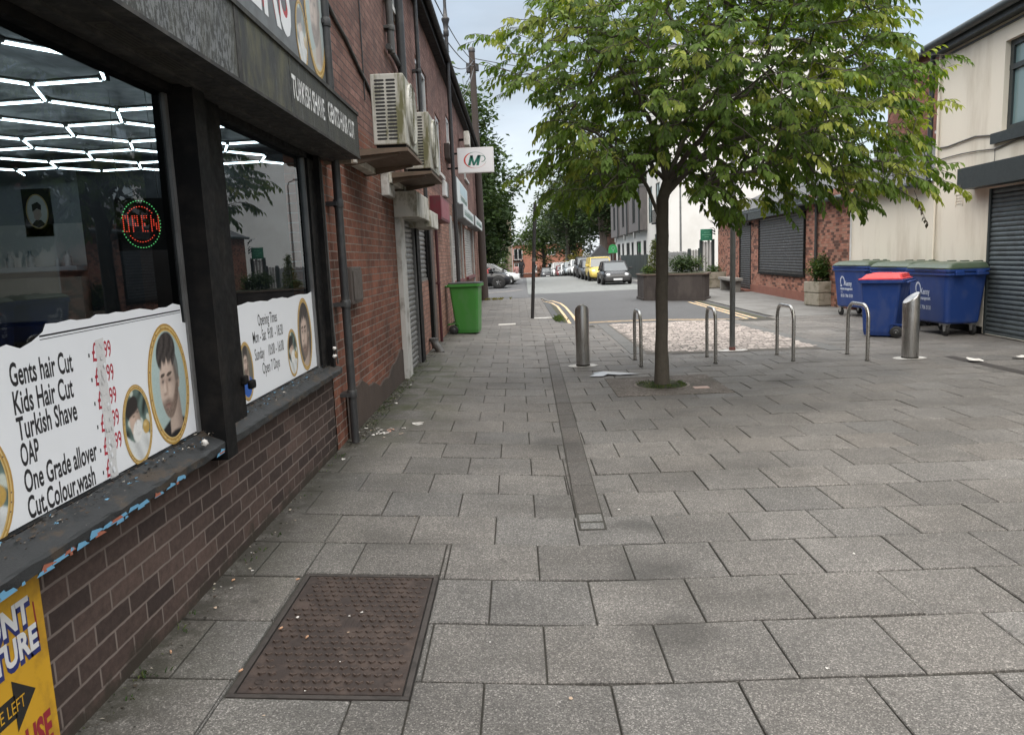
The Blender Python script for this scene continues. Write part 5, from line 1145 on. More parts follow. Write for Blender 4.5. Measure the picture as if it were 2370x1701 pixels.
def bigbin(label, loc, rz, lw=1.27, dp=.74, h=1.10):
    """four wheeled container: local x = width, y = depth, front faces -y"""
    o = thing('waste_container', label, 'bin', loc, rz, 'blue four wheeled bins by the cream wall')
    hx, hy = lw/2, dp/2
    loft_box(MB(), [(0, 0, hx*.80, hy*.76, .21), (0, 0, hx*.83, hy*.80, .24), (0, .0, hx*.94, hy*.94, h*.92), (0, 0, hx*.95, hy*.95, h*.95)], rad=.07).build('body', blue_b, o)
    mb = loft_box(MB(), [(0, 0, hx*.97, hy*.97, h*.925), (0, 0, hx*1.0, hy*1.0, h*.935), (0, 0, hx*1.0, hy*1.0, h*.965), (0, 0, hx*.965, hy*.965, h*.97), (0, 0, hx*.965, hy*.965, h*.985), (0, 0, hx*1.01, hy*1.01, h*.99), (0, 0, hx*1.01, hy*1.01, h*1.02), (0, 0, hx*.98, hy*.98, h*1.025)], rad=.06)
    for s_ in (-1, 1):
        for y in (-.18, .18): mb.box(s_*hx*1.0, s_*(hx*1.0+.05), y-.07, y+.07, h*.93, h*1.0, c=.01)
    mb.build('rim', blue_b, o)
    mb = loft_box(MB(), [(0, 0, hx*.99, hy*.99, h*1.026), (0, 0, hx*.99, hy*1.0, h*1.045), (0, .02, hx*.94, hy*.9, h*1.09), (0, .05, hx*.9, hy*.8, h*1.115), (0, .1, hx*.8, hy*.6, h*1.125)], rad=.07)
    for x in (-.36, 0, .36): mb.box(x-.05, x+.05, hy*.7, hy*1.02, h*1.06, h*1.14, c=.012)
    mb.build('lid', green_lid, o)
    MB().tube([(-hx*.5, -hy*1.02, h*1.04), (-hx*.48, -hy*1.08, h*1.045), (hx*.48, -hy*1.08, h*1.045), (hx*.5, -hy*1.02, h*1.04)], .012, 8).build('handle', green_lid, o)
    for sx in (-1, 1):
        for sy in (-1, 1):
            c = (sx*hx*.68, sy*hy*.62); w_ = MB().lathe([(.02, -.022), (.078, -.022), (.086, -.014), (.086, .014), (.078, .022), (.02, .022)], (c[0], c[1], .087), 20, axis='y').build('wheel', rubber, o)
            mb = MB(); mb.box(c[0]-.05, c[0]+.05, c[1]-.05, c[1]+.05, .195, .21)
            for q in (-.034, .028): mb.prism([(-.045, .197), (.045, .197), (.03, .085), (-.02, .075)], lambda a, b, hh, c=c, q=q: (c[0]+a, c[1]+q+hh, b), .006)
            mb.build('fork', zinc, w_)
    f = lambda a, b: Vector((a, -hy*(.80+.14*(b-.24)/(h*.92-.24))-.0035, b))
    mb = MB(); X0 = -.30
    for k in range(26):
        t0, t1 = R(-60+k*300/26), R(-60+(k+1)*300/26); ca, cb = X0+.05, .79; W1 = .012+.022*abs(math.sin((k/26)*math.pi))
        flat(mb, f, [(ca+.085*math.cos(t0), cb+.115*math.sin(t0)), (ca+.085*math.cos(t1), cb+.115*math.sin(t1)), (ca+(.085-W1)*math.cos(t1), cb+(.115-W1)*math.sin(t1)), (ca+(.085-W1)*math.cos(t0), cb+(.115-W1)*math.sin(t0))])
    flat(mb, f, [(X0-.04, .67), (X0+.03, .67), (X0+.03, .70), (X0-.02, .71)])
    mb.build('emblem', white_print, o); mb = MB()
    ftext(mb, f, 'Kenny', .15, (X0+.13, .69), .26, bold=.004); ftext(mb, f, 'waste management', .085, (X0-.04, .595), .45, bold=.003)
    ftext(mb, f, 'TEL', .05, (X0-.03, .525), .08); ftext(mb, f, '0151 706 3131', .095, (X0-.03, .43), .44, bold=.003)
    mb.build('lettering', white_print, o)
    return o
A0_ = R(-86.5)    # fronts face the square, backs to the wall
bigbin('blue four wheeled bin nearest the grey roller shutter, green lid', (7.47, 13.06, 0), R(-88))
bigbin('middle blue four wheeled bin, mostly hidden behind the red-lidded bin', (7.62, 14.72, 0), R(-84))
bigbin('farthest blue four wheeled bin, beside the stone planter with the bush', (7.78, 16.85, 0), R(-80))

# ================================================================== right hand buildings
FR = Frame((7.84-.065*12, 0, 0), (.065, 1, 0)).flip(); KU = math.sqrt(1+.065**2)
cream = mat('cream_render', (.72, .67, .575), .9, .07, 1.5, bump=.5, bs=120, dirt=(.46, .40, .31), dirt_amt=.5, ds=1.3, stretch=(1, 1, .22))
rust_br = newmat('rustic_brick')
br_rust = brick('brick_rustic', (.27, .105, .07), (.40, .19, .135), (.17, .13, .105), dark=((.12, .058, .044), (.35, .20, .145)), cl=.3)
br_gable = brick('brick_setback', (.20, .085, .06), (.30, .13, .095), (.10, .085, .075), cl=.35)
B1 = thing('cream_house', 'cream rendered two storey building with a grey roller shutter on the right', 'building', (7.6, 8, 0))
k = KU
hol = [(8.2*k, 12.64*k, 0.02, 2.42), (9.2*k, 12.38*k, 3.29, 4.67)]
mb = MB(); wall(mb, FR, -4, 14.5*k, .13, 5.0, hol, .16, 6); mb.build('wall', cream, B1, world=True)
mb = MB(); fbox(mb, FR, 12.68*k, 14.5*k, -.02, .13, -.3, -.02); mb.build('plinth', black_wood, B1, world=True)
gshut = mat('shutter_slate', (.105, .125, .135), .45, .12, 3, metal=.35, dirt=(.06, .065, .07), dirt_amt=.5, ds=4)
anth = mat('anthracite', (.030, .038, .040), .45, .15, 3)
rshutter(FR, hol[0], B1, gshut, depth=.05, pitch=.078, frame=anth, bow=.02)
mb = MB(); fbox(mb, FR, 6, 13.1*k, 2.45, 2.8, .0, .29); mb.build('shutter_box', anth, B1, world=True)
mb = MB(); fbox(mb, FR, 12.95*k, 13.09*k, 2.447, 2.53, .291, .297); mb.build('box_label', pipe_g, B1, world=True)
blueglass = newmat('pale_glass'); mt, t, b, o = blueglass; b.inputs['Base Color'].default_value = (.16, .24, .25, 1); b.inputs['Roughness'].default_value = .08; PALEG = mt
w = upvc(FR, hol[1], B1, fw=.09, depth=.14, m=anth, glass=PALEG, sill=False)
mb = MB(); fbox(mb, FR, 9.2*k, 12.38*k, 4.22, 4.3, -.14, -.075); child(mb, 'transom', anth, w, B1)
mb = MB(); fbox(mb, FR, 9.0*k, 12.56*k, 3.12, 3.285, -.1, .07); mb.build('sill', anth, B1, world=True)
mb = MB(); fbox(mb, FR, -4, 14.55*k, 4.98, 5.16, -.02, .17); mb.build('fascia_board', anth, B1, world=True)
mb = MB(); mb.tube([FR.p(-4, 5.13, .24), FR.p(14.6*k, 5.13, .24)], .07, 12); fbox(mb, FR, -4, 14.55*k, 4.9, 4.93, 0, .025); mb.build('gutter', anth, B1, world=True)
mb = MB(); mb.add([FR.p(-4, 5.12, .2), FR.p(14.6*k, 5.12, .2), FR.p(14.6*k, 6.4, -3.6), FR.p(-4, 6.4, -3.6)], [(0, 1, 2, 3)]); mb.build('roof', slate, B1, world=True)
mb = MB(); mb.add([FR.p(14.5*k, 0), FR.p(14.5*k, 5.1), FR.p(14.5*k, 6.3, -3.6), FR.p(14.5*k, 0, -7)], [(0, 1, 2, 3)], [[(0, 0), (0, 5.1), (3.6, 6.3), (7, 0)]]); mb.build('side_wall', br_gable, B1, world=True)
mb = MB(); 
for a0, a1 in ((13.44*k, 13.46*k), (13.67*k, 13.69*k)): fbox(mb, FR, a0, a1, 2.2, 2.42, .001, .012)
fbox(mb, FR, 13.44*k, 13.69*k, 2.40, 2.42, .001, .014)
for z in (2.24, 2.29, 2.34): fbox(mb, FR, 13.46*k, 13.67*k, z, z+.012, .001, .01)
mb.build('air_vent', cream, B1, world=True)
mb = MB(); mb.tube([FR.p(14.38*k, .2, .04), FR.p(14.38*k, 5.0, .04)], .022, 8); o = mb.build('drainpipe', cream, None, loc=(0, 0, 0)); tag(o, 'thin cream pipe down the corner of the cream building', 'pipe')
p_ = FR.p(14.62*k, 2.6, .06); mb = MB(); mb.tube([(0, 0, 0), (0, 0, 2.4)], .045, 12); o = mb.build('drainpipe', anth, None, loc=tuple(p_)); tag(o, 'black drainpipe in the angle of the cream building and the bricks', 'pipe')
def rcable(lb, pts, r): cable(lb, [FR.p(a*k, z, .02) for a, z in pts], r, pipe_g)
rcable('black cable sagging on the cream wall just under the upper window', [(14.35, 3.31), (14.0, 3.29), (13.6, 3.31), (13.1, 3.33), (12.6, 3.27), (12.0, 3.15)], .014)
rcable('lower black cable on the cream wall above the shutter box', [(14.35, 3.09), (14.0, 3.10), (13.5, 3.10), (13.0, 3.08), (12.5, 3.04), (11.9, 3.10), (11.2, 3.06)], .010)
rcable('thin cable dropping down the cream wall to the shutter box', [(12.5, 3.04), (12.49, 2.9), (12.5, 2.8)], .005)
# single storey brick shops
B2 = thing('brick_shop', 'single storey brick shop with black roller shutters and a slate roof', 'building', (8.4, 24, 0))
E0, E1 = 18.57*k, 34.6*k
hb = [(28.5*k, 30.35*k, .04, 2.62), (22.05*k, 27.2*k, .78, 2.62)]
mb = MB(); wall(mb, FR, E0, E1, -.05, 3.05, hb, .12, 6); mb.build('wall', br_rust, B2, world=True)
mb = MB(); wall(mb, FR, 14.5*k, E0, .1, 2.75, [], .1, 6); mb.build('cream_wall', cream, B2, world=True)
mb = MB(); fbox(mb, FR, E0-.02, E0+.05, .1, 2.75, 0, .02); mb.build('corner_trim', white_up, B2, world=True)
bshut = mat('shutter_black', (.045, .045, .047), .45, .25, 3, metal=.3, dirt=(.10, .095, .09), dirt_amt=.5, ds=5)
rshutter(FR, hb[0], B2, bshut, depth=.03, pitch=.085, frame=black_wood, bow=.02); rshutter(FR, hb[1], B2, bshut, depth=-.02, pitch=.09, frame=black_wood, bow=.02)
mb = MB(); fbox(mb, FR, hb[1][0], hb[1][1], .70, .78, 0, .06); mb.build('sill', black_wood, B2, world=True)
mb = MB()
for k2 in range(26):
    a = random.uniform(23.2, 24.2)*k; z = random.choice((random.gauss(1.75, .13), random.gauss(1.35, .05))); s_ = random.uniform(.02, .06); fbox(mb, FR, a, a+s_, z, z+random.uniform(.006, .015), .043, .045)
mb.build('paint_scratches', mat('scratch_pale', (.30, .31, .34), .7), B2, world=True)
for a0, a1 in ((28.2*k, 30.7*k), (22.0*k, 28.0*k)): mb = MB(); fbox(mb, FR, a0, a1, 2.64, 3.02, 0, .25); mb.build('shutter_box', anth, B2, world=True)
redp_ = mat('plinth_red', (.21, .085, .06), .85, .25, 3)
mb = MB(); fbox(mb, FR, 20.3*k, 28.45*k, -.02, .27, .0, .03); fbox(mb, FR, 28.4*k, 30.6*k, -.02, .06, -.1, .25); mb.build('plinth', redp_, B2, world=True)
mb = MB(); mb.add([FR.p(14.5*k, 2.72, .18), FR.p(E1, 3.05, .18), FR.p(E1, 4.35, -2.6), FR.p(14.5*k, 4.1, -2.6)], [(0, 1, 2, 3)]); mb.build('roof', slate, B2, world=True)
mb = MB(); mb.tube([FR.p(14.6*k, 2.7, .2), FR.p(E1, 3.02, .2)], .06, 10); mb.build('gutter', anth, B2, world=True)
p_ = FR.p(21.0*k, 0, .06); mb = MB(); mb.tube([(0, 0, 0.05), (0, 0, 3.0)], .04, 10); o = mb.build('drainpipe', pipe_m, None, loc=tuple(p_)); tag(o, 'black drainpipe on the bricks above the planter bush', 'pipe')
mb = MB(); mb.tube([(0, 0, .0), (.0, 0, .1), (-.12, 0, .16)], .02, 8); mb.lathe([(.06, -.06), (.09, .04), (.02, .07)], (-.16, 0, .12), 10); o = mb.build('wall_lamp', black_wood, None, loc=tuple(FR.p(28.05*k, 2.4, .04))); tag(o, 'small black lamp on the bricks between shutter door and shutter window', 'lamp')
# set back brick house above the slates
B3 = thing('setback_house', 'taller brick house set back behind the slate roof', 'building', (11.3, 20, 0))
F3 = Frame(tuple(FR.p(0, 0, -2.6)), (.065, 1, 0)).flip()
mb = MB(); wall(mb, F3, 14.5*k, 23*k, 3.6, 6.5, [(18.5, 20, 4.4, 5.4)], .1, 6); mb.build('wall', br_gable, B3, world=True)
upvc(F3, (18.5, 20, 4.4, 5.4), B3)
mb = MB(); mb.add([F3.p(14.2*k, 6.45, .2), F3.p(23.1*k, 6.45, .2), F3.p(23.1*k, 8.1, -3.2), F3.p(14.2*k, 8.1, -3.2)], [(0, 1, 2, 3)]); mb.build('roof', slate, B3, world=True)
mb = MB(); mb.tube([F3.p(14.2*k, 6.43, .2), F3.p(23.1*k, 6.43, .2)], .07, 10); fbox(mb, F3, 14.1*k, 14.25*k, 6.25, 6.6, -.5, .25); mb.build('gutter', anth, B3, world=True)

# ------------------------------------------------------------------ planters and bench
stone = mat('planter_concrete', (.27, .245, .20), .9, .2, 3, bump=.6, bs=35, dirt=(.13, .12, .08), dirt_amt=.8, ds=4)
def stone_planter(label, loc, rz, w=.66, h=.7):
    o = thing('stone_planter', label, 'planter', loc, rz, 'concrete planters by the brick shop')
    mb = MB(); mb.box(-w/2, w/2, -w/2, w/2, .03, h*.5, c=.02); mb.box(-w/2+.01, w/2-.01, -w/2+.01, w/2-.01, h*.5, h*.53); mb.box(-w/2-.01, w/2+.01, -w/2-.01, w/2+.01, h*.53, h-.04, c=.02); mb.box(-w/2+.03, w/2-.03, -w/2+.03, w/2-.03, 0, .03); mb.build('box', stone, o)
    MB().box(-w/2+.06, w/2-.06, -w/2+.06, w/2-.06, h-.06, h-.03).build('soil', soil, o)
    return o
def leafmat(name, c1, c2, c3=None, trans=.3):
    mt, t, b, o = newmat(name); at = t.nodes.new('ShaderNodeAttribute'); at.attribute_name = 'Col'
    sp = t.nodes.new('ShaderNodeSeparateColor'); t.links.new(at.outputs['Color'], sp.inputs[0])
    c = nramp(t, sp.outputs[0], [(0, c1), (.6, c2), (1, c3 or c2)])
    c = nmix(t, 1, c, nramp(t, nnoise(t, ncoord(t), 30, 3), [(.3, .8), (.7, 1.2)]), 'MULTIPLY')
    t.links.new(c, b.inputs['Base Color']); b.inputs['Roughness'].default_value = .55; b.inputs['Specular IOR Level'].default_value = .18
    tl = t.nodes.new('ShaderNodeBsdfTranslucent'); t.links.new(nmix(t, 1, c, (1.25, 1.35, .6), 'MULTIPLY'), tl.inputs[0])
    ms = t.nodes.new('ShaderNodeMixShader'); ms.inputs[0].default_value = trans; t.links.new(b.outputs[0], ms.inputs[1]); t.links.new(tl.outputs[0], ms.inputs[2]); t.links.new(ms.outputs[0], o.inputs[0]); return mt
def foliage(name, m, parent, pts, size, per=6, spread=.12, flat_=.4, tonef=None, world=False):
    """clusters of small leaf shaped faces round the given points"""
    mb = MB(); mb.cols = []
    for p in pts:
        p = Vector(p); tn = min(1, max(0, random.gauss(.45, .2))) if tonef is None else tonef(p)
        for _ in range(per):
            c = p+Vector((random.gauss(0, spread), random.gauss(0, spread), random.gauss(0, spread*.8)))
            d = Vector((random.gauss(0, 1), random.gauss(0, 1), random.gauss(-.2, flat_))).normalized(); n_ = Vector((random.gauss(0, .6), random.gauss(0, .6), 1)); s_ = d.cross(n_).normalized(); L_ = size*random.uniform(.7, 1.3); u_ = s_.cross(d).normalized()
            vs = [c, c+d*L_*.45+s_*L_*.28+u_*L_*.06, c+d*L_, c+d*L_*.45-s_*L_*.28+u_*L_*.06]; q = min(1, max(0, tn+random.gauss(0, .12)))
            mb.add(vs, [(0, 1, 2), (0, 2, 3)]); mb.cols += [(q, q, q, 1)]*4
    return mb.build(name, m, parent, world=world)
leaf_bush = leafmat('leaf_bush', (.022, .045, .014), (.05, .09, .022), (.11, .12, .03)); leaf_con = leafmat('leaf_conifer', (.04, .06, .015), (.10, .12, .03), (.2, .17, .05)); leaf_dark = leafmat('leaf_dark', (.022, .038, .018), (.04, .068, .026), (.085, .105, .04)); leaf_far = leafmat('leaf_far', (.030, .048, .028), (.055, .078, .04), (.11, .13, .07)); leaf_yel = leafmat('leaf_yellow', (.09, .09, .02), (.19, .17, .04), (.3, .25, .07)); leaf_light = leafmat('leaf_light', (.04, .07, .022), (.08, .12, .04), (.15, .18, .06))
def blob(c, r, n, lump=.25, shell=.5):
    c = Vector(c); out = []
    ph = [random.uniform(0, 6) for _ in range(6)]
    while len(out) < n:
        d = Vector((random.gauss(0, 1), random.gauss(0, 1), random.gauss(0, 1))).normalized(); a = math.atan2(d.y, d.x)
        k_ = 1+lump*(math.sin(3*a+ph[0])*.4+math.sin(5*d.z+ph[1])*.4+math.sin(7*a+4*d.z+ph[2])*.35+random.gauss(0, .15)); rr = random.random()**shell*k_
        out.append(c+Vector((d.x*r[0], d.y*r[1], d.z*r[2]))*rr)
    return out
o = stone_planter('square concrete planter with a green bush beside the brick wall', (8.25, 20.22, 0), R(12)); 
b_ = thing('planter_bush', 'green bush growing in the square concrete planter', 'bush', (8.25, 20.22, .64)); foliage('crown', leaf_bush, b_, blob((-.03, 0, .36), (.36, .36, .38), 420), .07, 5, .05); mb = MB()
for q in range(7): mb.tube([(0, 0, 0), (random.uniform(-.1, .1), random.uniform(-.1, .1), .25), (random.uniform(-.25, .25), random.uniform(-.25, .25), .5)], [.012, .009, .004], 5)
mb.build('stem', wood, b_)
stone_planter('small concrete planter at the far end of the concrete bench', (8.45, 32.2, 0), R(8), .8, .72)
b_ = thing('planter_bush', 'low green plant in the far concrete planter by the bench', 'bush', (8.45, 32.2, .66)); foliage('crown', leaf_bush, b_, blob((0, 0, .12), (.36, .36, .2), 160), .07, 5, .05); MB().tube([(0, 0, 0), (0, 0, .2)], .01, 5).build('stem', wood, b_)
o = thing('bench', 'concrete bench beside the black shutter door', 'bench', (8.35, 29.3, 0), R(-4)); bc = mat('bench_concrete', (.20, .19, .175), .9, .2, 3, bump=.4, dirt=(.11, .105, .095), ds=4)
MB().box(-.22, .22, -1.25, 1.25, .42, .53, c=.02).build('seat', bc, o)
for y in (-.95, .95): MB().box(-.18, .18, y-.1, y+.1, 0, .42, c=.02).build('leg', bc, o)
corten = mat('planter_steel', (.036, .029, .027), .7, .3, 2, bump=.2, dirt=(.075, .064, .057), dirt_amt=.5, ds=2.5, stretch=(1, 1, .5))
o = thing('road_planter', 'big dark steel planter box standing in the road', 'planter', (5.4, 26, -.03))
A = [(-1.02, -.06), (-.92, -.2), (.7, -1.45), (.82, -1.42), (1.2, -.5), (1.2, .9), (-.8, 1.35), (-1.04, 1.2)]
grow = lambda P, s_: [(a*s_, b*s_) for a, b in P]
mb = MB(); mb.prism(grow(A, .975), lambda a, b, h: (a, b, .08+h), .78); mb.build('box', corten, o)
mb = MB(); mb.prism(grow(A, 1.01), lambda a, b, h: (a, b, h), .085); mb.build('base', corten, o)
mb = MB(); mb.prism(grow(A, 1.02), lambda a, b, h: (a, b, .86+h), .05); mb.build('rim', mat('rim_brown', (.10, .075, .06), .7, .25), o)
mb = MB(); mb.prism(grow(A, .93), lambda a, b, h: (a, b, .905+h), .015); mb.build('soil', soil, o)
b_ = thing('conifer_shrub', 'small yellow green conical conifer in the dark road planter', 'shrub', (4.85, 26.3, .88)); pts = []
for q in range(420): h = random.random()**1.2; r = .30*(1-h)**.7*random.random()**.4; a = random.uniform(0, 6.28); pts.append((r*math.cos(a), r*math.sin(a), h*1.15))
foliage('crown', leaf_con, b_, pts, .06, 6, .04); MB().tube([(0, 0, 0), (0, 0, .9)], [.02, .008], 6).build('trunk', wood, b_)
b_ = thing('planter_bush', 'dark green bush right of the tree trunk in the road planter', 'bush', (5.75, 25.9, .88)); foliage('crown', leaf_dark, b_, blob((0, 0, .28), (.5, .45, .36), 360), .08, 6, .06); MB().tube([(0, 0, 0), (0, 0, .3)], .015, 5).build('stem', wood, b_)
b_ = thing('planter_bush', 'thin straggly light green bush at the right of the road planter', 'bush', (6.25, 25.9, .88)); foliage('crown', leaf_light, b_, blob((0, 0, .3), (.3, .3, .4), 90, shell=.8), .07, 4, .06); mb = MB()
for q in range(8): a = random.uniform(0, 6.28); mb.tube([(0, 0, 0), (.12*math.cos(a), .12*math.sin(a), .3), (.28*math.cos(a), .28*math.sin(a), .62)], [.01, .007, .003], 5)
mb.build('stem', wood, b_)
b_ = thing('planter_bush', 'low leafy growth at the left end of the road planter', 'bush', (4.62, 26.2, .88)); foliage('crown', leaf_bush, b_, blob((0, 0, .12), (.22, .3, .2), 130), .06, 5, .05); MB().tube([(0, 0, 0), (0, 0, .2)], .01, 5).build('stem', wood, b_)

# ================================================================== parked vehicles
carglass = mat('car_glass', (.05, .06, .066), .12, .2, 1, spec=1.0); chrome = mat('chrome', (.5, .5, .5), .25, .1, 5, metal=.9); lampm = mat('headlamp', (.62, .64, .66), .1, .1, 20); tyre = mat('tyre', (.018, .018, .018), .85, .2, 6); rimm = mat('alloy', (.35, .35, .36), .35, .15, 6, metal=.7); plate_w = mat('number_plate', (.62, .63, .64), .5, .05, 9); trim_b = mat('car_trim', (.018, .018, .019), .6, .2); under = mat('car_under', (.008, .008, .008), .9)
def paint(name, c, metal=.2):
    m_ = mat('paint_'+name, c, .28, .05, 2, metal=metal); return m_
def car(label, loc, rz, colour, L_=3.6, W=1.58, Hh=1.32, kind='hatch', group=None, name='parked_car', cat='car', lower=None):
    """local +x is the front; origin on the ground under the middle"""
    o = thing(name, label, cat, loc, rz, group); hl = L_/2; hw = W/2
    belt = Hh*.62; van = kind == 'van'
    hood = belt*(.93 if not van else .96)
    if kind == 'suv': belt = Hh*.64; hood = belt*.98
    # body: cross sections along the length
    st_ = [(-hl, .34, belt*.80, .86), (-hl+.06, .24, belt*.97, .93), (-hl+.35, .2, belt, .985), (-.4, .19, belt, 1), (hl*.42, .19, belt, 1), (hl*.60, .19, hood, .99), (hl-.35, .2, hood*.90, .955), (hl-.10, .22, hood*.78, .87), (hl, .28, hood*.60, .74)]
    mb = MB(); n = 20; V = []
    for (x, z0, z1, w) in st_:
        for k in range(n):
            a = 2*math.pi*k/n; ca, sa = math.cos(a), math.sin(a); e_ = .45
            yy = hw*w*math.copysign(abs(ca)**e_, ca); zz = (z0+z1)/2+(z1-z0)/2*math.copysign(abs(sa)**e_, sa)
            if zz > (z0+z1)/2: yy *= 1-.10*((zz-(z0+z1)/2)/((z1-z0)/2))**2
            V.append((x, yy, zz))
    fs = [(i*n+k, i*n+(k+1) % n, (i+1)*n+(k+1) % n, (i+1)*n+k) for i in range(len(st_)-1) for k in range(n)]+[tuple(range(n)), tuple(range((len(st_)-1)*n+n-1, (len(st_)-1)*n-1, -1))]
    mb.add(V, fs, None, 0, True); mb.build('body', colour, o)
    # glasshouse
    if van: xr0, xr1, xf0, xf1 = -hl+.12, -hl+.25, hl*.60, hl*.34
    else: xr0, xr1, xf0, xf1 = -hl+.10, -hl+.48, hl*.56, hl*.10
    w0, w1 = hw*.90, hw*.74
    zt = Hh-.05
    B_ = [(xr0, -w0), (xf0, -w0*.95), (xf0, w0*.95), (xr0, w0)]; T_ = [(xr1, -w1), (xf1, -w1), (xf1, w1), (xr1, w1)]
    mb = MB(); mb.add([(x, y, belt-.04) for x, y in B_]+[(x, y, zt) for x, y in T_], [(0, 1, 5, 4), (1, 2, 6, 5), (2, 3, 7, 6), (3, 0, 4, 7), (4, 5, 6, 7)]); mb.build('window', carglass, o)
    mb = MB(); loft_box(mb, [((xr1+xf1)/2, 0, (xf1-xr1)/2+.05, w1+.03, zt-.01), ((xr1+xf1)/2, 0, (xf1-xr1)/2+.03, w1+.02, zt+.025), ((xr1+xf1)/2-.05, 0, (xf1-xr1)/2-.12, w1-.1, Hh+.005)], rad=.14)
    for (b0, t0) in zip(B_, T_): mb.tube([(b0[0], b0[1]*1.0, belt-.05), (t0[0], t0[1]*1.01, zt)], .035, 6)
    for s_ in (-1, 1):
        bx = (xr0*.45+xf0*.55)*.4; mb.tube([(bx, s_*w0*1.0, belt-.04), (bx-.02, s_*w1*1.01, zt)], .035, 6)
        if van: mb.add([(xr0, s_*(w0+.01), belt-.05), (bx-.05, s_*(w0+.01), belt-.05), (bx-.07, s_*(w1+.02), zt), (xr1, s_*(w1+.02), zt)], [(0, 1, 2, 3)])
    mb.build('roof', colour, o)
    # front and rear
    f = lambda a, b: Vector((hl*1.0+.012, a, b))
    mb = MB(); mb.box(hl-.12, hl+.012, -hw*.40, hw*.40, hood*.47, hood*.60, c=.02); mb.build('grille', trim_b, o)
    if lower: loft_box(MB(), [(hl-.16, 0, .18, hw*.84, .2), (hl-.16, 0, .19, hw*.88, .26), (hl-.17, 0, .18, hw*.88, hood*.56), (hl-.2, 0, .17, hw*.84, hood*.60)], rad=.12).build('bumper', lower, o)
    for s_ in (-1, 1):
        mb = MB(); mb.lathe([(.001, .10), (.07, .075), (.105, .02), (.11, -.06)], (0, 0, 0), 14, axis='x'); mb.xf(Matrix.Translation((hl-.145, s_*hw*.64, hood*.70)) @ Matrix.Rotation(s_*R(24), 4, 'Z') @ Matrix.Diagonal((1, 1.2, .95, 1))); mb.build('headlight', lampm, o)
        mb = MB(); loft_box(mb, [(xf0-.12, s_*(hw*1.06), .05, .085, belt+.03), (xf0-.12, s_*(hw*1.06), .06, .095, belt+.09), (xf0-.12, s_*(hw*1.06), .05, .085, belt+.15)], rad=.03); mb.tube([(xf0-.1, s_*hw*.9, belt+.03), (xf0-.1, s_*hw*1.04, belt+.07)], .018, 6); mb.build('mirror', colour if kind != 'hatch' else trim_b, o)
        MB().box(-hl-.012, -hl+.1, s_*hw*.62-.1, s_*hw*.62+.1, belt*.72, belt*.92, c=.03).build('tail_light', mat('tail_red', (.3, .015, .015), .3), o)
        for xw in (-hl+.62, hl-.66):
            r = Hh*.205 if kind != 'suv' else Hh*.23
            MB().lathe([(r*1.13, 0), (r*1.13, .012), (.01, .014)], (xw, s_*hw*.965 - (.007 if s_ > 0 else .007), r*1.02), 24, axis='y').build('wheel_arch', under if kind != 'suv' else trim_b, o)
            w_ = MB().lathe([(r*.6, -.09), (r*.93, -.09), (r, -.06), (r, .06), (r*.93, .09), (r*.6, .09)], (xw, s_*(hw*.93), r), 26, axis='y').build('wheel', tyre, o)
            mb = MB(); mb.lathe([(r*.66, -.02), (r*.64, .07), (r*.60, .08), (r*.56, .02)], (xw, s_*(hw*.93) if s_ > 0 else s_*hw*.93, r), 22, axis='y')
            for q in range(5):
                a = q*2*math.pi/5+.3; mb.tube([(xw+.02*math.cos(a), s_*(hw*.93+.075), r+.02*math.sin(a)), (xw+r*.62*math.cos(a), s_*(hw*.93+.07), r+r*.62*math.sin(a))], .022, 5)
            mb.build('rim', rimm, w_)
    MB().box(hl+.0, hl+.03, -.24, .24, hood*.33, hood*.33+.105, c=.006).build('number_plate', plate_w, o)
    mb = MB(); mb.box(-hl+.3, hl-.3, -hw*.8, hw*.8, .12, .24); mb.build('underbody', under, o)
    return o
G1 = 'vehicles parked in line along the right kerb'
Z = far_z; DN = R(-90)
rowc = [('black small hatchback with silver number plate, first in the line of parked cars', 5.48, 40.4, paint('black', (.016, .016, .018)), 3.3, 1.56, 1.27, 'hatch', trim_b),
 ('yellow van parked right behind the black hatchback', 5.40, 47.2, paint('yellow', (.58, .44, .10), 0), 3.5, 1.58, 1.50, 'van', None),
 ('dark grey hatchback parked behind the yellow van', 5.35, 51.2, paint('graphite', (.05, .052, .058)), 3.9, 1.66, 1.36, 'hatch', None),
 ('tall black car parked third behind the yellow van', 5.42, 56.2, paint('black', (0, 0, 0)), 4.0, 1.68, 1.55, 'suv', None),
 ('white car behind the tall black one in the parked line', 5.3, 61.4, paint('white', (.62, .63, .63), 0), 3.9, 1.64, 1.36, 'hatch', None),
 ('silver grey car in the middle of the parked line', 5.15, 66.8, paint('silver', (.30, .33, .34), .5), 3.9, 1.64, 1.33, 'hatch', None),
 ('white hatchback near the brow of the road', 5.15, 72.3, paint('white', (0, 0, 0)), 3.8, 1.64, 1.33, 'hatch', None),
 ('dark red car near the far end of the parked line', 5.0, 78.0, paint('dark_red', (.16, .02, .02)), 3.8, 1.62, 1.30, 'hatch', None),
 ('white van at the far end of the parked line', 4.95, 84.0, paint('white', (0, 0, 0)), 4.2, 1.7, 1.75, 'van', None),
 ('small dark car last in line beyond the brow', 3.9, 92.0, paint('graphite', (0, 0, 0)), 3.9, 1.62, 1.36, 'hatch', None)]
for lb, x, yf, col, L_, W, Hh, kind, lw in rowc:
    van = kind == 'van'; yc = yf+L_/2; sl = math.atan((Z(yc+1.5)-Z(yc-1.5))/3)
    o = car(lb, (x, yc, Z(yc)-.028), DN, col, L_, W, Hh, kind, G1, 'parked_van' if van else 'parked_car', 'van' if van else 'car', lw); o.rotation_euler = (0, sl, DN)
G2 = 'cars parked nose out on the left'
car('black suv with alloy wheels parked nose out behind the telegraph pole', (-2.35, 42.5, -.026), R(-3), paint('black', (0, 0, 0)), 4.1, 1.72, 1.5, 'suv', G2)
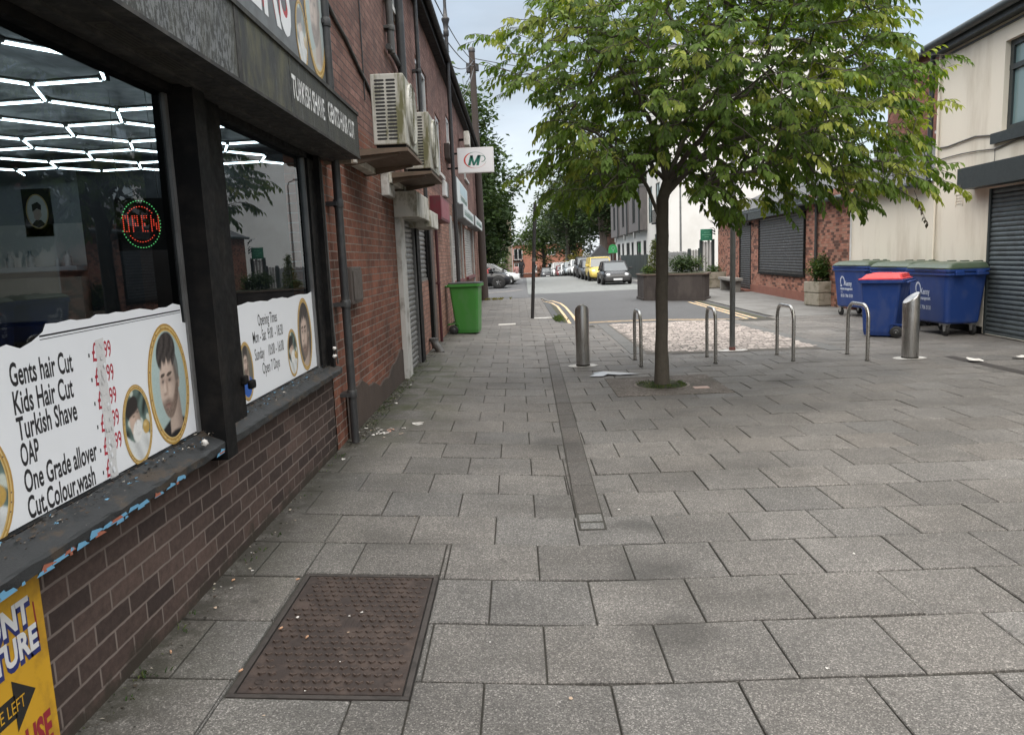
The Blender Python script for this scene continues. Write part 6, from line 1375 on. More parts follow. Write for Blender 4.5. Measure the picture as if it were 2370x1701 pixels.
car('white car parked nose out behind the black suv', (-1.75, 48.3, -.026), R(-4), paint('white', (0, 0, 0)), 4.0, 1.66, 1.36, 'hatch', G2)
MB().box(-.9, .9, -.8, .8, .6, 1.15, c=.2).build('cargo', mat('car_red_seat', (.34, .05, .05), .7), bpy.data.objects['parked_car.008'] if 'parked_car.008' in bpy.data.objects else None)

# ================================================================== person walking in the distance
def person(label, loc, rz, hgt=1.58):
    o = thing('person', label, 'person', loc, rz); s_ = hgt/1.75
    P = {'pel': (0, 0, .95), 'ch': (0, .02, 1.28), 'nk': (0, .03, 1.47), 'hd': (0, .06, 1.58), 'hp': (0, .05, 1.72), 'sL': (-.19, .0, 1.42), 'eL': (-.25, -.02, 1.13), 'wL': (-.23, .12, .92), 'hL': (-.22, .18, .84), 'sR': (.19, .0, 1.42), 'eR': (.26, -.06, 1.14), 'wR': (.25, .02, .89), 'hR': (.24, .05, .80), 'kL': (-.10, .14, .52), 'aL': (-.10, .10, .09), 'tL': (-.10, .26, .04), 'kR': (.10, -.02, .5), 'aR': (.10, -.22, .10), 'tR': (.10, -.08, .035), 'hipL': (-.1, 0, .9), 'hipR': (.1, 0, .9)}
    rad = {'pel': .16, 'ch': .19, 'nk': .075, 'hd': .105, 'hp': .085, 'sL': .085, 'sR': .085, 'eL': .062, 'eR': .062, 'wL': .045, 'wR': .045, 'hL': .04, 'hR': .04, 'hipL': .115, 'hipR': .115, 'kL': .078, 'kR': .078, 'aL': .055, 'aR': .055, 'tL': .042, 'tR': .042}
    E_ = [('pel', 'ch'), ('ch', 'nk'), ('nk', 'hd'), ('hd', 'hp'), ('ch', 'sL'), ('sL', 'eL'), ('eL', 'wL'), ('wL', 'hL'), ('ch', 'sR'), ('sR', 'eR'), ('eR', 'wR'), ('wR', 'hR'), ('pel', 'hipL'), ('hipL', 'kL'), ('kL', 'aL'), ('aL', 'tL'), ('pel', 'hipR'), ('hipR', 'kR'), ('kR', 'aR'), ('aR', 'tR')]
    ks = list(P); me = bpy.data.meshes.new('body'); me.from_pydata([Vector(P[q])*s_ for q in ks], [(ks.index(a), ks.index(b)) for a, b in E_], [])
    b_ = bpy.data.objects.new('body', me); COL.objects.link(b_); b_.parent = o; me.materials.append(mat('clothes_dark', (.016, .017, .02), .85, .3, 6))
    md = b_.modifiers.new('skin', 'SKIN'); 
    for q, v in zip(ks, me.skin_vertices[0].data): v.radius = (rad[q]*s_*.95, rad[q]*s_*.8) if q in ('ch', 'pel') else (rad[q]*s_, rad[q]*s_)
    me.skin_vertices[0].data[ks.index('pel')].use_root = True; b_.modifiers.new('sub', 'SUBSURF').levels = 1; b_.modifiers['sub'].render_levels = 2
    MB().lathe([(.001, .12), (.07, .09), (.105, .02), (.11, -.06), (.08, -.13)], tuple(Vector((0, .045, 1.66))*s_), 14).build('hood', mat('clothes_black', (.012, .012, .014), .9), o)
    mb = MB(); mb.lathe([(.001, -.09), (.05, -.07), (.075, 0), (.06, .07), (.001, .09)], tuple(Vector((0, .10, 1.62))*s_), 12); mb.build('face', mat('skin_dim', (.30, .19, .14), .6), o)
    return o
person('person in dark hooded clothes walking by the parked white car', (.52, 66, Z(66)-.03), R(170), 1.62)
person('person in a pale pink top walking beyond the parked white car', (.05, 76, Z(76)-.03), R(15), 1.5)
pp = [o for o in bpy.data.objects if o.name.startswith('person')][-1]
for ch in pp.children:
    if ch.name.startswith('body'): ch.data.materials.clear(); ch.data.materials.append(mat('clothes_pink', (.36, .2, .19), .85))
    if ch.name.startswith('hood'): ch.name = 'hair'; ch.data.name = 'hair'; ch.data.materials.clear(); ch.data.materials.append(mat('hair_brown', (.06, .04, .03), .8))

# ================================================================== buildings and fences up the street
wr = mat('white_wall', (.66, .65, .63), .9, .06, .8, bump=.2, dirt=(.5, .48, .44), dirt_amt=.3, ds=.6)
clad = mat('grey_cladding', (.125, .115, .115), .75, .15, 2, stretch=(1, 6, .3), dirt=(.08, .075, .075), ds=2)
B4 = thing('white_apartment_block', 'tall white rendered block with dark cladding along the street', 'building', (12, 46, 0))
GX, GY = 9.2, 45.6
FG = Frame((GX, GY, 0), (1, -.02, 0)); FS = Frame((GX, GY, 0), (.008, 1, 0)).flip()
mb = MB(); wall(mb, FG, 0, 10.4, -.1, 13.4, [], .1, .3); mb.build('wall', wr, B4, world=True)
sh_ = [(2.2, 3.7, 3.6, 6.0), (2.2, 4.2, .9, 2.8), (5, 6.5, 3.6, 6)]
mb = MB(); wall(mb, FS, 0, 7.0, -.1, 13.4, sh_, .15, 9); mb.build('wall', wr, B4, world=True)
for h in sh_: upvc(FS, h, B4, m=anth, glass=PALEG, sill=False)
mb = MB()
for q in np.linspace(2.1, 3.8, 9): mb.tube([FS.p(q, 3.5, .25), FS.p(q, 4.3, .25)], .015, 5)
mb.tube([FS.p(2.1, 4.3, .25), FS.p(3.8, 4.3, .25)], .02, 5); fbox(mb, FS, 2.1, 3.8, 3.42, 3.5, 0, .28); mb.build('balcony_rail', black_wood, B4, world=True)
mb = MB(); fbox(mb, FG, -.05, 10.45, 13.4, 13.55, -.3, .06); mb.build('coping', grey_metal, B4, world=True)
mb = MB(); mb.add([FG.p(0, 13.45), FG.p(10.4, 13.45), FG.p(10.4, 13.45, -9), FG.p(0, 13.45, -9)], [(0, 1, 2, 3)]); mb.build('roof', grey_metal, B4, world=True)
# clad terrace behind it
def clad_house(label, a0, a1, zt, zb=3.2, rec=.5):
    o = thing('terrace_house', label, 'house', tuple(FS.p((a0+a1)/2, 0, -3)), 0, 'white terrace houses with grey clad upper floors')
    Ln = a1-a0; hl_ = [(a0+Ln*.10, a0+Ln*.32, .4, 2.5), (a0+Ln*.5, a0+Ln*.85, .9, 2.5)]
    mb = MB(); wall(mb, FS, a0, a1, -.6, zb, hl_, .15, 6); mb.build('wall', wr, o, world=True)
    for h in hl_: upvc(FS, h, o, m=anth, glass=darkglass, sill=False)
    hw_ = [(a0+Ln*.38, a0+Ln*.62, zb+.55, zt-.3)]
    F2 = Frame(tuple(FS.p(0, 0, rec)), tuple(FS.u)).flip()
    mb = MB(); wall(mb, F2, a0, a1-.5, zb, zt, hw_, .12, 6)
    mb.add([F2.p(a0, zb), F2.p(a1-.5, zb), F2.p(a1-.5, zb, -rec), F2.p(a0, zb, -rec)], [(0, 1, 2, 3)]); mb.build('cladding', clad, o, world=True)
    for h in hw_: upvc(F2, h, o, m=anth, glass=darkglass, sill=False)
    mb = MB(); fbox(mb, FS, a1-.5, a1, zb-.4, zt-.8, 0, .12); mb.build('party_wall', wr, o, world=True)
    mb = MB(); fbox(mb, F2, a0-.05, a1-.45, zt, zt+.12, -6, .05); mb.build('roof', grey_metal, o, world=True)
    mb = MB(); mb.tube([F2.p(a0+.2, zb-.2, .06), F2.p(a0+.2, zt, .06)], .05, 8); mb.build('drainpipe', anth, o, world=True)
    return o
clad_house('white terrace house with grey cladding next to the tall white block', 7.0, 13.0, 6.2, 3.2); clad_house('middle white terrace house with grey cladding', 13.05, 18.5, 6.1, 3.15); clad_house('farthest white terrace house with grey cladding, by the big trees', 18.55, 24.5, 6.0, 3.1)
# dark fence in front of the terrace, timber fence by the brick shop
dkf = mat('fence_dark', (.028, .038, .038), .7, .25, 3, stretch=(3, 3, .5))
o = thing('dark_fence', 'dark green board fence behind the black hatchback', 'fence', (8.0, 46, 0)); mb = MB(); y = 0
while y < 11: mb.box(-.015+random.gauss(0, .004), .015, y, y+.17, 0, 1.5+random.gauss(0, .006)); y += .185
mb.build('boards', dkf, o)
for q in np.linspace(0, 11, 6): MB().box(.02, .1, q-.05, q+.05, 0, 1.52).build('post', dkf, o)
pal = mat('fence_grey', (.27, .265, .26), .85, .35, 5, stretch=(4, 4, .25), dirt=(.06, .06, .058), dirt_amt=.8, ds=3)
def palings(label, p0, p1, h, n, post=True):
    o = thing('timber_fence', label, 'fence', (p0[0], p0[1], 0), 0, 'timber fences beside the brick shop'); d = Vector((p1[0]-p0[0], p1[1]-p0[1], 0)); L_ = d.length; u_ = d.normalized(); nn = Vector((-u_.y, u_.x, 0)); mb = MB()
    for q in range(n):
        a = L_*q/n; w = L_/n*.86; hh = h+random.gauss(0, .02); c0 = u_*a; c1 = u_*(a+w); mb.prism([(0, .0), (w, 0), (w, hh-.03), (w*.5, hh), (0, hh-.03)], lambda a_, b_, hh_, c0=c0: tuple(c0+u_*a_+nn*hh_+Vector((0, 0, b_))), .02)
    mb.build('boards', pal, o)
    for q in (0, L_): MB().box(u_.x*q-.06, u_.x*q+.06, u_.y*q-.06, u_.y*q+.06, 0, h+.06).build('post', dkf if post else pal, o)
    return o
palings('tall weathered timber fence under the green sign', (9.18, 35.0), (8.66, 35.15), 2.05, 4); palings('lower weathered timber fence left of the green sign', (8.66, 35.4), (8.2, 35.5), 1.66, 4)
palings('weathered timber fence running back beside the white block', (8.2, 35.6), (9.2, 45.3), 1.6, 60)
o = thing('green_sign', 'dark green sign board on the fence beside the brick shop', 'sign', (8.86, 34.9, 2.06)); MB().box(-.28, .27, -.02, .02, 0, .52, c=.006).build('board', mat('sign_dark_green', (.016, .13, .075), .5, .1, 3), o)
mb = MB()
for z, w in ((.36, .12), (.25, .2), (.15, .1)):
    x = -w
    while x < w: q = random.uniform(.025, .05); mb.add([(x, -.0215, z), (x+q, -.0215, z), (x+q, -.0215, z+.022), (x, -.0215, z+.022)], [(0, 1, 2, 3)]); x += q+.014
mb.build('lettering', mat('sign_pale_green', (.2, .42, .3), .6), o)
b_ = thing('creeper', 'dark dead creeper twigs at the corner of the brick shop', 'plant', (9.1, 34.7, 2.2)); mb = MB()
for q in range(9): a = Vector((random.uniform(-.15, .1), -.05, random.uniform(.1, .8))); mb.tube([(.1, 0, a.z*.8), a, a+Vector((-.18, -.03, random.uniform(-.03, .12)))], [.02, .016, .006], 5)
mb.build('stem', black_wood, b_)
def post(label, x, y, h, r=.05, head=True, name='street_lamp', z=None):
    o = thing(name, label, 'street lamp' if head else 'post', (x, y, Z(y) if z is None else z)); MB().tube([(0, 0, 0), (0, 0, h)], [r*1.3, r*.8], 12).build('column', galv, o)
    if head: MB().tube([(0, 0, h), (-.1, -.1, h+.15), (-.5, -.3, h+.25)], r*.6, 8).build('arm', galv, o); MB().box(-.85, -.4, -.4, -.2, h+.2, h+.32, c=.04).build('lamp_head', grey_metal, o)
    return o
post('grey lamp post in front of the tall white block', 9.05, 41.2, 6.0, .055); post('thin pale post beyond the parked suv', -1.1, 74, 3.2, .06, False, 'sign_post'); post('thin lamp post among the trees behind the parked cars', 8.6, 86, 6.5, .07); post('second thin post beside the yellow bush', 6.6, 98, 5.5, .08, False, 'sign_post')
# green round topped sign and a small white kiosk
o = thing('round_sign', 'bright green round topped sign beyond the parked vans', 'sign', (8.3, 64, Z(64))); MB().tube([(0, 0, 0), (0, 0, 1.7)], .05, 8).build('post', galv, o); MB().prism([(-.4, 1.75), (.4, 1.75), (.36, 2.15)]+[(.36*math.cos(t), 2.15+.34*math.sin(t)) for t in np.linspace(.2, math.pi-.2, 12)]+[(-.36, 2.15)], lambda a, b, h: (a, h, b), .06).build('board', mat('sign_bright_green', (.04, .32, .10), .5), o)
mb = MB(); ring(mb, lambda a, b: (a, -.008, b), .02, 2.16, .15, .15, .05, .05, 20); mb.add([(-.02, -.008, 1.85), (.06, -.008, 1.85), (.06, -.008, 2.02), (-.02, -.008, 2.02)], [(0, 1, 2, 3)]); mb.build('emblem', mat('sign_pale_green', (0, 0, 0)), o)
o = thing('kiosk', 'small white hut with red notices beyond the yellow van', 'hut', (8.2, 72, Z(72))); MB().box(-.9, .9, 0, 1.4, 0, 1.9).build('wall', wr, o); MB().prism([(-1.0, 1.9), (1.0, 1.9), (0, 2.9)], lambda a, b, h: (a, -.1+h, b), 1.6).build('roof', slate, o)
mb = MB(); mb.box(.0, .8, -.03, -.002, .9, 1.6); mb.build('notice', mat('sign_red', (0, 0, 0)), o); MB().box(-.7, -.2, -.03, -.002, 0, 1.6).build('door', white_up, o)
# distant brick flats
br_flat = brick('brick_flats', (.30, .115, .075), (.36, .15, .10), (.25, .18, .14), cl=.15)
D0 = 150
o = thing('brick_flats', 'distant orange brick flats with white balconies beyond the brow', 'building', (5, D0, Z(D0)))
zb = Z(D0)-1; FD = Frame((-.6, D0, 0), (1, 0, 0))
def fl(z): return z
hol = [(.25, 2.0, 1.3, 3.5), (.25, 2.0, -1.6, .7), (4.1, 4.8, -1.2, .2), (7.0, 8.6, -.9, .4), (7.0, 8.6, 2.0, 3.3), (7.0, 8.4, -3.2, -2.0), (3.9, 4.7, -4, -2.6), (11, 12.2, -.9, .4), (11, 12.2, 2, 3.3)]
mb = MB(); wall(mb, FD, 0, 14, zb, 4.4, hol, .2, 8); mb.build('wall', br_flat, o, world=True)
for h in hol: upvc(FD, h, o, fw=.12, depth=.15)
mb = MB(); fbox(mb, FD, .1, 2.15, 1.0, 1.25, 0, .5); fbox(mb, FD, .1, 2.15, -1.9, -1.65, 0, .5)
for z in (1.25, -1.65):
    for q in np.linspace(.15, 2.1, 12): mb.tube([FD.p(q, z, .45), FD.p(q, z+.9, .45)], .02, 4)
    mb.tube([FD.p(.15, z+.9, .45), FD.p(2.1, z+.9, .45)], .03, 4)
mb.build('balcony', black_wood, o, world=True)
mb = MB(); mb.add([FD.p(-.3, 4.35, .4), FD.p(14.3, 4.35, .4), FD.p(10, 7.4, -4), FD.p(4, 7.4, -4), FD.p(-.3, 4.35, -8.4), FD.p(14.3, 4.35, -8.4)], [(0, 1, 2, 3), (0, 3, 4), (1, 5, 2), (3, 2, 5, 4)]); mb.build('roof', slate, o, world=True)
mb = MB(); fbox(mb, FD, -.3, 14.3, 4.25, 4.4, .25, .42); mb.build('gutter', white_up, o, world=True)
o = thing('brown_brick_block', 'tall brown brick block behind the trees on the left', 'building', (-6, 118, Z(118))); FB = Frame((-12, 115, 0), (1, 0, 0)); brb = brick('brick_brown', (.12, .085, .07), (.17, .12, .10), (.13, .11, .1), cl=.2)
mb = MB(); wall(mb, FB, 0, 11.45, -4, 8.4, [(9.2, 10.4, 1, 3), (9.2, 10.4, 4.4, 6.2)], .2, 8); mb.build('wall', brb, o, world=True)
for h in [(9.2, 10.4, 1, 3), (9.2, 10.4, 4.4, 6.2)]: upvc(FB, h, o, fw=.12, depth=.15)
mb = MB(); fbox(mb, FB, 10.9, 11.5, -4, 8.5, 0, .12); mb.build('pilaster', mat('stone_tan', (.24, .19, .15), .85), o, world=True); mb = MB(); fbox(mb, FB, -.1, 11.6, 8.4, 8.6, -8, .15); mb.build('roof', slate, o, world=True)
o = thing('red_house', 'dark red brick house half hidden by trees left of the clad terrace', 'building', (13.5, 92, Z(92))); FH = Frame((10.6, 88, 0), (1, 0, 0)); hol = [(1.1, 2.0, 5.6, 7.4), (1.1, 2.0, 2.4, 4.2)]
mb = MB(); wall(mb, FH, 0, 9, -3, 8.6, hol, .2, 6); mb.build('wall', br_old, o, world=True)
for h in hol: upvc(FH, h, o, fw=.1, depth=.12)
mb = MB(); mb.add([FH.p(-.3, 8.5, .3), FH.p(9.3, 8.5, .3), FH.p(9.3, 11.5, -3.5), FH.p(-.3, 11.5, -3.5)], [(0, 1, 2, 3)]); mb.build('roof', slate, o, world=True)

# ================================================================== trees up the street
bark = mat('bark', (.055, .046, .038), .9, .35, 5, bump=1, bs=22, stretch=(1, 1, .35)); bark_p = mat('bark_pale', (.15, .125, .11), .9, .3, 3, bump=.8, bs=20, stretch=(1, 1, .3))
def far_tree(label, x, y, h, r, leafm, tr=.25, clumps=90, per=26, size=.3, base=.3, bk=None, multi=1, wide=1.0, name='street_tree', squash=.45):
    z = Z(y)-.05; o = thing(name, label, 'tree', (x, y, z), 0); mb = MB(); ends = []
    for q in range(multi):
        ox = random.uniform(-.5, .5)*(multi > 1); a0 = random.uniform(0, 6.28)
        mb.tube([(ox, 0, 0), (ox*1.4+random.uniform(-.1, .1), 0, h*base), (ox*2+random.uniform(-.4, .4), 0, h*.6), (ox*2.2, .2, h*.85)], [tr, tr*.8, tr*.5, tr*.15], 9)
    for q in range(11):
        a = q*2.4+random.uniform(-.4, .4); z0 = h*random.uniform(base*.9, .7); e_ = Vector((math.cos(a)*r*wide*random.uniform(.5, .9), math.sin(a)*r*random.uniform(.5, .9), min(h*.95, z0+h*random.uniform(.08, .3)))); mb.tube([(0, 0, z0), e_*.5+Vector((0, 0, z0*.5+.2)), e_], [tr*.4, tr*.25, .03], 6); ends.append(e_)
    mb.build('trunk', bk or bark, o)
    cz = h*(base+1)/2; cen = blob((0, 0, cz), (r*wide, r, h*(1-base)*.56), clumps, .3, squash); pts = []
    mb = None; P = []
    tn = {}
    for c in cen:
        t0 = min(1, max(0, random.gauss(.40, .22)))
        for q in range(per//5):
            p = c+Vector((random.gauss(0, r*.09), random.gauss(0, r*.09), random.gauss(0, r*.07))); P.append(p); tn[tuple(p)] = t0
    foliage('crown', leafm, o, P, size, 5, size*.8, .5, tonef=lambda p: tn[tuple(p)]); return o
far_tree('bushy green tree rising behind the telegraph pole on the left', -3.9, 47, 11.8, 3.4, leafmat('leaf_mid', (.03, .052, .02), (.055, .09, .032), (.11, .14, .05)), .28, 460, 60, .34, .16)
far_tree('smaller green tree hanging over the parked suv on the left', -2.2, 52, 7.4, 2.2, leafmat('leaf_mid', (.03, .052, .02), (.055, .09, .032), (.11, .14, .05)), .2, 240, 50, .30, .22)
far_tree('light green tree in front of the distant brick flats', 4.2, 112, 9.5, 4.2, leaf_light, .3, 150, 35, .42, .35)
far_tree('dark tree in the middle of the row behind the parked cars', 8.2, 104, 13.5, 5.0, leaf_far, .4, 200, 40, .45, .25)
far_tree('big many stemmed tree behind the yellow van', 9.6, 82, 14, 4.6, leaf_dark, .32, 210, 40, .40, .30, bark_p, 3)
far_tree('dark tree between the red house and the clad terrace', 13.2, 80, 15, 4.2, leaf_dark, .4, 190, 40, .4, .2)
far_tree('tall dark tree above the far end of the clad terrace', 11.5, 96, 15.5, 5.5, leaf_far, .4, 200, 40, .46, .25)
far_tree('drooping green tree over the middle of the street', 6.6, 93, 12.5, 3.6, leaf_far, .3, 150, 40, .4, .38)
b_ = thing('yellow_bush', 'round yellow green bush behind the parked cars', 'bush', (7.6, 90, Z(90))); foliage('crown', leaf_yel, b_, blob((0, 0, 1.7), (1.5, 1.5, 1.7), 300), .25, 6, .2); MB().tube([(0, 0, 0), (0, 0, 1.2)], .06, 6).build('stem', bark, b_)
b_ = thing('hedge', 'yellow green hedge behind the parked suv and white car', 'hedge', (-3.2, 64, Z(64))); foliage('crown', leaf_light, b_, [(random.uniform(-3.2, 2.6), random.uniform(-.5, .5), random.random()**.7*(2.3+.4*math.sin(q)-.25*abs(q % 3))) for q in range(520)], .2, 6, .14); mb = MB()
for q in range(8): mb.tube([(-3+q*.75, 0, 0), (-3+q*.75, 0, 1.6)], .04, 5)
mb.build('stem', bark, b_)
b_ = thing('roadside_shrub', 'brownish low shrubs along the wall behind the far cars', 'shrub', (6.2, 112, Z(112))); foliage('crown', leafmat('leaf_rust', (.06, .04, .02), (.11, .07, .04), (.16, .12, .06)), b_, [(random.uniform(-3, 3), random.uniform(-.6, .6), random.random()*2.0) for q in range(300)], .3, 5, .2); MB().tube([(0, 0, 0), (0, 0, 1.2)], .05, 5).build('stem', bark, b_)
o = thing('boundary_wall', 'low brick boundary wall at the far end of the street', 'wall', (7, 118, Z(118))); MB().box(-6, 9, -.12, .12, -1, .9).build('wall', br_flat, o); MB().box(-6.02, 9.02, -.16, .16, .9, .98).build('coping', pale_render, o)

# ================================================================== the street tree
random.seed(21)
TB = Vector((1.72, 8.93, 0))
tree = thing('street_tree', 'leafy green tree in the gravel pit in the middle of the square', 'tree', tuple(TB))
# the outline the crown fills when seen from the square (x, z at the depth of the trunk), measured from the crown itself
SC = 2370/2268
def unproj(px, py, Y):
    d = cr*((px-W_/2)/F_)+cu*((H_/2-py)/F_)+cf; t = Y/d.y; return Vector((0, 0, HC))+d*t
OUT = [(1085, 75), (1105, 48), (1180, 20), (1230, -150), (1400, -300), (1700, -360), (1920, -250), (1995, -40), (2000, 60), (1965, 110), (2010, 140), (2075, 128), (2070, 195), (2045, 230), (2050, 300), (2040, 330), (2080, 400), (2095, 455), (2020, 470), (1930, 492), (1850, 490), (1760, 492), (1680, 500), (1610, 515), (1560, 490), (1535, 440), (1500, 395), (1455, 405), (1420, 450), (1350, 492), (1250, 495), (1190, 480), (1130, 462), (1108, 438), (1125, 400), (1185, 350), (1225, 320), (1235, 280), (1190, 235), (1130, 235), (1105, 180), (1115, 120)]
OUT = [unproj(x*SC, y*SC, 8.93) for x, y in OUT]; OUT = [(p.x-TB.x, p.z) for p in OUT]
def in_poly(x, z, P=OUT):
    c = False; j = len(P)-1
    for i in range(len(P)):
        if (P[i][1] > z) != (P[j][1] > z) and x < (P[j][0]-P[i][0])*(z-P[i][1])/(P[j][1]-P[i][1])+P[i][0]: c = not c
        j = i
    return c
att = []
while len(att) < 2050:
    d = Vector((random.gauss(0, 1), random.gauss(0, 1), random.gauss(0, 1))).normalized(); r = random.random()**.42
    p = Vector((.62, 0, 3.55))+Vector((d.x*3.15, d.y*2.55, d.z*2.0))*r
    s_ = 8.93/(8.93+p.y)      # apparent shift of nearer and farther parts of the crown
    zz = HC+(p.z-HC)*s_; xx = (p.x+TB.x)*s_-TB.x
    if not in_poly(xx, zz) or not in_poly(xx, zz-.24): continue
    if p.z < 1.95: continue
    # gaps between the tiers of branches
    g = math.sin(p.x*3.1+p.y*1.7+1.3)*math.sin(p.z*5.2-p.x*.8+.5)*math.sin(p.y*2.4+p.z*1.1)
    if g > .20 : continue
    if r < .30 and random.random() < .6: continue
    att.append(p)
for p in ((3.0, -.2, 2.5), (3.2, -.1, 2.35), (3.35, .05, 2.3), (3.45, .1, 2.25), (2.9, .3, 2.3), (3.05, .1, 3.75), (3.25, 0, 3.7), (3.2, .2, 3.3), (3.1, -.2, 3.15), (-1.75, -.1, 4.05), (-1.95, 0, 4.15), (-2.05, .1, 4.1), (-1.6, .2, 3.6), (-1.75, .0, 3.5), (-1.45, .1, 2.6)): att.append(Vector(p))
# low window around the fork through which the street shows
nodes = []; parent = []; 
def addn(p, par): nodes.append(Vector(p)); parent.append(par); return len(nodes)-1
def path(pts, par, j=1):
    for p in pts:
        a = nodes[par]; n = max(1, round((Vector(p)-a).length/.16)); a = a.copy()
        for k in range(1, n+1): par = addn(a.lerp(Vector(p), k/n)+Vector((random.gauss(0, .008), random.gauss(0, .008), random.gauss(0, .006)))*j, par)
    return par
r0 = addn((0, 0, 0), -1); t1 = path([(.004, 0, .6), (.012, 0, 1.3), (.028, 0, 1.95)], r0, .25)
f1 = path([(.035, 0, 2.22)], t1); 
path([(-.14, -.05, 2.36), (-.34, -.15, 2.62), (-.75, -.3, 2.95), (-1.3, -.35, 3.2)], t1)
f2 = path([(.10, .02, 2.4)], f1)
path([(.42, -.05, 2.62), (.85, -.1, 2.84), (1.35, -.1, 2.98), (2.1, .1, 3.05), (2.8, .2, 2.95)], f1)
f3 = path([(.06, .05, 2.7), (.04, .05, 3.1)], f2); path([(.0, .1, 3.6), (.15, .2, 4.2), (.2, .2, 4.8)], f3)
path([(.3, .25, 2.8), (.6, .6, 3.3), (1.1, 1.0, 3.8)], f2); path([(-.2, .3, 2.8), (-.6, .8, 3.2), (-1.0, 1.3, 3.4)], f2)
path([(.3, -.35, 2.75), (.5, -.9, 3.05), (.8, -1.5, 3.3)], f2); path([(-.15, -.4, 2.9), (-.4, -1.0, 3.2), (-.7, -1.6, 3.4)], f2)
path([(.4, .0, 3.3), (.9, -.1, 3.75), (1.5, -.2, 4.1), (2.1, -.2, 4.3)], f3); path([(-.35, -.0, 3.5), (-.9, .1, 3.9), (-1.6, .1, 4.15)], f3)
path([(1.2, .8, 3.0), (2.2, .9, 3.3), (2.9, .9, 3.5)], path([(.5, .3, 2.7)], f2))
tips = []
nd = [np.array(n[:]) for n in nodes]
order = sorted(att, key=lambda p: (p-Vector((.05, 0, 2.4))).length)
for p in order:
    arr = np.array(nd); dd_ = np.linalg.norm(arr-np.array(p[:]), axis=1)
    fd = np.linalg.norm(arr-np.array([.05, 0, 2.3]), axis=1); pd = (p-Vector((.05, 0, 2.3))).length
    cost = dd_+np.where(fd > pd, .6, 0)+np.where(arr[:, 2] < 2.15, 5, 0)
    j = int(np.argmin(cost)); a = nodes[j]; n = max(1, round((p-a).length/.17)); par = j; up = Vector((0, 0, .05))
    for k in range(1, n+1):
        f = k/n; q = a.lerp(p, f)+up*math.sin(f*math.pi)*(p-a).length+Vector((random.gauss(0, .012), random.gauss(0, .012), random.gauss(0, .01)))
        par = addn(q, par); nd.append(np.array(q[:]))
    tips.append((par, (p-a).normalized() if n else Vector((1, 0, 0))))
# pipe model radii
N_n = len(nodes); area = [0.0]*N_n
for i, _ in tips: area[i] += 1
for i in range(N_n-1, 0, -1): area[parent[i]] += area[i]
amax = area[0] or 1
rad = [max(.0035, .074*(a/amax)**.46) for a in area]
kids = [[] for _ in range(N_n)]
for i in range(1, N_n): kids[parent[i]].append(i)
limb = MB(); trunk = MB()
def strands():
    st = [(0, [])]; out = []
    done = set()
    stack = [(0, -1)]
    while stack:
        i, fr0 = stack.pop(); ch = [i] if fr0 < 0 else [fr0, i]
        cur = i
        while kids[cur]:
            ks = sorted(kids[cur], key=lambda q: -area[q]); 
            for q in ks[1:]: stack.append((q, cur))
            cur = ks[0]; ch.append(cur)
        out.append(ch)
    return out
for ch in strands():
    if len(ch) < 2: continue
    pts = [nodes[i] for i in ch]; rs = [rad[i] for i in ch]; rs[0] = min(rs[0], rs[1]*1.15)
    if ch[0] == 0:
        rs = [(.097-.02*min(1, p.z/.5)) if p.z < .5 else r for p, r in zip(pts, rs)]; rs = [max(r, .064-.0*p.z) if p.z < 2.1 else r for p, r in zip(pts, rs)]; pts[0] = pts[0]-Vector((0, 0, .03))
        trunk.tube(pts, rs, 16)
    else: limb.tube(pts, rs, 5 if rs[0] < .012 else 9)
tb = newmat('tree_bark'); mt, t, b, o_ = tb; v = ncoord(t, 'Object', (1, 1, .45)); n1 = nnoise(t, v, 26, 7, .7); n2 = nnoise(t, ncoord(t, 'Object', (1, 1, 2.2)), 9, 5)
c = nmix(t, n1, (.038, .033, .027), (.105, .09, .071)); c = nmix(t, nramp(t, n2, [(.5, 0), (.7, .5)]), c, (.085, .08, .06)); t.links.new(c, b.inputs['Base Color']); b.inputs['Roughness'].default_value = .9; nbump(t, b, n1, .012, 1)
trunk.build('trunk', mt, tree); limb.build('branches', mt, tree)
# sprays: each twig end carries a drooping row of pointed leaves
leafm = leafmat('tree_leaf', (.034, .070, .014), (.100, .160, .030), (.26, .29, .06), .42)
mb = MB(); mb.cols = []; tw = MB()
cenc = Vector((.6, 0, 3.3))
def leaf(p, d, nrm, L_, w, q):
    s_ = d.cross(nrm).normalized(); u_ = s_.cross(d).normalized(); fold = w*.35; cur_ = -L_*.14
    m0, m1 = p+d*L_*.33+u_*fold*-.2, p+d*L_*.68+u_*cur_*.4; tip = p+d*L_+u_*cur_
    l1, l2 = m0+s_*w*.5+u_*fold*.5, m1+s_*w*.36+u_*fold*.3; r1, r2 = m0-s_*w*.5+u_*fold*.5, m1-s_*w*.36+u_*fold*.3
    mb.add([p, l1, l2, tip, m1, m0, r1, r2], [(0, 1, 5), (5, 1, 2, 4), (4, 2, 3), (0, 5, 6), (5, 4, 7, 6), (4, 3, 7)])
    mb.cols += [(q, q, q, 1)]*8
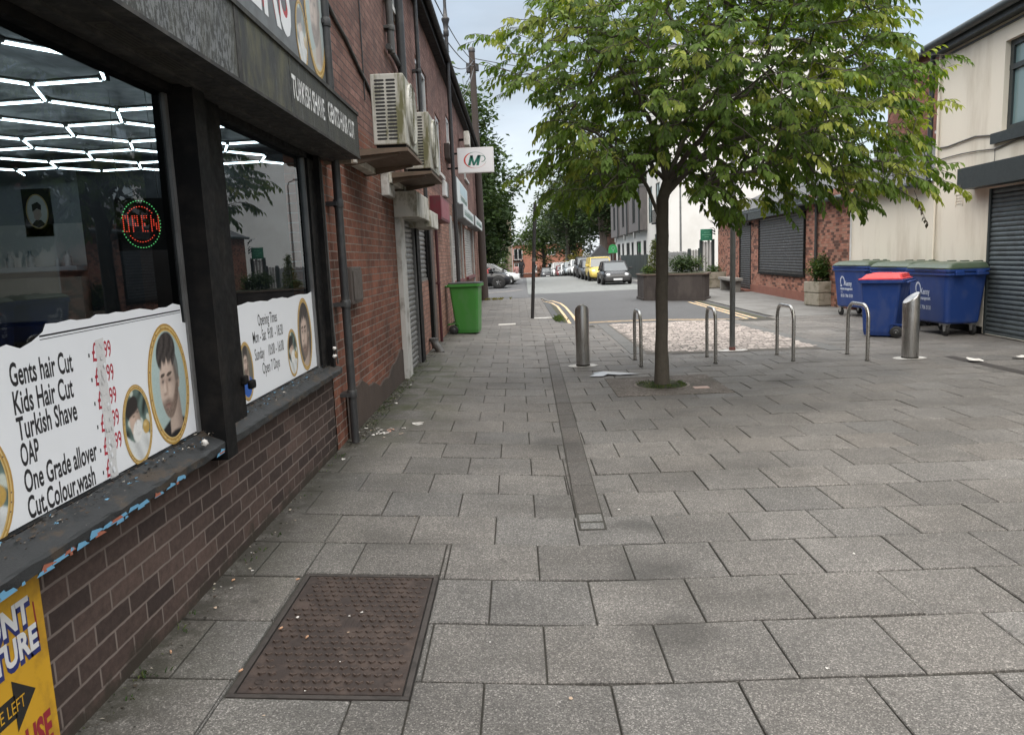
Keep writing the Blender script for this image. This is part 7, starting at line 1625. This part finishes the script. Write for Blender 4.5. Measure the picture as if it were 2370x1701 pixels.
for (i, d0) in tips:
    p = nodes[i]; od = (p-cenc); od.z *= .25; od = (od.normalized()*.7+d0*.6+Vector((random.gauss(0, .3), random.gauss(0, .3), random.gauss(-.05, .12)))).normalized()
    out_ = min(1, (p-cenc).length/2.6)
    tone_ = min(.9, max(.0, random.gauss(.24+.26*out_+.10*(p.z > 3.9), .16)))  # outer and top sprays paler, inside darker: light on the crown put into leaf tone
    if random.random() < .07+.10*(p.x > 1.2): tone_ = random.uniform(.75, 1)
    for sp_ in range(2 if random.random() < .72 else 1):
        dr = od.copy() if sp_ == 0 else (od+Vector((random.gauss(0, .7), random.gauss(0, .7), random.gauss(0, .2)))).normalized()
        n = random.randint(7, 11); step = .031; q = p.copy(); pts = [q.copy()]; back = p-dr*random.uniform(.0, .12); q = back.copy(); pts = [q.copy()]
        for k in range(n):
            dr = (dr+Vector((random.gauss(0, .13), random.gauss(0, .13), -.05+random.gauss(0, .06)))).normalized(); q = q+dr*step; pts.append(q.copy())
            side = dr.cross(Vector((0, 0, 1))).normalized()*(1 if k % 2 else -1); f = (k+1)/n; L_ = .084*(.75+.45*math.sin(f*2.6))*random.uniform(.85, 1.15)
            dl = (dr*.55+side*random.uniform(.45, .75)+Vector((0, 0, random.uniform(-1.1, -.2)))).normalized(); nr = (Vector((random.gauss(0, .25), random.gauss(0, .25), 1))+dr*.3).normalized()
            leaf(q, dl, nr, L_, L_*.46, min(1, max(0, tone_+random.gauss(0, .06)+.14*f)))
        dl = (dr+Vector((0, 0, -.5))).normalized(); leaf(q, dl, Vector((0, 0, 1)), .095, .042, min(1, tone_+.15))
        tw.tube(pts[::3]+[pts[-1]], .0025, 4, cap=False)
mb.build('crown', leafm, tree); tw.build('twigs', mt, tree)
dd2 = MB(); q = Vector((3.0, .05, 2.2)); pts = [q.copy()]
for k in range(9): q = q+Vector((.018, 0, -.042)); pts.append(q.copy())
dd2.tube(pts, .003, 5)
for p in pts[2:]:
    for _ in range(3): a = Vector((random.gauss(0, .02), random.gauss(0, .02), random.gauss(-.05, .02))); s2 = Vector((random.gauss(0, .012), random.gauss(0, .012), 0)); dd2.add([p, p+a*.5+s2, p+a, p+a*.5-s2], [(0, 1, 2), (0, 2, 3)])
dd2.build('dead_spray', mat('dead_leaf', (.06, .05, .032), .9, .3, 30), tree)
# grass tufts: round the trunk, in the gutter and along the foot of the wall
def grass(label, pts, h, n, loc, m=None):
    mb = MB(); mb.cols = []
    for (x, y) in pts:
        for q in range(n):
            a = random.uniform(0, 6.28); L_ = h*random.uniform(.5, 1.2); w = .0035; b0 = Vector((x-loc[0]+random.gauss(0, .02), y-loc[1]+random.gauss(0, .02), 0)); d = Vector((math.cos(a)*.5, math.sin(a)*.5, 1)).normalized(); s_ = Vector((-math.sin(a), math.cos(a), 0))*w; k_ = random.random()
            mb.add([b0-s_, b0+s_, b0+d*L_*.6+s_*.6, b0+d*L_+Vector((math.cos(a), math.sin(a), -.4))*L_*.3], [(0, 1, 2), (0, 2, 3)]); mb.cols += [(k_, k_, k_, 1)]*4
    o = mb.build('grass', m or leaf_light, None, loc=loc); tag(o, label, 'grass', kind='stuff'); return o
grass('short grass and moss round the foot of the square tree', [(1.72+r*math.cos(a), 8.93+r*math.sin(a)) for a, r in ((random.uniform(0, 6.28), random.uniform(.11, .29)) for _ in range(60))], .04, 5, (1.72, 8.93, .015), leaf_bush)
grass('grass tuft growing in the gutter by the yellow lines', [(random.gauss(1.06, .05), random.gauss(19.3, .35)) for _ in range(40)], .12, 8, (1.06, 19.3, -.03))
grass('weeds at the foot of the telegraph pole', [(random.gauss(-.9, .25), random.gauss(29.7, .1)) for _ in range(30)], .12, 6, (-.9, 29.7, 0), leaf_yel)
wm = [(random.gauss(-1.46, .035), random.choice((random.uniform(2, 6), random.uniform(6.5, 11.5), random.uniform(7, 10)))) for _ in range(90)]
grass('small weeds and moss along the foot of the left wall', wm, .022, 7, (-1.46, 6, .095), leaf_bush)
# crumbs of soil, leaf and plaster swept against the foot of the wall
mb = MB()
for q in range(1500):
    y = random.choice((random.uniform(1.8, 6.2), random.uniform(6.2, 13), random.gauss(6.6, .25), random.gauss(9.6, .8), random.gauss(8.0, .6))); x = -1.515+abs(random.gauss(0, .055))+(.10*random.random()**2 if y > 6 else 0); s_ = random.uniform(.003, .012)*(1 if y < 6 else 1.4); z = gz(x, y)+.002
    if y > 9.6 and y < 10.1: continue
    mb.add([(x+random.uniform(-s_, s_), y+random.uniform(-s_, s_), z+random.uniform(0, s_*.8)) for _ in range(4)], [(0, 1, 2), (0, 2, 3)], None, random.choice((0, 0, 0, 0, 1, 1, 2, 3)))
o = mb.build('wall_debris', [mat('crumb_brown', (.045, .034, .024), .95, .4, 40), mat('crumb_dark', (.02, .018, .014), .95), mat('crumb_pale', (.30, .27, .22), .9), mat('crumb_moss', (.045, .055, .016), .95)], None, loc=(-1.45, 6, .09), world=True); tag(o, 'dark soil and leaf crumbs swept against the foot of the left wall', 'debris', kind='stuff')
# ================================================================== iron cover, litter
rust = newmat('rusty_iron'); mt, t, b, o_ = rust; v = ncoord(t); c = nmix(t, nnoise(t, v, 6, 7, .7), (.06, .043, .036), (.125, .092, .077)); c = nmix(t, nramp(t, nnoise(t, v, 16, 6, .7), [(.55, 0), (.7, .6)]), c, (.06, .055, .053)); t.links.new(c, b.inputs['Base Color']); b.inputs['Metallic'].default_value = .35; t.links.new(nramp(t, nnoise(t, v, 20, 5), [(.3, .45), (.7, .75)]), b.inputs['Roughness']); nbump(t, b, nnoise(t, v, 80, 5), .003, .5); RUST = mt
RUST_F = mat('rust_frame', (.05, .042, .038), .7, .3, 6, metal=.2, dirt=(.025, .022, .02), dirt_amt=.7, ds=12)
RUST_D = mat('rust_grime', (.030, .021, .018), .85, .4, 7, metal=.0, bump=.5, dirt=(.075, .052, .042), dirt_amt=.6, ds=9)
cx0, cx1, cy0, cy1 = -1.115, -.452, 2.485, 3.545; cl_ = (-.78, 3.01, gz(-.78, 3.0))
cl_ = (cl_[0], cl_[1], cl_[2]-.008)
mh = thing('manhole_cover', 'rusty chequered iron manhole cover set in the paving by the shop', 'manhole cover', cl_); mh.rotation_euler = (0, math.atan(.055), 0)
hx_, hy_ = (cx1-cx0)/2, (cy1-cy0)/2
mb = MB(); mb.box(-hx_-.004, hx_+.004, -hy_-.004, hy_+.004, -.03, -.004); mb.build('bed', mat('cover_gap', (.012, .011, .010), .9), mh)
mb = MB(); fw = .022
for q in ((-hx_, hx_, -hy_, -hy_+fw), (-hx_, hx_, hy_-fw, hy_), (-hx_, -hx_+fw, -hy_+fw, hy_-fw), (hx_-fw, hx_, -hy_+fw, hy_-fw)): mb.box(*q, -.02, .008, c=.002)
mb.build('frame', RUST_F, mh)
mb = MB(); gx, gy = hx_-fw-.007, hy_-fw-.007; mb.box(-gx, gx, -gy, gy, -.02, .007, c=.002)
nx_, ny_ = 15, 21
for i in range(nx_):
    for j in range(ny_):
        x, y = -gx+gx*2*(i+.5)/nx_+(.25*gx*2/nx_ if j % 2 else -.25*gx*2/nx_), -gy+gy*2*(j+.5)/ny_
        if abs(x) > gx-.02: continue
        if abs(x+.0) < .05 and abs(y-.02) < .075: continue
        if abs(abs(x)-(gx-.06)) < .035 and abs(abs(y)-(gy-.07)) < .035: continue
        if random.random() < .03: continue
        s_ = .0155; hh = random.uniform(.005, .009)
        for sg_ in (-1, 1):
            P = [(x, y-.009), (x+sg_*s_, y+.004), (x+sg_*s_, y+.012), (x, y+.0015)]; P = P if sg_ > 0 else P[::-1]
            Qt = [(a+(x+sg_*s_*.5-a)*.3, b+(y+.002-b)*.3) for a, b in P]
            mb.add([(a, b, .007) for a, b in P]+[(a, b, .007+hh) for a, b in Qt], [(4, 5, 6, 7)]+[(k, (k+1) % 4, 4+(k+1) % 4, 4+k) for k in range(4)], None, 1)
for sx in (-1, 1):
    for sy in (-1, 1): mb.lathe([(.018, .007), (.018, .0095), (.012, .0095), (.012, .0075)], (sx*(gx-.06), sy*(gy-.07), 0), 14)
for k_ in range(3): mb.box(-.035+k_*.028, -.021+k_*.028, -.05, .08, .007, .0085)
mb.build('cover', [RUST_D, RUST], mh)
def lit(name, label, cat, mb, m, x, y, group=None, dz=.002, rz=0, z=None):
    o = mb.build(name, m, None, loc=(x, y, (gz(x, y)+dz) if z is None else z)); o.rotation_euler = (0, 0, rz); return tag(o, label, cat, group)
paper = mat('litter_white', (.60, .58, .55), .8, .1, 30); orange = mat('filter_tan', (.48, .28, .17), .8, .15, 60)
def crumple(s_, n=7, hgt=.4):
    mb = MB(); pts = [(s_*random.uniform(.6, 1)*math.cos(a), s_*random.uniform(.4, .9)*math.sin(a), random.uniform(0, s_*hgt)) for a in np.linspace(0, 6.28, n, endpoint=False)]; c = [(0, 0, s_*hgt*.8), (s_*.3, .1*s_, .1*s_)]
    return mb.add(pts+c[:1], [(k, (k+1) % n, n) for k in range(n)])
lit('litter_scrap', 'white crescent scrap of paper on the left footway slabs', 'litter', MB().prism([(.06*math.cos(t), .05*math.sin(t)) for t in np.linspace(.6, 5.6, 14)]+[(.035*math.cos(t), .028*math.sin(t)) for t in np.linspace(5.4, .8, 12)], lambda a, b, h: (a, b, h+.008*abs(a)/.05), .004), paper, -.99, 6.95, dz=.001)
lit('litter_scrap', 'white paper scrap lying on the slot drain at the right', 'litter', crumple(.13, 9), paper, 6.02, 9.78, dz=.004); lit('litter_scrap', 'white paper scrap at the far right edge of the square', 'litter', crumple(.12, 8), paper, 6.68, 9.9); lit('litter_scrap', 'small white scrap below the stone planter', 'litter', crumple(.06, 7), paper, 8.42, 19.6)
pm, t, b, o_ = newmat('clear_film'); b.inputs['Base Color'].default_value = (.32, .34, .37, 1); b.inputs['Roughness'].default_value = .2
mb = MB(); P = [(-.2, -.1), (-.13, .12), (.0, .22), (.12, .12), (.3, .08), (.48, -.08), (.2, -.06), (.05, -.02), (-.02, -.12)]; mb.add([(a, b_, .012+.012*random.random()) for a, b_ in P]+[(.0, .06, .05)], [(k, (k+1) % len(P), len(P)) for k in range(len(P))])
lit('plastic_sheet', 'grey crumpled plastic sheet on the slabs left of the tree pit', 'litter', mb, pm, 1.12, 9.85, dz=.001)
for i, (x, y) in enumerate(((-1.11, 2.64), (-1.13, 3.46), (-1.06, 2.97), (-1.44, 2.77), (-1.44, 3.44), (-.93, 2.9))):
    zz = gz(x, y)+(.006 if -1.115 < x < -.45 and 2.48 < y < 3.55 else .004); rz = random.uniform(0, 3)
    lit('cigarette_butt', 'orange cigarette butt lying by the manhole and the shop wall', 'cigarette butt', MB().tube([(-.011, 0, .004), (.006, 0, .004)], .004, 8), orange, x, y, 'cigarette butts by the manhole', z=zz, rz=rz)
for i in range(46):
    x, y = random.choice(((random.uniform(-1.5, -1.36), random.uniform(2.1, 9.5)), (random.gauss(-1.25, .1), random.gauss(6.55, .12)), (random.uniform(-1.1, -.47), random.uniform(2.5, 3.5)), (random.uniform(-1.3, 2.6), random.uniform(2.3, 5.5))))
    zz = gz(x, y)+(.006 if -1.115 < x < -.45 and 2.48 < y < 3.55 else .003); s_ = random.uniform(.004, .012) if y < 5.5 else random.uniform(.01, .025)
    lit('litter_crumb', 'tiny pale crumb of litter on the paving near the shop', 'litter', crumple(s_, 6, .5), random.choice((paper, mat('litter_tan', (.40, .30, .22), .8), paper)), x, y, 'tiny crumbs of litter near the shop', z=zz)
for i in range(14):
    x, y = random.gauss(-1.27, .09), random.gauss(6.62, .10); lit('litter_chip', 'chip of broken plaster in the heap at the foot of the drainpipe', 'litter', crumple(random.uniform(.015, .035), 7, .5), random.choice((paper, mat('plaster_pink', (.42, .26, .2), .9), mat('plaster_grey', (.3, .28, .26), .9))), x, y, 'plaster chips at the foot of the drainpipe')
for x, y, z, lb in ((-1.455, 3.31, .825, 'white foam lump on the sill below the big oval portrait'), (-1.45, 5.78, .90, 'white foam lump at the foot of the right window frame'), (-1.45, 5.79, .96, 'white foam lump just above the other one on the right window frame')):
    mb = MB(); bm = bmesh.new(); bmesh.ops.create_icosphere(bm, subdivisions=2, radius=.015)
    for v_ in bm.verts: v_.co *= random.uniform(.7, 1.3); v_.co.y *= 1.5
    mb.from_bm(bm, 0, True); bm.free(); lit('foam_lump', lb, 'foam', mb, paper, x, y, z=z)
